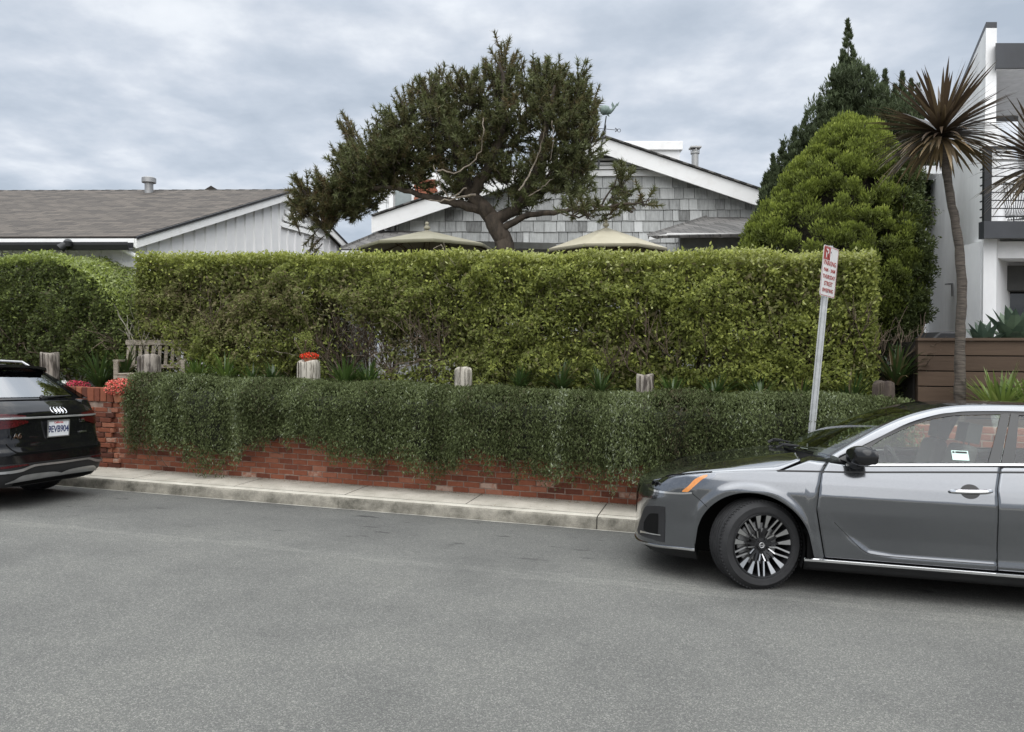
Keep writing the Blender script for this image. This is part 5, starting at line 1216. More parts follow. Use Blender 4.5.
def catmull(pts, n):
    P=[np.array(p,float) for p in pts]; out=[]
    for i in range(len(P)-1):
        p0=P[max(i-1,0)];p1=P[i];p2=P[i+1];p3=P[min(i+2,len(P)-1)]
        for k in range(n):
            u=k/n; out.append(.5*((2*p1)+(p2-p0)*u+(2*p0-5*p1+4*p2-p3)*u*u+(3*p1-p0-3*p2+p3)*u**3))
    out.append(P[-1]); return np.array(out)
class Body:
    def __init__(s, plan, xref, inset):
        s.pl=catmull(plan,14); d=np.linalg.norm(np.diff(s.pl,axis=0),axis=1); s.cum=np.concatenate([[0],np.cumsum(d)])
        k=np.argmin(np.abs(s.pl[:,0]-xref)); s.cum-= s.cum[k]-s.pl[k,0]; s.p0,s.p1=s.cum[0],s.cum[-1]; s.inset=inset
    def plan(s,p):
        x=np.interp(p,s.cum,s.pl[:,0]); y=np.interp(p,s.cum,s.pl[:,1]); e=.02
        dx=np.interp(min(p+e,s.p1),s.cum,s.pl[:,0])-np.interp(max(p-e,s.p0),s.cum,s.pl[:,0]); dy=np.interp(min(p+e,s.p1),s.cum,s.pl[:,1])-np.interp(max(p-e,s.p0),s.cum,s.pl[:,1])
        l=math.hypot(dx,dy); nx,ny=-dy/l,dx/l
        if p<=s.p0+1e-6 : nx,ny=-1,0
        if p>=s.p1-1e-6 : nx,ny=1,0
        return x,y,nx,ny                                  # outward normal
    def S(s,p,z,eps=0):
        x,y,nx,ny=s.plan(p); i=s.inset(p,z,nx,x)-eps
        return Vector((x-nx*i, max(0,y-ny*i) if y>.0 else 0, z))
def mir(v): return Vector((v[0],-v[1],v[2]))
def both(mb, rows, tint=.5):
    mb.grid(rows,tint); mb.grid([[mir(v) for v in r] for r in rows],tint)
def cosp(a,b,n): return [a+(b-a)*(1-math.cos(math.pi*k/n))/2 for k in range(n+1)]

# ================================================= grey sedan
ang_=math.radians(14); Wp=Vector((1.854,5.75,-.178)); r_=Vector((math.cos(ang_),-math.sin(ang_),-.0196)).normalized(); p_=Vector((math.sin(ang_),math.cos(ang_),-.05)); p_=(p_-r_*p_.dot(r_)).normalized(); u_=r_.cross(p_)
O_=Wp+.88*p_
Mcar=Matrix((( r_.x,-p_.x,u_.x,O_.x),(r_.y,-p_.y,u_.y,O_.y),(r_.z,-p_.z,u_.z,O_.z),(0,0,0,1)))
sed=thing('sedan','metallic grey four-door sedan parked at the kerb on the right, front wheel turned outwards','car',M4=Mcar)
zsh=[.17,.21,.25,.33,.45,.62,.74,.82,.88,.93,.98,1.04,1.1]; ish=[.075,.050,.018,.016,.014,.003,.0,.012,.032,.050,.068,.092,.12]
zfr=[.17,.21,.26,.33,.45,.55,.62,.70,.745,.79,.85,.95]; ifr=[.05,.02,.0,.008,.012,.010,.012,.035,.075,.16,.30,.5]
zre=[.2,.26,.4,.55,.7,.85,.95,1.02,1.08]; ire=[.10,.04,.0,.0,.02,.04,.03,.04,.10]
def sm(a,b,x): 
    t=min(1,max(0,(x-a)/(b-a))); return t*t*(3-2*t)
ARC=[(-.06,.335,.395),(2.79,.335,.395)]
def sinset(p,z,nx,x):
    side=np.interp(z,zsh,ish); fr=np.interp(z,zfr,ifr); re=np.interp(z,zre,ire)
    wf=sm(.25,.95,-nx); wr=sm(.25,.95,nx)
    # lower door recess under the swept crease
    if .35<x<2.5:
        zc=np.interp(x,[.40,.54,.66,.78,.95,1.6,2.3,2.5],[.72,.55,.43,.345,.325,.327,.34,.5])
        side+=.007*sm(-.012,.022,z-zc)*(1-sm(.40,.66,z))*sm(.40,.56,x)*(1-sm(2.3,2.5,x))
    for ax,az,ar in ARC:                                  # flared arch lips
        d=math.hypot(x-ax,z-az)-ar
        if z>.2 and d<.16: side-= .010*(1-sm(.035,.09,d))
        if z>.5: side-=.006*math.exp(-((x-ax)/.5)**2)
    return side*(1-wf-wr)+fr*wf+re*wr if wf+wr<1 else (fr if wf else re)
plan=[(-.985,0),(-.975,.25),(-.935,.48),(-.865,.64),(-.755,.765),(-.60,.845),(-.40,.893),(-.15,.915),(.2,.922),(.9,.925),(1.8,.925),(2.6,.92),(3.1,.905),(3.45,.87),(3.68,.79),(3.84,.62),(3.91,.35),(3.925,0)]
SB=Body(plan,.2,sinset)
xt=[-1.0,-.89,-.75,-.53,-.344,-.137,.131,.307,.45,.65,1.77,2.4,3.0,3.5,4.0]; zt_t=[.690,.735,.785,.842,.868,.888,.905,.995,.985,.968,1.028,1.05,1.07,1.075,1.04]
def ztop(p): return float(np.interp(SB.plan(p)[0],xt,zt_t))
def zbot(p):
    x,y,nx,ny=SB.plan(p); z=float(np.interp(x,[-1,-.85,-.6,-.456,.32,3.2,3.6,4],[.205,.235,.25,.255,.262,.27,.25,.27]))
    for ax,az,ar in ARC:
        if y>.5 and abs(x-ax)<ar: z=max(z, az+math.sqrt(ar*ar-(x-ax)**2))
    return z
def pcols(pL,pR):
    bp=[pL]
    for ax,az,ar in ARC:
        w=math.sqrt(ar*ar-(.08)**2)
        for e in (ax-w,ax+w):
            if pL<e<pR: bp.append(e)
    bp.append(pR); out=[]
    for a,b_ in zip(bp[:-1],bp[1:]):
        n=max(3,int((b_-a)/.022)); seg=cosp(a,b_,n) if b_-a<1.2 and any(abs((a+b_)/2-A[0])<.1 for A in ARC) else list(np.linspace(a,b_,n+1))
        out+= seg if not out else seg[1:]
    return out
def panel(pL,pR,nv=26,zt=None,zb=None,gap=.0025):
    zt=zt or (lambda p:ztop(p)-.002); zb=zb or zbot
    cL=(lambda v:pL) if not callable(pL) else pL; cR=(lambda v:pR) if not callable(pR) else pR
    base=pcols(cL(.5)+gap,cR(.5)-gap); rows=[]
    a0,a1=base[0],base[-1]
    for pb_ in base:
        u=(pb_-a0)/(a1-a0); col=[]
        for k in range(nv+1):
            v=k/nv; wgt=0
            p=pb_+(cL(v)-cL(.5))*(1-u)**6+(cR(v)-cR(.5))*u**6
            z0,z1=zb(pb_),zt(pb_); col.append(SB.S(p,z0+(z1-z0)*v))
        rows.append(col)
    return rows
def zsl(z): return z
# door seams measured on the car: nearly upright, leaning
seam1=lambda v: float(np.interp(.26+.73*v,[.26,.63,.80,.90,.99],[.480,.415,.432,.449,.50]))
seam2=lambda v: float(np.interp(.26+.77*v,[.26,.85,1.03],[1.620,1.614,1.657]))
mb=MB(); both(mb,panel(SB.p0,seam1)); mb.build('front_wing_and_bumper',m_grey,sed,smooth=True,ang=50,solid=.012)
mb=MB(); both(mb,panel(2.52,SB.p1)); mb.build('rear_quarter_panel',m_grey,sed,smooth=True,ang=50,solid=.012)
dz0=lambda p:.272
def door(nm,a,b_,sg):
    mb=MB(); rows=panel(a,b_,nv=70,zb=lambda p:.285); 
    mb.grid(rows if sg>0 else [[mir(v) for v in r] for r in rows]); return mb.build(nm,m_grey,sed,smooth=True,ang=50,solid=.012)
for sg in (1,-1):
    d1=door('front_door',seam1,seam2,sg)
    # rear door, its rear edge follows the wheel arch
    rows=[]
    for u in np.linspace(0,1,46):
        col=[]
        for k in range(27):
            v=k/26; z=.285+(1.045-.285)*v; e=2.52
            if z<.75: e=min(e, 2.79-math.sqrt(max(.0,.46**2-(z-.335)**2)))
            p=seam2(v)+.0025+(e-.0025-seam2(v)-.0025)*u; z1=.285+(ztop(p)-.002-.285)*v; col.append(SB.S(p,z1))
        rows.append(col)
    mb=MB(); mb.grid(rows if sg>0 else [[mir(v) for v in r] for r in rows]); d2=mb.build('rear_door',m_grey,sed,smooth=True,ang=50,solid=.012)
    for dd,hx in ((d1,1.44),(d2,2.36)):
        MWd=None
        zc=.835+(.03 if hx>2 else 0); mb=MB(); Y0=SB.S(hx,zc).y
        pts=[(hx-.135,Y0+.012,zc-.008),(hx-.09,Y0+.040,zc-.004),(hx,Y0+.048,zc),(hx+.09,Y0+.040,zc+.006),(hx+.135,Y0+.012,zc+.010)]
        mb.tube([(x,y*sg,z) for x,y,z in catmull(pts,5)],[.008]+[.014]*(19)+[.010],8); 
        h=mb.build('door_handle',m_chrome,dd,smooth=True); 
        mb=MB(); ro=[]
        for k in range(7):
            rr=k/6*.060; ro.append([Vector((hx+rr*math.cos(a)*1.05,(SB.S(hx+rr*math.cos(a)*1.05,zc-.004+rr*math.sin(a)*.85).y+.003)*sg,zc-.004+rr*math.sin(a)*.85)) for a in np.linspace(0,2*math.pi,25)[:-1]])
        mb.grid(ro,closed=True); mb.build('handle_recess',m_glossblk,dd,smooth=True)
# sill, with chrome strip
mb=MB()
for a,b_ in ((.34,2.38),): both(mb,[[SB.S(p,z,-.012 if z<.25 else 0) for z in (.17,.20,.225,.25)] for p in np.linspace(a,b_,30)])
mb.parts('sill',m_plas,sed,smooth=True,solid=.01)
mb=MB(); both(mb,[[SB.S(p,.246,.0),SB.S(p,.250,.012),SB.S(p,.266,.012),SB.S(p,.272,.002)] for p in np.linspace(.335,2.39,40)]); mb.parts('sill_trim',m_chrome,sed,smooth=True)
mb=MB(); both(mb,[[SB.S(p,zbot(p)-.012,.004),SB.S(p,zbot(p)-.004,.014),SB.S(p,zbot(p)+.010,.014),SB.S(p,zbot(p)+.014,.002)] for p in np.linspace(SB.p0,-.462,50)]); mb.build('front_lip',m_chrome,sed,smooth=True)
mb=MB(); both(mb,[[SB.S(p,.165,-.05),SB.S(p,zbot(p)-.012,-.01)] for p in np.linspace(SB.p0,-.462,40)]); mb.build('lower_valance',m_plas,sed,smooth=True)
# gap / crease strips on the surface
def strip(mb,pts,w,eps,sg=(1,-1)):                         # narrow strip along (p,z) points
    P_=catmull(pts,8)
    for s_ in sg:
        ro=[]
        for i in range(len(P_)):
            d=P_[min(i+1,len(P_)-1)]-P_[max(i-1,0)]; d=d/np.linalg.norm(d); n=np.array([-d[1],d[0]])
            row=[SB.S(*(P_[i]+n*w/2),eps),SB.S(*(P_[i]-n*w/2),eps)]; ro.append(row if s_>0 else [mir(v) for v in row])
        mb.grid(ro)
mb=MB(); strip(mb,[(.135,.904),(.4,.914),(.65,.922),(1.2,.952),(1.77,.982),(2.3,1.005),(2.9,1.02)],.012,.0025); mb.parts('belt_groove',m_plas,sed)
def find_p(x,y): # planform parameter of a point
    return SB.cum[np.argmin((SB.pl[:,0]-x)**2+(SB.pl[:,1]-y)**2)]
mb=MB(); strip(mb,[(.54,.55),(.60,.49),(.68,.41),(.75,.352),(.82,.332),(1.1,.326),(1.6,.327)],.006,.0015); mb.parts('crease_shade',m_plas,sed)  # thin dark strip that paints the shade line of the crease
# belt chrome
def yg(z): return .855-.55*(z-1.0)-.15*(z-1)**2 if z>1.0 else .855+.6*(1.0-z)*.5
def zbelt(x): return float(np.interp(x,[.45,.65,1.77,2.4,2.95],[.985,.970,1.030,1.052,1.068]))
mb=MB(); both(mb,[[Vector((x,SB.S(x,zbelt(x)-.004).y-.004,zbelt(x)-.006)),Vector((x,SB.S(x,zbelt(x)).y+.012,zbelt(x)-.002)),Vector((x,SB.S(x,zbelt(x)).y+.010,zbelt(x)+.013)),Vector((x,yg(zbelt(x))-.02,zbelt(x)+.018))] for x in np.linspace(.62,2.9,60)]); mb.parts('window_trim',m_chrome,sed,smooth=True)

# bonnet
def zc_(x): return float(np.interp(x,[-.99,-.91,-.8,-.55,-.085,.30,.46],[.690,.722,.775,.862,.955,1.018,1.03]))
edges=[]
for p in list(np.linspace(SB.p0+.01,-.3,60))+list(np.linspace(-.28,.30,24)): edges.append(SB.S(p,ztop(p),0))
ro=[]
for e in edges:
    zc=zc_(e.x); row=[]
    for k in range(15):
        f=1-k/14; z=zc-(zc-e.z)*abs(f)**(2.6+4.4*sm(-.95,-.50,e.x)) + (.012*math.exp(-((f-.62)/.10)**2)*sm(-.8,-.3,e.x)); row.append(Vector((e.x,e.y*f,z)))
    ro.append(row)
mb=MB(); both(mb,ro); mb.build('bonnet',m_grey,sed,smooth=True,ang=60,solid=.01)
hood_last=ro[-1]
# cowl
# upper side curves
BT=[(.514,.834,1.030),(.70,.768,1.15),(.885,.702,1.259),(1.041,.651,1.335),(1.196,.612,1.392),(1.347,.586,1.430),(1.535,.574,1.450),(1.9,.570,1.458),(2.2,.572,1.448),(2.5,.590,1.410),(2.8,.630,1.335),(3.1,.690,1.215),(3.32,.74,1.10),(3.40,.76,1.06)]
BB=[(.570,.842,1.022),(.72,.796,1.105),(.877,.748,1.189),(1.085,.690,1.300),(1.288,.645,1.368),(1.40,.628,1.388),(1.525,.617,1.402),(1.886,.610,1.413),(2.2,.612,1.400),(2.5,.637,1.352),(2.75,.690,1.265),(2.92,.75,1.165),(3.02,.80,1.10),(3.08,.83,1.065)]
bt=catmull(BT,6); bbv=catmull(BB,6)
def resam(c,n):
    d=np.concatenate([[0],np.cumsum(np.linalg.norm(np.diff(c,axis=0),axis=1))]); t=np.linspace(0,d[-1],n); return np.stack([np.interp(t,d,c[:,i]) for i in range(3)],1)
ro=[]
for i in range(len(bt)):
    a,b_=bt[i],bbv[i]; m_=(a+b_)/2+np.array([0,.012,.008]); q=[Vector(a),Vector((a*.7+m_*.3)+np.array([0,.006,.006])),Vector(m_),Vector(b_+np.array([0,.006,0])),Vector(b_-np.array([0,.02,.003]))]; ro.append(q)
mb=MB(); both(mb,ro); mb.parts('roof_side_rail',m_grey,sed,smooth=True,ang=70)
# windscreen
wt=[i for i in range(len(bt)) if bt[i][0]<=1.16]; ro=[]
for j,i in enumerate(wt):
    a=bt[i]; u=j/(len(wt)-1); row=[]
    for k in range(15):
        f=1-k/14; xc=a[0]-.24*(1-u)-.02*u; zc=1.022+(1.395-1.022)*u; 
        x=xc+(a[0]-xc)*f**2.2; z=(a[2]+.028*(1-f**2)*(.3+u)); row.append(Vector((x,a[1]*f*.998,z)))
    ro.append(row)
ws=ro
mb=MB(); both(mb,ro); mb.build('windscreen',m_glass,sed,smooth=True,ang=80)
mb=MB(); both(mb,[[Vector(q)+Vector((0,0,.002)) for q in [r[0],r[1]*.55+r[0]*.45]] for r in ro]); mb.parts('windscreen_seal',m_glossblk,sed,smooth=True)
base_row=ro[0]; KC=3
for K0,K1,mm_,nn_ in ((0,KC,m_grey,'wing_corner'),(KC,14,m_under,'cowl')):
  mb=MB(); both(mb,[r[K0:K1+1] for r in [[v+Vector((0,0,-.004)) for v in hood_last],[v+Vector((.02,0,-.03)) for v in hood_last],[Vector(base_row[k])+Vector((.0,0,-.012)) for k in range(15)],[Vector(base_row[k])+Vector((.01,0,.012)) for k in range(15)]]])
  (mb.parts if K0==0 else mb.build)(nn_,mm_,sed,smooth=True)
mb=MB()
mb.tube([(.26,-.30,1.045),(.33,-.10,1.05),(.40,.20,1.053),(.47,.50,1.055)],.008,6); mb.tube([(.22,-.66,1.045),(.30,-.50,1.06),(.38,-.2,1.058)],.008,6); mb.tube([(.19,-.62,1.03),(.24,-.62,1.058),(.30,-.50,1.06)],.014,6); mb.tube([(.20,.10,1.03),(.26,.12,1.06),(.36,.30,1.06)],.012,6)
mb.build('wiper',m_plas,sed,smooth=True)
# roof
rt=[i for i in range(len(bt)) if 1.16-.03<=bt[i][0]<=2.56]; ro=[]
for j,i in enumerate(rt):
    a=bt[i]; row=[]
    for k in range(15): f=1-k/14; x=a[0]-.02*(1-f*f)*(1-j/len(rt)) ; row.append(Vector((x,a[1]*f,a[2]+.030*(1-f**2.4))))
    ro.append(row)
mb=MB(); both(mb,ro); mb.build('roof',paint('roof_hedge_reflection',(.02,.02,.022),.3,.2),sed,smooth=True,ang=60)  # roof coloured near black: the hedge's dark reflection put into the paint
bt2=[i for i in range(len(bt)) if bt[i][0]>=2.53]; ro=[]
for j,i in enumerate(bt2):
    a=bt[i]; u=j/(len(bt2)-1); ro.append([Vector((a[0]+.12*(1-f*f)*u,a[1]*f,a[2]+.030*(1-f**2.4)*(1-.5*u))) for f in [1-k/14 for k in range(15)]])
mb=MB(); both(mb,ro); mb.build('rear_window',m_glassr,sed,smooth=True,ang=80)
last=ro[-1]; pr=list(np.linspace(3.12,SB.p1-.01,30)); ed=[SB.S(p,ztop(p)) for p in pr]; ro=[]
for e in ed:
    ro.append([Vector((e.x,e.y*(1-k/10),e.z+.03*(1-(1-k/10)**2.4)*(1-sm(3.7,3.92,e.x)*.6))) for k in range(11)])
mb=MB(); both(mb,ro); mb.build('boot_lid',m_grey,sed,smooth=True,ang=60)
# fill between quarter top and C pillar foot
mb=MB(); both(mb,[[Vector((x,SB.S(x,ztop(x)).y,ztop(x)-.002)),Vector((x,min(SB.S(x,ztop(x)).y-.03,yg(1.06)),ztop(x)+.01)),Vector((x,.70,ztop(x)+.02))] for x in np.linspace(2.88,3.5,12)]); mb.parts('parcel_edge',m_grey,sed,smooth=True)

# window frames and glass, both sides
GT=[(.66,.860,.992),(.783,.806,1.087),(.873,.770,1.159),(1.06,.712,1.255),(1.232,.668,1.325),(1.34,.650,1.352),(1.430,.640,1.367),(1.6,.632,1.378),(1.727,.628,1.384)]
gt=catmull(GT,5); 
def on(c,x,k): return float(np.interp(x,c[:,0],c[:,k]))
def strip3(mb,f0,f1,x0,x1,n=30,off=0):
    both(mb,[[Vector((x,f0(x)[0]-off,f0(x)[1])),Vector((x,(f0(x)[0]+f1(x)[0])/2-off+.004,(f0(x)[1]+f1(x)[1])/2)),Vector((x,f1(x)[0]-off,f1(x)[1]))] for x in np.linspace(x0,x1,n)])
fBB=lambda x:(on(bbv,x,1)-.004,on(bbv,x,2))
def fGT(x):
    if x<1.727: z=on(gt,x,2)
    elif x<1.80: z=1.384
    else: z=float(np.interp(x,[1.80,2.0,2.2,2.4,2.6,2.72],[1.384,1.382,1.366,1.33,1.265,1.20]))
    return (yg(z)-.006,z)
fBL=lambda x:(yg(zbelt(x)+.014)-.012,zbelt(x)+.014)
mb=MB()
both(mb,[[Vector((x,on(bbv,x,1)-.005,on(bbv,x,2)-.001)),Vector((x,(yg(on(bbv,x,2)-.02))-.004,max(on(bbv,x,2)-.022,fGT(x)[1] if x>.67 else fBL(x)[1])))] + [Vector((x,fGT(x)[0],fGT(x)[1])) if x>.67 else Vector((x,*fBL(x)))] for x in np.linspace(.575,2.72,90)])
mb.parts('door_frame',m_glossblk,sed,smooth=True,ang=60)
def quadpan(mb,pts): # 4 (x,z) corners as bilinear patch at window plane
    A=[Vector((x,yg(z)-.001,z)) for x,z in pts]; ro=[[A[0].lerp(A[1],i/4).lerp(A[3].lerp(A[2],i/4),j/6) for i in range(5)] for j in range(7)]
    for r in ro:
        for v in r: v.y=yg(v.z)-.001
    both(mb,ro)
mb=MB(); quadpan(mb,[(1.574,fBL(1.574)[1]-.0),(1.652,fBL(1.65)[1]),(1.790,1.400),(1.727,1.386)]); quadpan(mb,[(1.660,fBL(1.66)[1]),(1.745,fBL(1.745)[1]),(1.845,1.385),(1.797,1.400)])
quadpan(mb,[(.585,1.012),(.66,fBL(.66)[1]),(.79,1.088),(.74,1.105)]); quadpan(mb,[(2.62,fBL(2.62)[1]),(3.06,1.065),(2.80,1.225),(2.60,1.268)]); mb.parts('window_pillar',mat('pillar_black',(.020,.021,.022),.35),sed,smooth=True)
for sg in (1,-1):
    mb=MB(); ro=[]
    for x in np.linspace(.665,1.72,30):
        z0=fBL(x)[1]; z1=fGT(x)[1]; ro.append([Vector((x,(yg(z0+(z1-z0)*v)-.012)*sg,z0+(z1-z0)*v)) for v in np.linspace(0,1,6)])
    mb.grid(ro); mb.build('side_window',m_glass,sed,smooth=True)
    mb=MB(); ro=[]
    for x in np.linspace(1.66,2.68,30):
        z0=fBL(x)[1]; z1=fGT(x)[1]; ro.append([Vector((x,(yg(z0+(z1-z0)*v)-.012)*sg,z0+(z1-z0)*v)) for v in np.linspace(0,1,6)])
    mb.grid(ro); mb.build('side_window',m_glass,sed,smooth=True)
# permit sticker on the driver's window
mb=MB(); mb.grid([[Vector((x,yg(z)-.009,z)) for z in (1.045,1.08,1.112)] for x in (1.350,1.405,1.460)]); stk=mb.build('window_sticker',mat('sticker',(.55,.72,.66),.6,col2=(.50,.68,.62)),sed)
mb=MB()
for k,(a,b_) in enumerate(((1.356,1.370),(1.376,1.452))): mb.grid([[Vector((x,yg(z)-.007,z)) for z in (1.094,1.107)] for x in (a,b_)])
mb.build('sticker_print',m_plas,stk)
# mirrors
for sg in (1,-1):
    mb=MB(); cs_=Vector((.705,.99,1.045)); ro=[]
    for i in range(9):
        u=i/8; xx=-.075+.15*u; s_=math.sin(math.pi*(.18+.66*u))**.6 if u<1 else .8; ro.append([cs_+Vector((xx+.02*math.cos(a),.115*s_*np.sign(math.cos(a))*abs(math.cos(a))**.7+(.0),.073*s_*np.sign(math.sin(a))*abs(math.sin(a))**.7+.01*s_)) for a in np.linspace(0,2*math.pi,29)[:-1]])
    ro=[[Vector((v.x,v.y*sg,v.z)) for v in r] for r in ro]
    mb.grid(ro,closed=True); n=len(ro[0]); mb.add(ro[0],[tuple(range(n))]); mb.add(ro[-1],[tuple(range(n))[::-1]]); mr=mb.build('wing_mirror',m_glossblk,sed,smooth=True,ang=50)
    mb=MB(); mb.tube([(.66,.84*sg,.985),(.68,.90*sg,.975),(.70,.97*sg,.99)],[.035,.028,.03],8); mb.build('mirror_arm',m_plas,mr,smooth=True)
# headlamps on the surface near the corner
def lampstrip(mb,sts,eps,nv=5,sgs=(1,-1)):                 # sts: (p,z0,z1)
    S_=catmull(sts,5)
    for s_ in sgs:
        ro=[[SB.S(p,z0+(z1-z0)*k/nv,eps) for k in range(nv+1)] for p,z0,z1 in S_]
        mb.grid(ro if s_>0 else [[mir(v) for v in r] for r in ro])
pc=SB.p0
HL=[(-.93,.690,.700),(-.89,.684,.735),(-.80,.680,.785),(-.70,.682,.810),(-.60,.688,.828),(-.50,.700,.842),(-.42,.752,.855),(-.32,.838,.866)]
for sg in (1,-1):
    mb=MB(); lampstrip(mb,HL,-.006,sgs=(sg,)); hl=mb.build('headlight',mat('lamp_interior',(.62,.63,.65),.2,metal=.7,col2=(.05,.05,.055),scale=19,lo=.44,hi=.56),sed,smooth=True)
    mb=MB(); lampstrip(mb,HL,.006,sgs=(sg,)); mb.build('lens',m_lens,hl,smooth=True)
    mb=MB(); S_=[(-.60,.692,.700),(-.555,.695,.735),(-.50,.705,.790),(-.46,.735,.825),(-.42,.775,.846),(-.39,.815,.852)]
    S_=[(-.57,.698,.706),(-.545,.699,.728),(-.52,.705,.750),(-.48,.745,.798),(-.44,.785,.824),(-.41,.812,.838),(-.38,.832,.845)]
    lampstrip(mb,S_,.001,sgs=(sg,)); mb.build('indicator',m_amber,hl,smooth=True)
    mb=MB()
    for p in (-.88,-.82): 
        c=SB.S(p,.722,-.005); nn=SB.plan(p); mb.lathe([(0,0),(.028,.0),(.032,.012),(.024,.014)],14,c=(0,0,0)); q=mb.v[-56:]; R=Vector((0,0,1)).rotation_difference(Vector((nn[2],nn[3],0))); 
        mb.v[-56:]=[tuple((lambda w:(w.x,w.y*sg,w.z))(R@Vector(v)+c)) for v in q]
    mb.build('projector',m_glossblk,hl,smooth=True)
    mb=MB(); lampstrip(mb,[(-.93,.676,.690),(-.80,.668,.684),(-.6,.676,.690),(-.49,.690,.703)],.008,nv=1,sgs=(sg,)); mb.build('lamp_strip',m_chrome,hl,smooth=True)
    mb=MB(); lampstrip(mb,[(-1.13,.30,.32),(-1.05,.285,.42),(-.96,.285,.525),(-.86,.285,.55),(-.77,.28,.56),(-.715,.28,.56)],.003,nv=6,sgs=(sg,)); fg=mb.build('bumper_vent',m_plas,sed,smooth=True)
    mb=MB(); lampstrip(mb,[(-.97,.34,.40),(-.89,.33,.48),(-.78,.32,.50)],.006,nv=3,sgs=(sg,)); mb.build('vent_insert',m_under,fg,smooth=True)
    mb=MB(); lampstrip(mb,[(-1.02,.305,.325),(-.92,.318,.330),(-.75,.330,.337)],.010,nv=1,sgs=(sg,)); mb.build('vent_blade',m_chrome,fg,smooth=True)
# seam between lamp, bumper and wing
mb=MB(); strip(mb,[(-.495,.695),(-.42,.64),(-.375,.60)],.004,.001); strip(mb,[(-.93,.705),(-.80,.79),(-.53,.842),(-.344,.868)],.010,.0012); mb.parts('panel_gap',m_under,sed)
# grille and nose emblem
mb=MB(); S_=catmull([(SB.p0,.40,.66),(SB.p0+.15,.40,.665),(SB.p0+.30,.46,.672),(SB.p0+.40,.58,.675)],5)
for s_ in (1,-1):
    ro=[[SB.S(p,z0+(z1-z0)*k/5,.004) for k in range(6)] for p,z0,z1 in S_]; mb.grid(ro if s_>0 else [[mir(v) for v in r] for r in ro])
gr=mb.build('grille',m_glossblk,sed,smooth=True)
mb=MB(); P_=[SB.S(p,z,-.002) for p,z in ((SB.p0+.44,.67),(SB.p0+.34,.55),(SB.p0+.20,.42),(SB.p0+.001,.385))]
for s_ in (1,-1): mb.tube([Vector((v.x,v.y*s_,v.z)) for v in P_],.010,6)
mb=None
mb=MB(); mb.lathe([(.048,0),(.056,.004),(.056,.010),(.048,.012)],24); mb.box((0,0,.008),(.13,.02,.012)); mb.M=None; mb.v=[(-.993-z,y,.60+x) if False else (-.955-z,x,.60+y) for x,y,z in mb.v]; mb.build('emblem',m_chrome,gr,smooth=True,ang=40)

# underbody and liners
mb=MB()
def core(x0,x1,y,z0,z1): mb.box(((x0+x1)/2,0,(z0+z1)/2),(x1-x0,2*y,z1-z0))
core(-.80,-.50,.62,.22,.62); core(-.52,.38,.52,.20,.80); core(.36,2.36,.80,.19,.42); core(2.3,3.3,.52,.22,.9); core(3.25,3.8,.62,.28,.9)
mb.build('underbody',m_under,sed)
mb=MB(); both(mb,[[SB.S(p,z,-.035) for z in (.24,.45,.65,.80,.90)] for p in np.linspace(.36,2.36,30)]); mb.parts('inner_sill',m_under,sed)
mb=MB()
for ax,az,ar in ARC:
    for s_ in (1,-1):
        ro=[]
        for k in range(21):
            a=math.pi*(-.12+1.24*k/20); ro.append([Vector((ax+(ar+.012)*math.cos(a),y*s_,az+(ar+.012)*math.sin(a))) for y in (.50,.88)])
        mb.grid(ro); ro2=[Vector((ax+(ar+.02)*math.cos(math.pi*(-.12+1.24*k/20)),.50*s_,az+(ar+.02)*math.sin(math.pi*(-.12+1.24*k/20)))) for k in range(21)]; mb.add(ro2,[tuple(range(21))])
mb.build('wheel_arch_liner',m_under,sed)
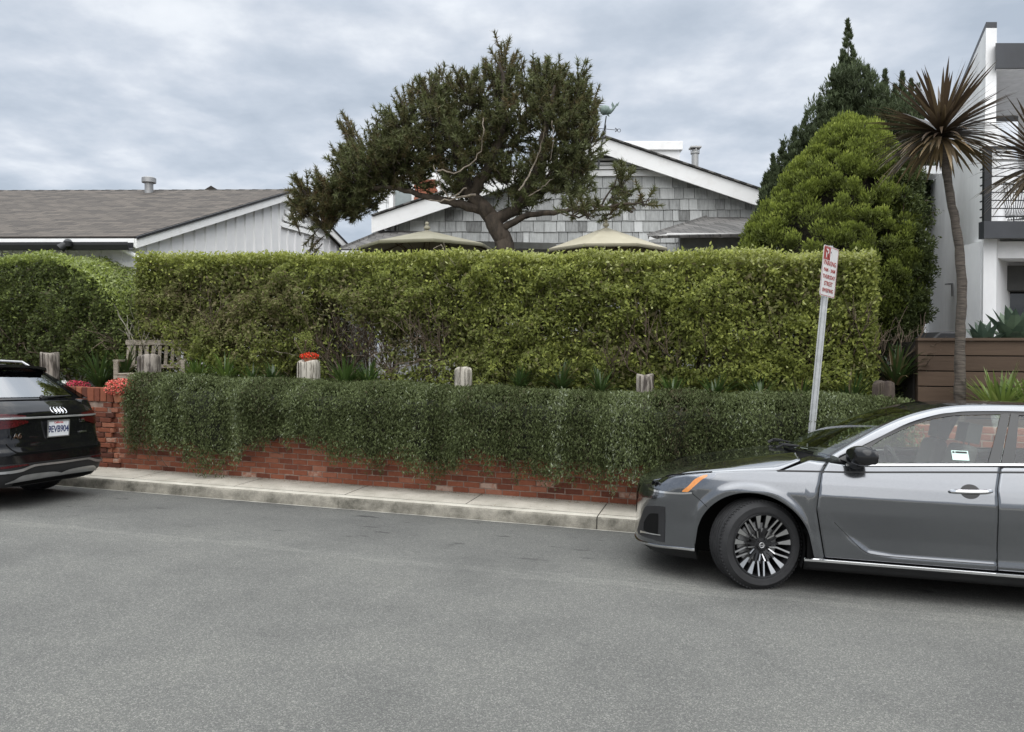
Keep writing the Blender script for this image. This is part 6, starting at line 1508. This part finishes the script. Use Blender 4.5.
# wheels
def wheel(root, x, y, sg, steer, R_=.338, rim=.247, W_=.235, kind='sedan'):
    w=bpy.data.objects.new('wheel',None); COL.objects.link(w); w.parent=root; w.location=(x,y*sg,R_-.004); w.rotation_euler=(0,0,steer + (math.pi if sg<0 else 0)); w.empty_display_size=.1
    MW[w.name]=Matrix()
    h=W_/2; b=R_-rim
    mb=MB(); pr=[(rim-.012,-h+.01),(rim,-h+.0),(rim+.2*b,-h-.004),(rim+.55*b,-h-.006),(R_-.028,-h+.008),(R_-.012,-h+.022),(R_-.003,-h+.045)]
    g=[-.075,-.035,.0,.035,.075]
    for q in g: pr+= [(R_,q-.014),(R_-.0005,q-.007),(R_-.009,q-.005),(R_-.009,q+.005),(R_-.0005,q+.007)] if abs(q)<.08 else []
    pr+=[(R_-.003,h-.045),(R_-.012,h-.022),(R_-.028,h-.008),(rim+.55*b,h+.006),(rim+.50*b,h+.0065),(rim+.45*b,h+.0045),(rim+.2*b,h+.004),(rim,h),(rim-.012,h-.01)]
    mb.lathe(pr,72,axis='y'); 
    for k in range(72):                                   # shoulder blocks
        a=2*math.pi*k/72
        for s2 in (-1,1): mb.box((( R_-.006)*math.cos(a),s2*(h-.034),(R_-.006)*math.sin(a)),(.010,.024,.012),Matrix.Rotation(-a,3,'Y'))
    mb.build('tyre',m_tyre,w,smooth=True,ang=35)
    mb=MB(); mb.lathe([(rim-.012,h-.012),(rim-.002,h-.002),(rim-.006,h+.004),(rim-.016,h+.002),(rim-.024,h-.03),(rim-.03,-h+.02),(rim-.012,-h+.01)],60,axis='y'); mb.build('rim_barrel',m_alblk,w,smooth=True,ang=40)
    mb=MB(); mb.lathe([(.0,h-.10),(.16,h-.10),(.165,h-.11),(0,h-.11)],40,axis='y'); mb.build('brake_disc',m_silver,w,smooth=True,ang=30)
    mbB=MB(); mbA=MB(); R1=rim-.014
    def spoke(a,r0,w0,r1,w1,a1=None,dep=.0,alloy=True):
        a1=a if a1 is None else a1
        c0=Vector((r0*math.cos(a),0,r0*math.sin(a))); c1=Vector((r1*math.cos(a1),0,r1*math.sin(a1))); d=(c1-c0).normalized(); s=Vector((-d.z,0,d.x)); y0=h-.028; y1=h-.006-dep
        q=[c0-s*w0/2,c0+s*w0/2,c1+s*w1/2,c1-s*w1/2]; yy=[y0,y0,y1,y1]
        top=[Vector((v.x,y,v.z)) for v,y in zip(q,yy)]; bot=[Vector((v.x,y-.03,v.z)) for v,y in zip(q,yy)]
        mbB.hexa([v-Vector((0,.001,0)) for v in bot]+[v-Vector((0,.0015,0)) for v in top])
        if alloy:
            q=[c0-s*w0*.40,c0+s*w0*.40,c1+s*w1*.44,c1-s*w1*.44]; t2=[Vector((v.x,y+.0015,v.z)) for v,y in zip(q,yy)]; mbA.hexa([v-Vector((0,.004,0)) for v in t2]+t2)
    if kind=='sedan':
        for k in range(5):
            A=math.pi/2+2*math.pi*k/5+math.radians(-1)
            for s2 in (-1,1):
                B=A+math.pi/5
                spoke(A+s2*.20,.125,.014,R1,.048,A+s2*.19)               # wide blades
                spoke(B+s2*.06,.055,.010,.118,.013,B+s2*.21); spoke(B+s2*.21,.116,.013,R1,.016,B+s2*.085)   # slim pairs
                spoke(A+s2*.10,.05,.018,.13,.014,A+s2*.20,alloy=False)
    else:
        for k in range(5):
            A=math.pi/2+2*math.pi*k/5
            for s2 in (-1,1): spoke(A,.06,.05,R1,.04,A+s2*.16)
    mbB.lathe([(0,h-.02),(.035,h-.02),(.04,h-.028),(.085,h-.032),(.09,h-.06),(0,h-.06)],30,axis='y')
    for k in range(5):
        a=math.pi/2+2*math.pi*(k+.5)/5; mbB.lathe([(0,h-.018),(.009,h-.018),(.010,h-.034)],8,c=(.057*math.cos(a),0,.057*math.sin(a)),axis='y')
    mbB.build('spoke',m_alblk,w,smooth=True,ang=30); mbA.build('spoke_face',m_alloy,w)
    mb=MB(); mb.lathe([(.014,h-.018),(.020,h-.0165),(.022,h-.018)],20,axis='y'); mb.box((0,h-.0175,0),(.05,.003,.007)); mb.build('hub_emblem',m_silver,w,smooth=True,ang=30)
    return w
# steering: the outer face of the front wheels turns towards the rear (wheels steered left)
wheel(sed,-.005,.795,1,-math.radians(24)); wheel(sed,-.005,.795,-1,-math.radians(24)); wheel(sed,2.79,.795,1,0); wheel(sed,2.79,.795,-1,0)
# cabin
mb=MB(); mb.box((1.6,0,.45),(2.4,1.5,.06)); mb.build('cabin_floor',m_inter,sed)
mb=MB(); mb.prism([(.50,-.72,.72),(.95,-.72,.72),(.98,-.72,.88),(.86,-.72,1.0),(.56,-.72,1.0)],(0,1.44,0)); mb.build('dashboard',m_inter,sed,bevel=.02)
mb=MB(); 
for k in range(20):
    a=2*math.pi*k/20; b_=2*math.pi*(k+1)/20; f=lambda a:Vector((1.08-.07*math.sin(a),.36+.18*math.cos(a),.93+.17*math.sin(a))); mb.tube([f(a),f(b_)],.014,6)
mb.tube([(.9,.36,.86),(1.08,.36,.93)],.03,8); mb.tube([(1.08,.19,.93),(1.08,.53,.93)],.018,6); mb.build('steering_wheel',m_plas,sed,smooth=True)
def seat(x,y,w):
    sn=bpy.data.objects.new('seat',None); COL.objects.link(sn); sn.parent=sed; sn.location=(x,y,.48); MW[sn.name]=Matrix()
    mb=MB(); mb.box((0,0,.07),(.50,w,.14)); mb.build('seat_cushion',m_seat,sn,bevel=.04,segs=3)
    mb=MB(); mb.box((.30,0,.38),(.13,w*.95,.58),Matrix.Rotation(math.radians(16),3,'Y'),taper=.85); mb.build('seat_back',m_seat,sn,bevel=.04,segs=3)
    for yy in ([0] if w<.8 else [-.42,.0,.42]):
        mb=MB(); mb.box((.41,yy,.75),(.10,.25,.15),Matrix.Rotation(math.radians(10),3,'Y')); mb.tube([(.39,yy-.06,.62),(.40,yy-.06,.72)],.007,6); mb.tube([(.39,yy+.06,.62),(.40,yy+.06,.72)],.007,6); mb.build('headrest',m_seat,sn,bevel=.03,segs=3)
seat(1.18,.37,.50); seat(1.18,-.37,.50); seat(2.10,0,1.25)
for sg in (1,-1):
    mb=MB(); both(mb,[[Vector((x,.80,z)) for z in (.45,.95)] for x in (.5,1.5,2.7)]) if sg>0 else None
    if sg>0: mb.parts('door_trim',m_inter,sed)

# ================================================= black estate car at the left
ca_,sa_=math.cos(math.radians(9.5)),math.sin(math.radians(9.5)); f_=-Vector((ca_,-sa_,-.0196)).normalized(); pp=Vector((sa_,ca_,-.04)); pp=(pp-f_*pp.dot(f_)).normalized(); uu=pp.cross(f_)
O2=Vector((-5.118,8.593,-.0785)); rr_=-f_; ly_=-pp
Mau=Matrix(((rr_.x,ly_.x,uu.x,O2.x),(rr_.y,ly_.y,uu.y,O2.y),(rr_.z,ly_.z,uu.z,O2.z),(0,0,0,1)))
est=thing('estate_car','black estate car with pale rear window and licence plate, parked at the left edge','car',M4=Mau)
zr=[.2,.28,.33,.40,.58,.62,.66,.72,.76,.84,.955,.985,1.0,1.02,1.10,1.17,1.20]; ir=[.16,.06,.02,0,0,.0,.035,.05,.07,.085,.10,.10,.115,.12,.20,.30,.33]
zs=[.2,.27,.4,.62,.85,.98,1.02,1.17,1.2]; is_=[.06,.02,.0,.0,.005,.03,.05,.085,.10]
AR2=[(-1.02,.35,.40),(-3.95,.35,.40)]
def ainset(p,z,nx,x):
    a=np.interp(z,zr,ir); b_=np.interp(z,zs,is_)
    for ax,az,ar in AR2:
        d=math.hypot(x-ax,z-az)-ar
        if d<.1: b_-=.014*(1-sm(.03,.07,d))
    fz=np.interp(z,[.2,.3,.6,.8,1.0,1.2],[.06,0,.02,.10,.30,.7])
    wr=sm(.15,.9,nx); wf=sm(.2,.9,-nx); return a*wr+fz*wf+b_*(1-wr-wf)
planA=[(-4.95,0),(-4.93,.3),(-4.85,.58),(-4.65,.78),(-4.3,.89),(-3.8,.935),(-2.8,.945),(-1.6,.945),(-.9,.94),(-.5,.915),(-.25,.86),(-.10,.75),(-.03,.58),(-.008,.35),(0,0)]
AB=Body(planA,-2.2,ainset)
def atop(p): return float(np.interp(AB.plan(p)[0],[-5,-4.9,-4.5,-3.4,-3.0,-.6,0],[.78,.85,.95,1.04,1.03,1.12,1.17]))
def abot(p):
    x,y,_,_=AB.plan(p); z=.30 if x<-.4 else .34
    for ax,az,ar in AR2:
        if y>.6 and abs(x-ax)<ar: z=max(z,az+math.sqrt(ar*ar-(x-ax)**2))
    return z
ps_=[AB.p0]
for e in (AR2[1][0]-.396,AR2[1][0]+.396,AR2[0][0]-.396,AR2[0][0]+.396,AB.p1):
    a=ps_[-1]; n=max(4,int((e-a)/.03)); ps_+=cosp(a,e,n)[1:]
mb=MB(); both(mb,[[AB.S(p,abot(p)+(atop(p)-abot(p))*k/34) for k in range(35)] for p in ps_]); mb.build('body',m_blk,est,smooth=True,ang=40,solid=.01)
# bumper lower cladding with silver surrounds
def astrip(nm,sts,eps,m,nv=3,sgs=(1,-1),par=None,res=5):
    mb=MB(); S_=catmull(sts,res)
    for s_ in sgs:
        ro=[[AB.S(p,z0+(z1-z0)*k/nv,eps) for k in range(nv+1)] for p,z0,z1 in S_]; mb.grid(ro if s_>0 else [[mir(v) for v in r] for r in ro])
    return mb.parts(nm,m,par or est,smooth=True,ang=50)
E1=AB.p1
L_=lambda lat: E1-lat                                      # lateral distance to planform parameter (near centre)
astrip('lower_bumper',[(E1,.25,.50),(L_(.5),.25,.50),(L_(.8),.25,.50),(L_(1.2),.26,.46)],.006,m_plas)
astrip('silver_surround',[(E1,.455,.478),(L_(.35),.458,.480),(L_(.44),.448,.475),(L_(.56),.415,.446),(L_(.72),.405,.432),(L_(.95),.41,.43)],.020,m_silver)
astrip('silver_surround',[(L_(0),.312,.345),(L_(.15),.315,.372),(L_(.5),.305,.375),(L_(.62),.298,.330),(L_(.70),.290,.300)],.014,m_silver)
astrip('diffuser',[(L_(0),.25,.30),(L_(.45),.24,.30),(L_(.6),.26,.29)],.004,m_under)
astrip('reflector',[(L_(.47),.476,.490),(L_(.60),.468,.492),(L_(.80),.455,.480),(L_(.95),.455,.475)],.010,m_red)
astrip('chrome_strip',[(E1,.968,.988),(L_(.5),.968,.988),(L_(.75),.967,.987),(L_(.92),.965,.985)],.016,mat('satin_chrome',(.62,.62,.62),.42,metal=.7))
astrip('tail_light',[(L_(.40),.925,.945),(L_(.50),.905,.960),(L_(.62),.878,.962),(L_(.8),.865,.962),(L_(1.05),.86,.962),(L_(1.25),.91,.955)],.008,m_red)
astrip('tail_light',[(L_(.42),.990,1.004),(L_(.6),.990,1.022),(L_(.8),.990,1.028),(L_(1.1),.990,1.02)],.008,m_red)
astrip('tailgate_groove',[(E1,.612,.622),(L_(.5),.612,.622),(L_(.62),.625,.640),(L_(.70),.70,.72)],.003,m_under)
# greenhouse
z0=1.16
def rowA(x,zb_,yb,zt_,yt): return [Vector((x,yb+(yt-yb)*(k/6)+.025*math.sin(math.pi*k/6),zb_+(zt_-zb_)*k/6)) for k in range(7)]
side=[(-3.45,1.03,.80,1.04,.79),(-3.0,1.05,.84,1.22,.70),(-2.6,1.06,.85,1.42,.62),(-2.1,1.07,.855,1.505,.585),(-1.5,1.09,.855,1.52,.58),(-1.1,1.12,.845,1.515,.565),(-.85,1.14,.83,1.50,.545),(-.74,1.15,.80,1.485,.53),(-.28,1.165,.69,1.19,.68)]
mb=MB(); both(mb,[rowA(*s_) for s_ in catmull(side,4)]); mb.parts('side_glass',m_glassr,est,smooth=True,ang=60)
mb=MB(); ro=[]
for s_ in catmull([(-2.75,.60,1.37),(-2.3,.59,1.48),(-1.8,.585,1.52),(-1.2,.57,1.525),(-.85,.545,1.512),(-.70,.53,1.495)],5): ro.append([Vector((s_[0]+(.05 if s_[0]>-.75 else 0)*(1-f*f),s_[1]*f*1.0,s_[2]+.045*(1-f**2.2))) for f in [1-k/12 for k in range(13)]])
mb=MB(); both(mb,ro); mb.build('roof',m_blk,est,smooth=True,ang=60,solid=.02)
mb=MB(); both(mb,[[Vector((x,y,z)) for x,y,z in q] for q in [[(-.80,.53,1.505),(-.80,.3,1.545),(-.80,0,1.555)],[(-.66,.47,1.53),(-.64,.28,1.55),(-.64,0,1.56)],[(-.65,.47,1.50),(-.63,.28,1.52),(-.625,0,1.527)],[(-.75,.50,1.47),(-.75,.3,1.48),(-.75,0,1.49)]]]); mb.build('roof_spoiler',m_glossblk,est,smooth=True,ang=30)
def rw(lat,v): # rear window surface: v 0 bottom .. 1 top
    hw=.69+(.50-.69)*v; f=lat; x=-.30-.40*v-.05*abs(f)**2.5*(1-.0); return Vector((x,hw*f,1.165+(1.48-1.165)*v+.0))
m_rw=mat('rear_window_glass',(.10,.11,.115),.04,coat=1,spec=1.0,col2=(.08,.09,.095))
mb=MB(); mb.grid([[rw(-1+2*i/24,v) for v in np.linspace(.0,1,8)] for i in range(25)]); mb.build('tailgate_frame',m_blk,est,smooth=True)
mb=MB(); mb.grid([[rw((-1+2*i/24)*.86,v)+Vector((.006,0,.004)) for v in np.linspace(.08,.93,8)] for i in range(25)]); mb.build('rear_window',glassmat('pale_rear_glass',(.25,.27,.27),3.2),est,smooth=True)
mb=MB(); both(mb,[[Vector((-.745,.50,1.485)),Vector((-.57,.59,1.34)),Vector((-.345,.70,1.165))],[Vector((-.86,.545,1.495)),Vector((-.76,.70,1.34)),Vector((-.58,.82,1.15))]]); mb.parts('rear_pillar',m_blk,est,smooth=True)
mb=MB(); mb.grid([[Vector((-.60+.27*(1-v),y,1.425-.26*(1-v)-.03)) for v in (0,1)] for y in (-.5,.5)]); 
mb=MB(); mb.tube([(-.33,-.02,1.175),(-.325,-.04,1.19),(-.32,-.08,1.188),(-.335,-.48,1.205)],[.026,.03,.016,.006],8); mb.tube([(-.315,-.03,1.18),(-.33,-.10,1.175)],.024,8); mb.build('rear_wiper',m_plas,est,smooth=True)
for sg in (1,-1):
    mb=MB(); mb.tube([(-2.6,.55*sg,1.49),(-2.5,.55*sg,1.55),(-1.7,.545*sg,1.61),(-1.05,.535*sg,1.595),(-.92,.53*sg,1.53)],.014,8); mb.build('roof_rail',m_silver,est,smooth=True)
# bonnet, windscreen and side seams
ea=[AB.S(p,atop(p)) for p in np.linspace(AB.p0+.01,AB.p0+2.45,40)]; ea=[e for e in ea if e.x<-3.38]
mb=MB(); both(mb,[[Vector((e.x,e.y*(1-k/10),e.z+.07*(1-(1-k/10)**3)*sm(-4.95,-4.4,e.x))) for k in range(11)] for e in ea]); mb.build('bonnet',m_blk,est,smooth=True,ang=60)
e_=ea[-1]; ro=[]
for v in np.linspace(0,1,8):
    hw_=.80+(.60-.80)*v; ro.append([Vector((-3.40+.72*v-.18*(1-(1-k/10)**2)*(1-v),hw_*(1-k/10),e_.z+.03+(1.375-e_.z-.03)*v+.045*(1-(1-k/10)**2))) for k in range(11)])
mb=MB(); both(mb,ro); mb.build('windscreen',m_glassr,est,smooth=True)
for xs_ in (-3.30,-2.20,-1.15):
    mb=MB()
    for s_ in (1,-1):
        g_=[[AB.S(p,z,.002) for z in np.linspace(.42 if xs_<-1.5 else .80,1.03,16)] for p in (xs_,xs_+.008)]; mb.grid(g_ if s_>0 else [[mir(v) for v in r] for r in g_])
    mb.parts('door_seam',m_under,est)
for xs_ in (-2.32,-1.30):
    for s_ in (1,-1):
        mb=MB(); y_=AB.S(xs_,.90).y; mb.tube([(xs_-.10,(y_+.01)*s_,.895),(xs_-.06,(y_+.035)*s_,.90),(xs_+.06,(y_+.035)*s_,.905),(xs_+.10,(y_+.01)*s_,.905)],.012,8); mb.build('door_handle',m_blk,est,smooth=True)
# emblem rings
mb=MB()
for k in range(4):
    cy=-.078-.051*1.5+.051*k+.0; cy=-.078+ (k-1.5)*.050; R_=.036; n=26; pts=[]
    for q in range(n+1):
        a=2*math.pi*q/n; y=cy+R_*math.cos(a); z=1.045+R_*math.sin(a); pts.append(AB.S(E1-abs(y),z,.008)); pts[-1]=Vector((pts[-1].x,y,z))
    mb.tube(pts,.0046,6,cap=False)
mb.build('rings_emblem',m_chrome,est,smooth=True)
# plate
def rearM(y,z,tilt=0):                                     # text frame on the rear face: +X of text -> -y (to the right as seen)
    x=AB.S(E1-abs(y),z,.0).x
    return Matrix(((0,0,1,x),(1,0,0,y),(0,1,0,z),(0,0,0,1)))
px_=max(AB.S(E1,.93).x,AB.S(E1,.77).x)+.010; 
def RM(y,z,x): return Matrix(((0,0,1,x),(-1,0,0,y),(0,1,0,z),(0,0,0,1)))@Matrix.Rotation(0,4,'Z')
def RMt(y,z,x,sg=1): return Matrix(((0,0,1,x),(1,0,0,y),(0,1,0,z),(0,0,0,1)))
yc=.006
mb=MB(); mb.box((px_,yc,.846),(.008,.315,.172)); plt=mb.build('licence_plate',mat('plate_white',(.78,.79,.80),.4,col2=(.74,.75,.77)),est,bevel=.003)
mb=MB()
for q in ((px_+.006,yc,.936,.325,.010),(px_+.006,yc,.757,.325,.012)): mb.box((q[0],q[1],q[2]),(.010,q[3],q[4]))
for s_ in (-1,1): mb.box((px_+.006,yc+s_*.158,.846),(.010,.010,.18))
mb.build('plate_frame',m_silver,plt)
# The viewer stands behind the car: its left side (+y) is on the viewer's left, so text runs towards -y
def TM(y,z,x): return Matrix(((0,0,1,x),(-1,0,0,y),(0,1,0,z),(0,0,0,1)))
m_navy=mat('plate_navy',(.02,.03,.12),.5); m_pred=mat('plate_red',(.55,.03,.03),.5)
text('plate_number','9EVB904',.105,m_navy,plt,TM(yc,.838,px_+.0045),.002,bold=.0015,sx=.80)
text('plate_state','California',.034,m_pred,plt,TM(yc,.915,px_+.0045),.002)
text('model_badge','A6',.075,m_chrome,est,TM(.55,.790,AB.S(E1-.55,.79,.012).x),.003,bold=.0015,sx=1.25)
text('badge','quattro',.038,m_chrome,est,TM(-.40,.790,AB.S(E1-.40,.79,.012).x),.003,bold=.001)
text('badge','55',.050,m_chrome,est,TM(-.42,.915,AB.S(E1-.42,.915,.012).x),.003,bold=.001,sx=1.2)
mb=MB(); mb.box((-.62,0,.36),(.6,1.0,.22)); mb.box((-2.5,0,.45),(4.2,1.05,.45)); mb.box((-2.5,0,.36),(2.0,1.7,.25)); mb.build('underbody',m_under,est)
mb=MB()
for ax,az,ar in AR2:
    for s_ in (1,-1):
        mb.grid([[Vector((ax+(ar+.012)*math.cos(a),y*s_,az+(ar+.012)*math.sin(a))) for y in (.52,.9)] for a in [math.pi*(-.12+1.24*k/20) for k in range(21)]]); mb.add([Vector((ax+(ar+.02)*math.cos(math.pi*(-.12+1.24*k/20)),.52*s_,az+(ar+.02)*math.sin(math.pi*(-.12+1.24*k/20)))) for k in range(21)],[tuple(range(21))])
mb.build('wheel_arch_liner',m_under,est)
for s_ in (1,-1):
    wheel(est,AR2[0][0],.81,s_,0,R_=.360,rim=.25,kind='est'); wheel(est,AR2[1][0],.81,s_,0,R_=.360,rim=.25,kind='est')
mb=MB(); mb.box((-1.1,0,.72),(1.0,1.3,.5)); mb.build('luggage_cover',m_inter,est)

# ---- parking sign
pbS=at(809,447,7.75); b0=at(811,440,7.75); sgz=float(kerb_top(s_at(811,TK+.12)))
foot=at(806,490,7.80); top=at(829.5,246,7.80); dirp=(top-foot).normalized(); f0=foot+dirp*((sgz-foot.z)/dirp.z)
sn=thing('parking_sign','leaning galvanised post with a narrow parking restriction sign, behind the sedan bonnet','sign',f0)
mb=MB(); L_p=(top-f0).length; side_=Vector((.95,-.3,0)).normalized(); back=dirp.cross(side_).normalized()
# U-channel post
sec=[(-.036,.0),(-.024,.0),(-.018,.022),(.018,.022),(.024,.0),(.036,.0),(.036,-.004),(.028,-.004),(.022,.018+.009),(-.022,.018+.009),(-.028,-.004),(-.036,-.004)]
sec=[(-.034,-.003),(-.020,-.003),(-.013,-.020),(.013,-.020),(.020,-.003),(.034,-.003),(.034,.003),(.024,.003),(.017,-.014),(-.017,-.014),(-.024,.003),(-.034,.003)]
ro=[[f0-dirp*.1+dirp*(L_p+.1)*u+side_*a+back*b_ for a,b_ in sec] for u in (0,.5,1)]
mb.grid(ro,closed=True); mb.build('post',mat('galvanised_post',(.45,.46,.46),.5,metal=.45,col2=(.36,.37,.37),scale=12),sn,world=True)
sa=math.radians(42); sx_=Vector((math.cos(sa),math.sin(sa),0)); sx_=(sx_-dirp*sx_.dot(dirp)).normalized(); snrm=sx_.cross(dirp).normalized()
if snrm.y>0: snrm=-snrm
c_=at(826.5,272,7.80)+snrm*.03
Ms=Matrix(((sx_.x,dirp.x,snrm.x,c_.x),(sx_.y,dirp.y,snrm.y,c_.y),(sx_.z,dirp.z,snrm.z,c_.z),(0,0,0,1)))
Mloc=MW[sn.name].inverted()@Ms
w2,h2=.165,.255
def rrect(w,h,r,n=5): return [Vector((sx*(w-r)+r*math.cos(a),sy*(h-r)+r*math.sin(a),0)) for sx,sy,a0 in ((1,1,0),(-1,1,90),(-1,-1,180),(1,-1,270)) for a in [math.radians(a0+90*k/n) for k in range(n+1)]]
m_sw=mat('sign_white',(.70,.69,.68),.45,col2=(.62,.61,.60)); m_sr=mat('sign_red',(.38,.07,.06),.5); m_sk=mat('sign_dark_red',(.30,.05,.045),.5)
mb=MB(Mloc); mb.prism(rrect(w2,h2,.025),(0,0,-.003)); pl=mb.build('sign_plate',m_sw,sn)
mb=MB(Mloc); o1=rrect(w2-.006,h2-.006,.02); o2=rrect(w2-.012,h2-.012,.017); mb.add([v+Vector((0,0,.0012)) for v in o1]+[v+Vector((0,0,.0012)) for v in o2],[(i,(i+1)%len(o1),(i+1)%len(o1)+len(o1),i+len(o1)) for i in range(len(o1))]); mb.build('sign_border',m_sr,pl)
mb=MB(Mloc); mb.prism([(-.148,.115,.001),(-.018,.115,.001),(-.018,.240,.001),(-.148,.240,.001)],(0,0,.001)); mb.build('sign_symbol',m_sr,pl)
text('symbol_letter','P',.12,m_sw,pl,Mloc@Matrix.Translation((-.083,.175,.003)),.0005,bold=.003)
mb=MB(Mloc); mb.prism([(-.142,.228,.005),(-.134,.236,.005),(-.024,.127,.005),(-.032,.119,.005)],(0,0,.001)); mb.build('symbol_slash',m_sk,pl)
for i,(t_,sz) in enumerate((('PARKING',.066),('8AM - 10AM',.050),('THURSDAY',.055),('STREET',.060),('SWEEPING',.052))):
    text('sign_text',t_,sz,m_sr,pl,Mloc@Matrix.Translation((.0,.082-.069*i,.002)),.0005,bold=.0012,sx=.95)
mb=MB(Mloc)
for y in (.2,-.2): mb.lathe([(0,.006),(.009,.005),(.010,0)],10,c=(.0,y,.0))
mb.build('bolt',m_silver,pl)
# ============================================================ LIGHT, SKY, CAMERA
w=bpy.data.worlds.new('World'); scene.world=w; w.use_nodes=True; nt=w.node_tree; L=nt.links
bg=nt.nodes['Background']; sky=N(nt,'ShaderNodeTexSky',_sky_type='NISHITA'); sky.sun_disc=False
EL,AZ=math.radians(50),math.radians(178)                   # sun behind and to the right of the camera, veiled by cloud
sky.sun_elevation=EL; sky.sun_rotation=AZ; sky.air_density=1; sky.dust_density=2
tc=N(nt,'ShaderNodeTexCoord'); sp=N(nt,'ShaderNodeSeparateXYZ'); L.new(tc.outputs['Generated'],sp.inputs[0])
zz_=N(nt,'ShaderNodeMath',_operation='ADD'); zz_.inputs[1].default_value=.16; L.new(sp.outputs['Z'],zz_.inputs[0])
mx_=N(nt,'ShaderNodeMath',_operation='MAXIMUM'); mx_.inputs[1].default_value=.06; L.new(zz_.outputs[0],mx_.inputs[0])
dx=N(nt,'ShaderNodeMath',_operation='DIVIDE'); dy=N(nt,'ShaderNodeMath',_operation='DIVIDE'); L.new(sp.outputs['X'],dx.inputs[0]); L.new(mx_.outputs[0],dx.inputs[1]); L.new(sp.outputs['Y'],dy.inputs[0]); L.new(mx_.outputs[0],dy.inputs[1])
cb=N(nt,'ShaderNodeCombineXYZ'); L.new(dx.outputs[0],cb.inputs[0]); L.new(dy.outputs[0],cb.inputs[1])
n1=N(nt,'ShaderNodeTexNoise',Scale=2.3,Detail=7,Roughness=.54,Distortion=.05); L.new(cb.outputs[0],n1.inputs['Vector'])
cl=ramp(nt,[(.32,(.66,.73,.81)),(.45,(.82,.88,.95)),(.53,(.97,1.01,1.06)),(.62,(1.20,1.22,1.23)),(.78,(1.36,1.36,1.34))],n1.outputs[0])
# overcast luminance: brighter towards the zenith
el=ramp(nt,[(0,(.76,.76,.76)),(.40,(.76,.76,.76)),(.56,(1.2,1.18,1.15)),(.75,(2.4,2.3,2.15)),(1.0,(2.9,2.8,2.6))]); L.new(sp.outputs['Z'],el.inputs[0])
below=N(nt,'ShaderNodeMath',_operation='MAXIMUM')
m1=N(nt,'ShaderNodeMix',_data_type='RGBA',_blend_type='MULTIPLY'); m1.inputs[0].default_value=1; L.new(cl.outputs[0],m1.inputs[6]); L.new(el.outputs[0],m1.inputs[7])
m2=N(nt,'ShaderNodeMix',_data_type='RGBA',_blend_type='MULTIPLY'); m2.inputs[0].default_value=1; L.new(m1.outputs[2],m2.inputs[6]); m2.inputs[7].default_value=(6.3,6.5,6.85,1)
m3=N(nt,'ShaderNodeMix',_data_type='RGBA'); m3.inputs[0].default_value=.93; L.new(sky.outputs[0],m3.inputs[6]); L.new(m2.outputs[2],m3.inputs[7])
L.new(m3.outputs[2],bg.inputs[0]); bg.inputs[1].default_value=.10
sd=bpy.data.lights.new('sun','SUN'); sd.energy=1.5; sd.angle=math.radians(80); sd.color=(1,.97,.93); so=bpy.data.objects.new('sun',sd); COL.objects.link(so)
dirv=Vector((math.sin(AZ)*math.cos(EL),math.cos(AZ)*math.cos(EL),math.sin(EL))); so.rotation_euler=dirv.to_track_quat('Z','Y').to_euler(); so.location=(0,-10,20)
cd=bpy.data.cameras.new('camera'); co=bpy.data.objects.new('camera',cd); COL.objects.link(co); cd.sensor_width=36; cd.lens=F/1024*36; cd.clip_end=2000; cd.clip_start=.05
co.location=(0,0,CAMZ); co.rotation_euler=(math.pi/2-TH,0,0); scene.camera=co
vs=scene.view_settings; vs.view_transform='Standard'; vs.look='None'; vs.gamma=1; vs.exposure=.62; vs.use_curve_mapping=False
scene.render.engine='CYCLES'
scene.cycles.max_bounces=8; scene.cycles.transparent_max_bounces=12; scene.cycles.diffuse_bounces=3
scene.render.resolution_x=1024; scene.render.resolution_y=732
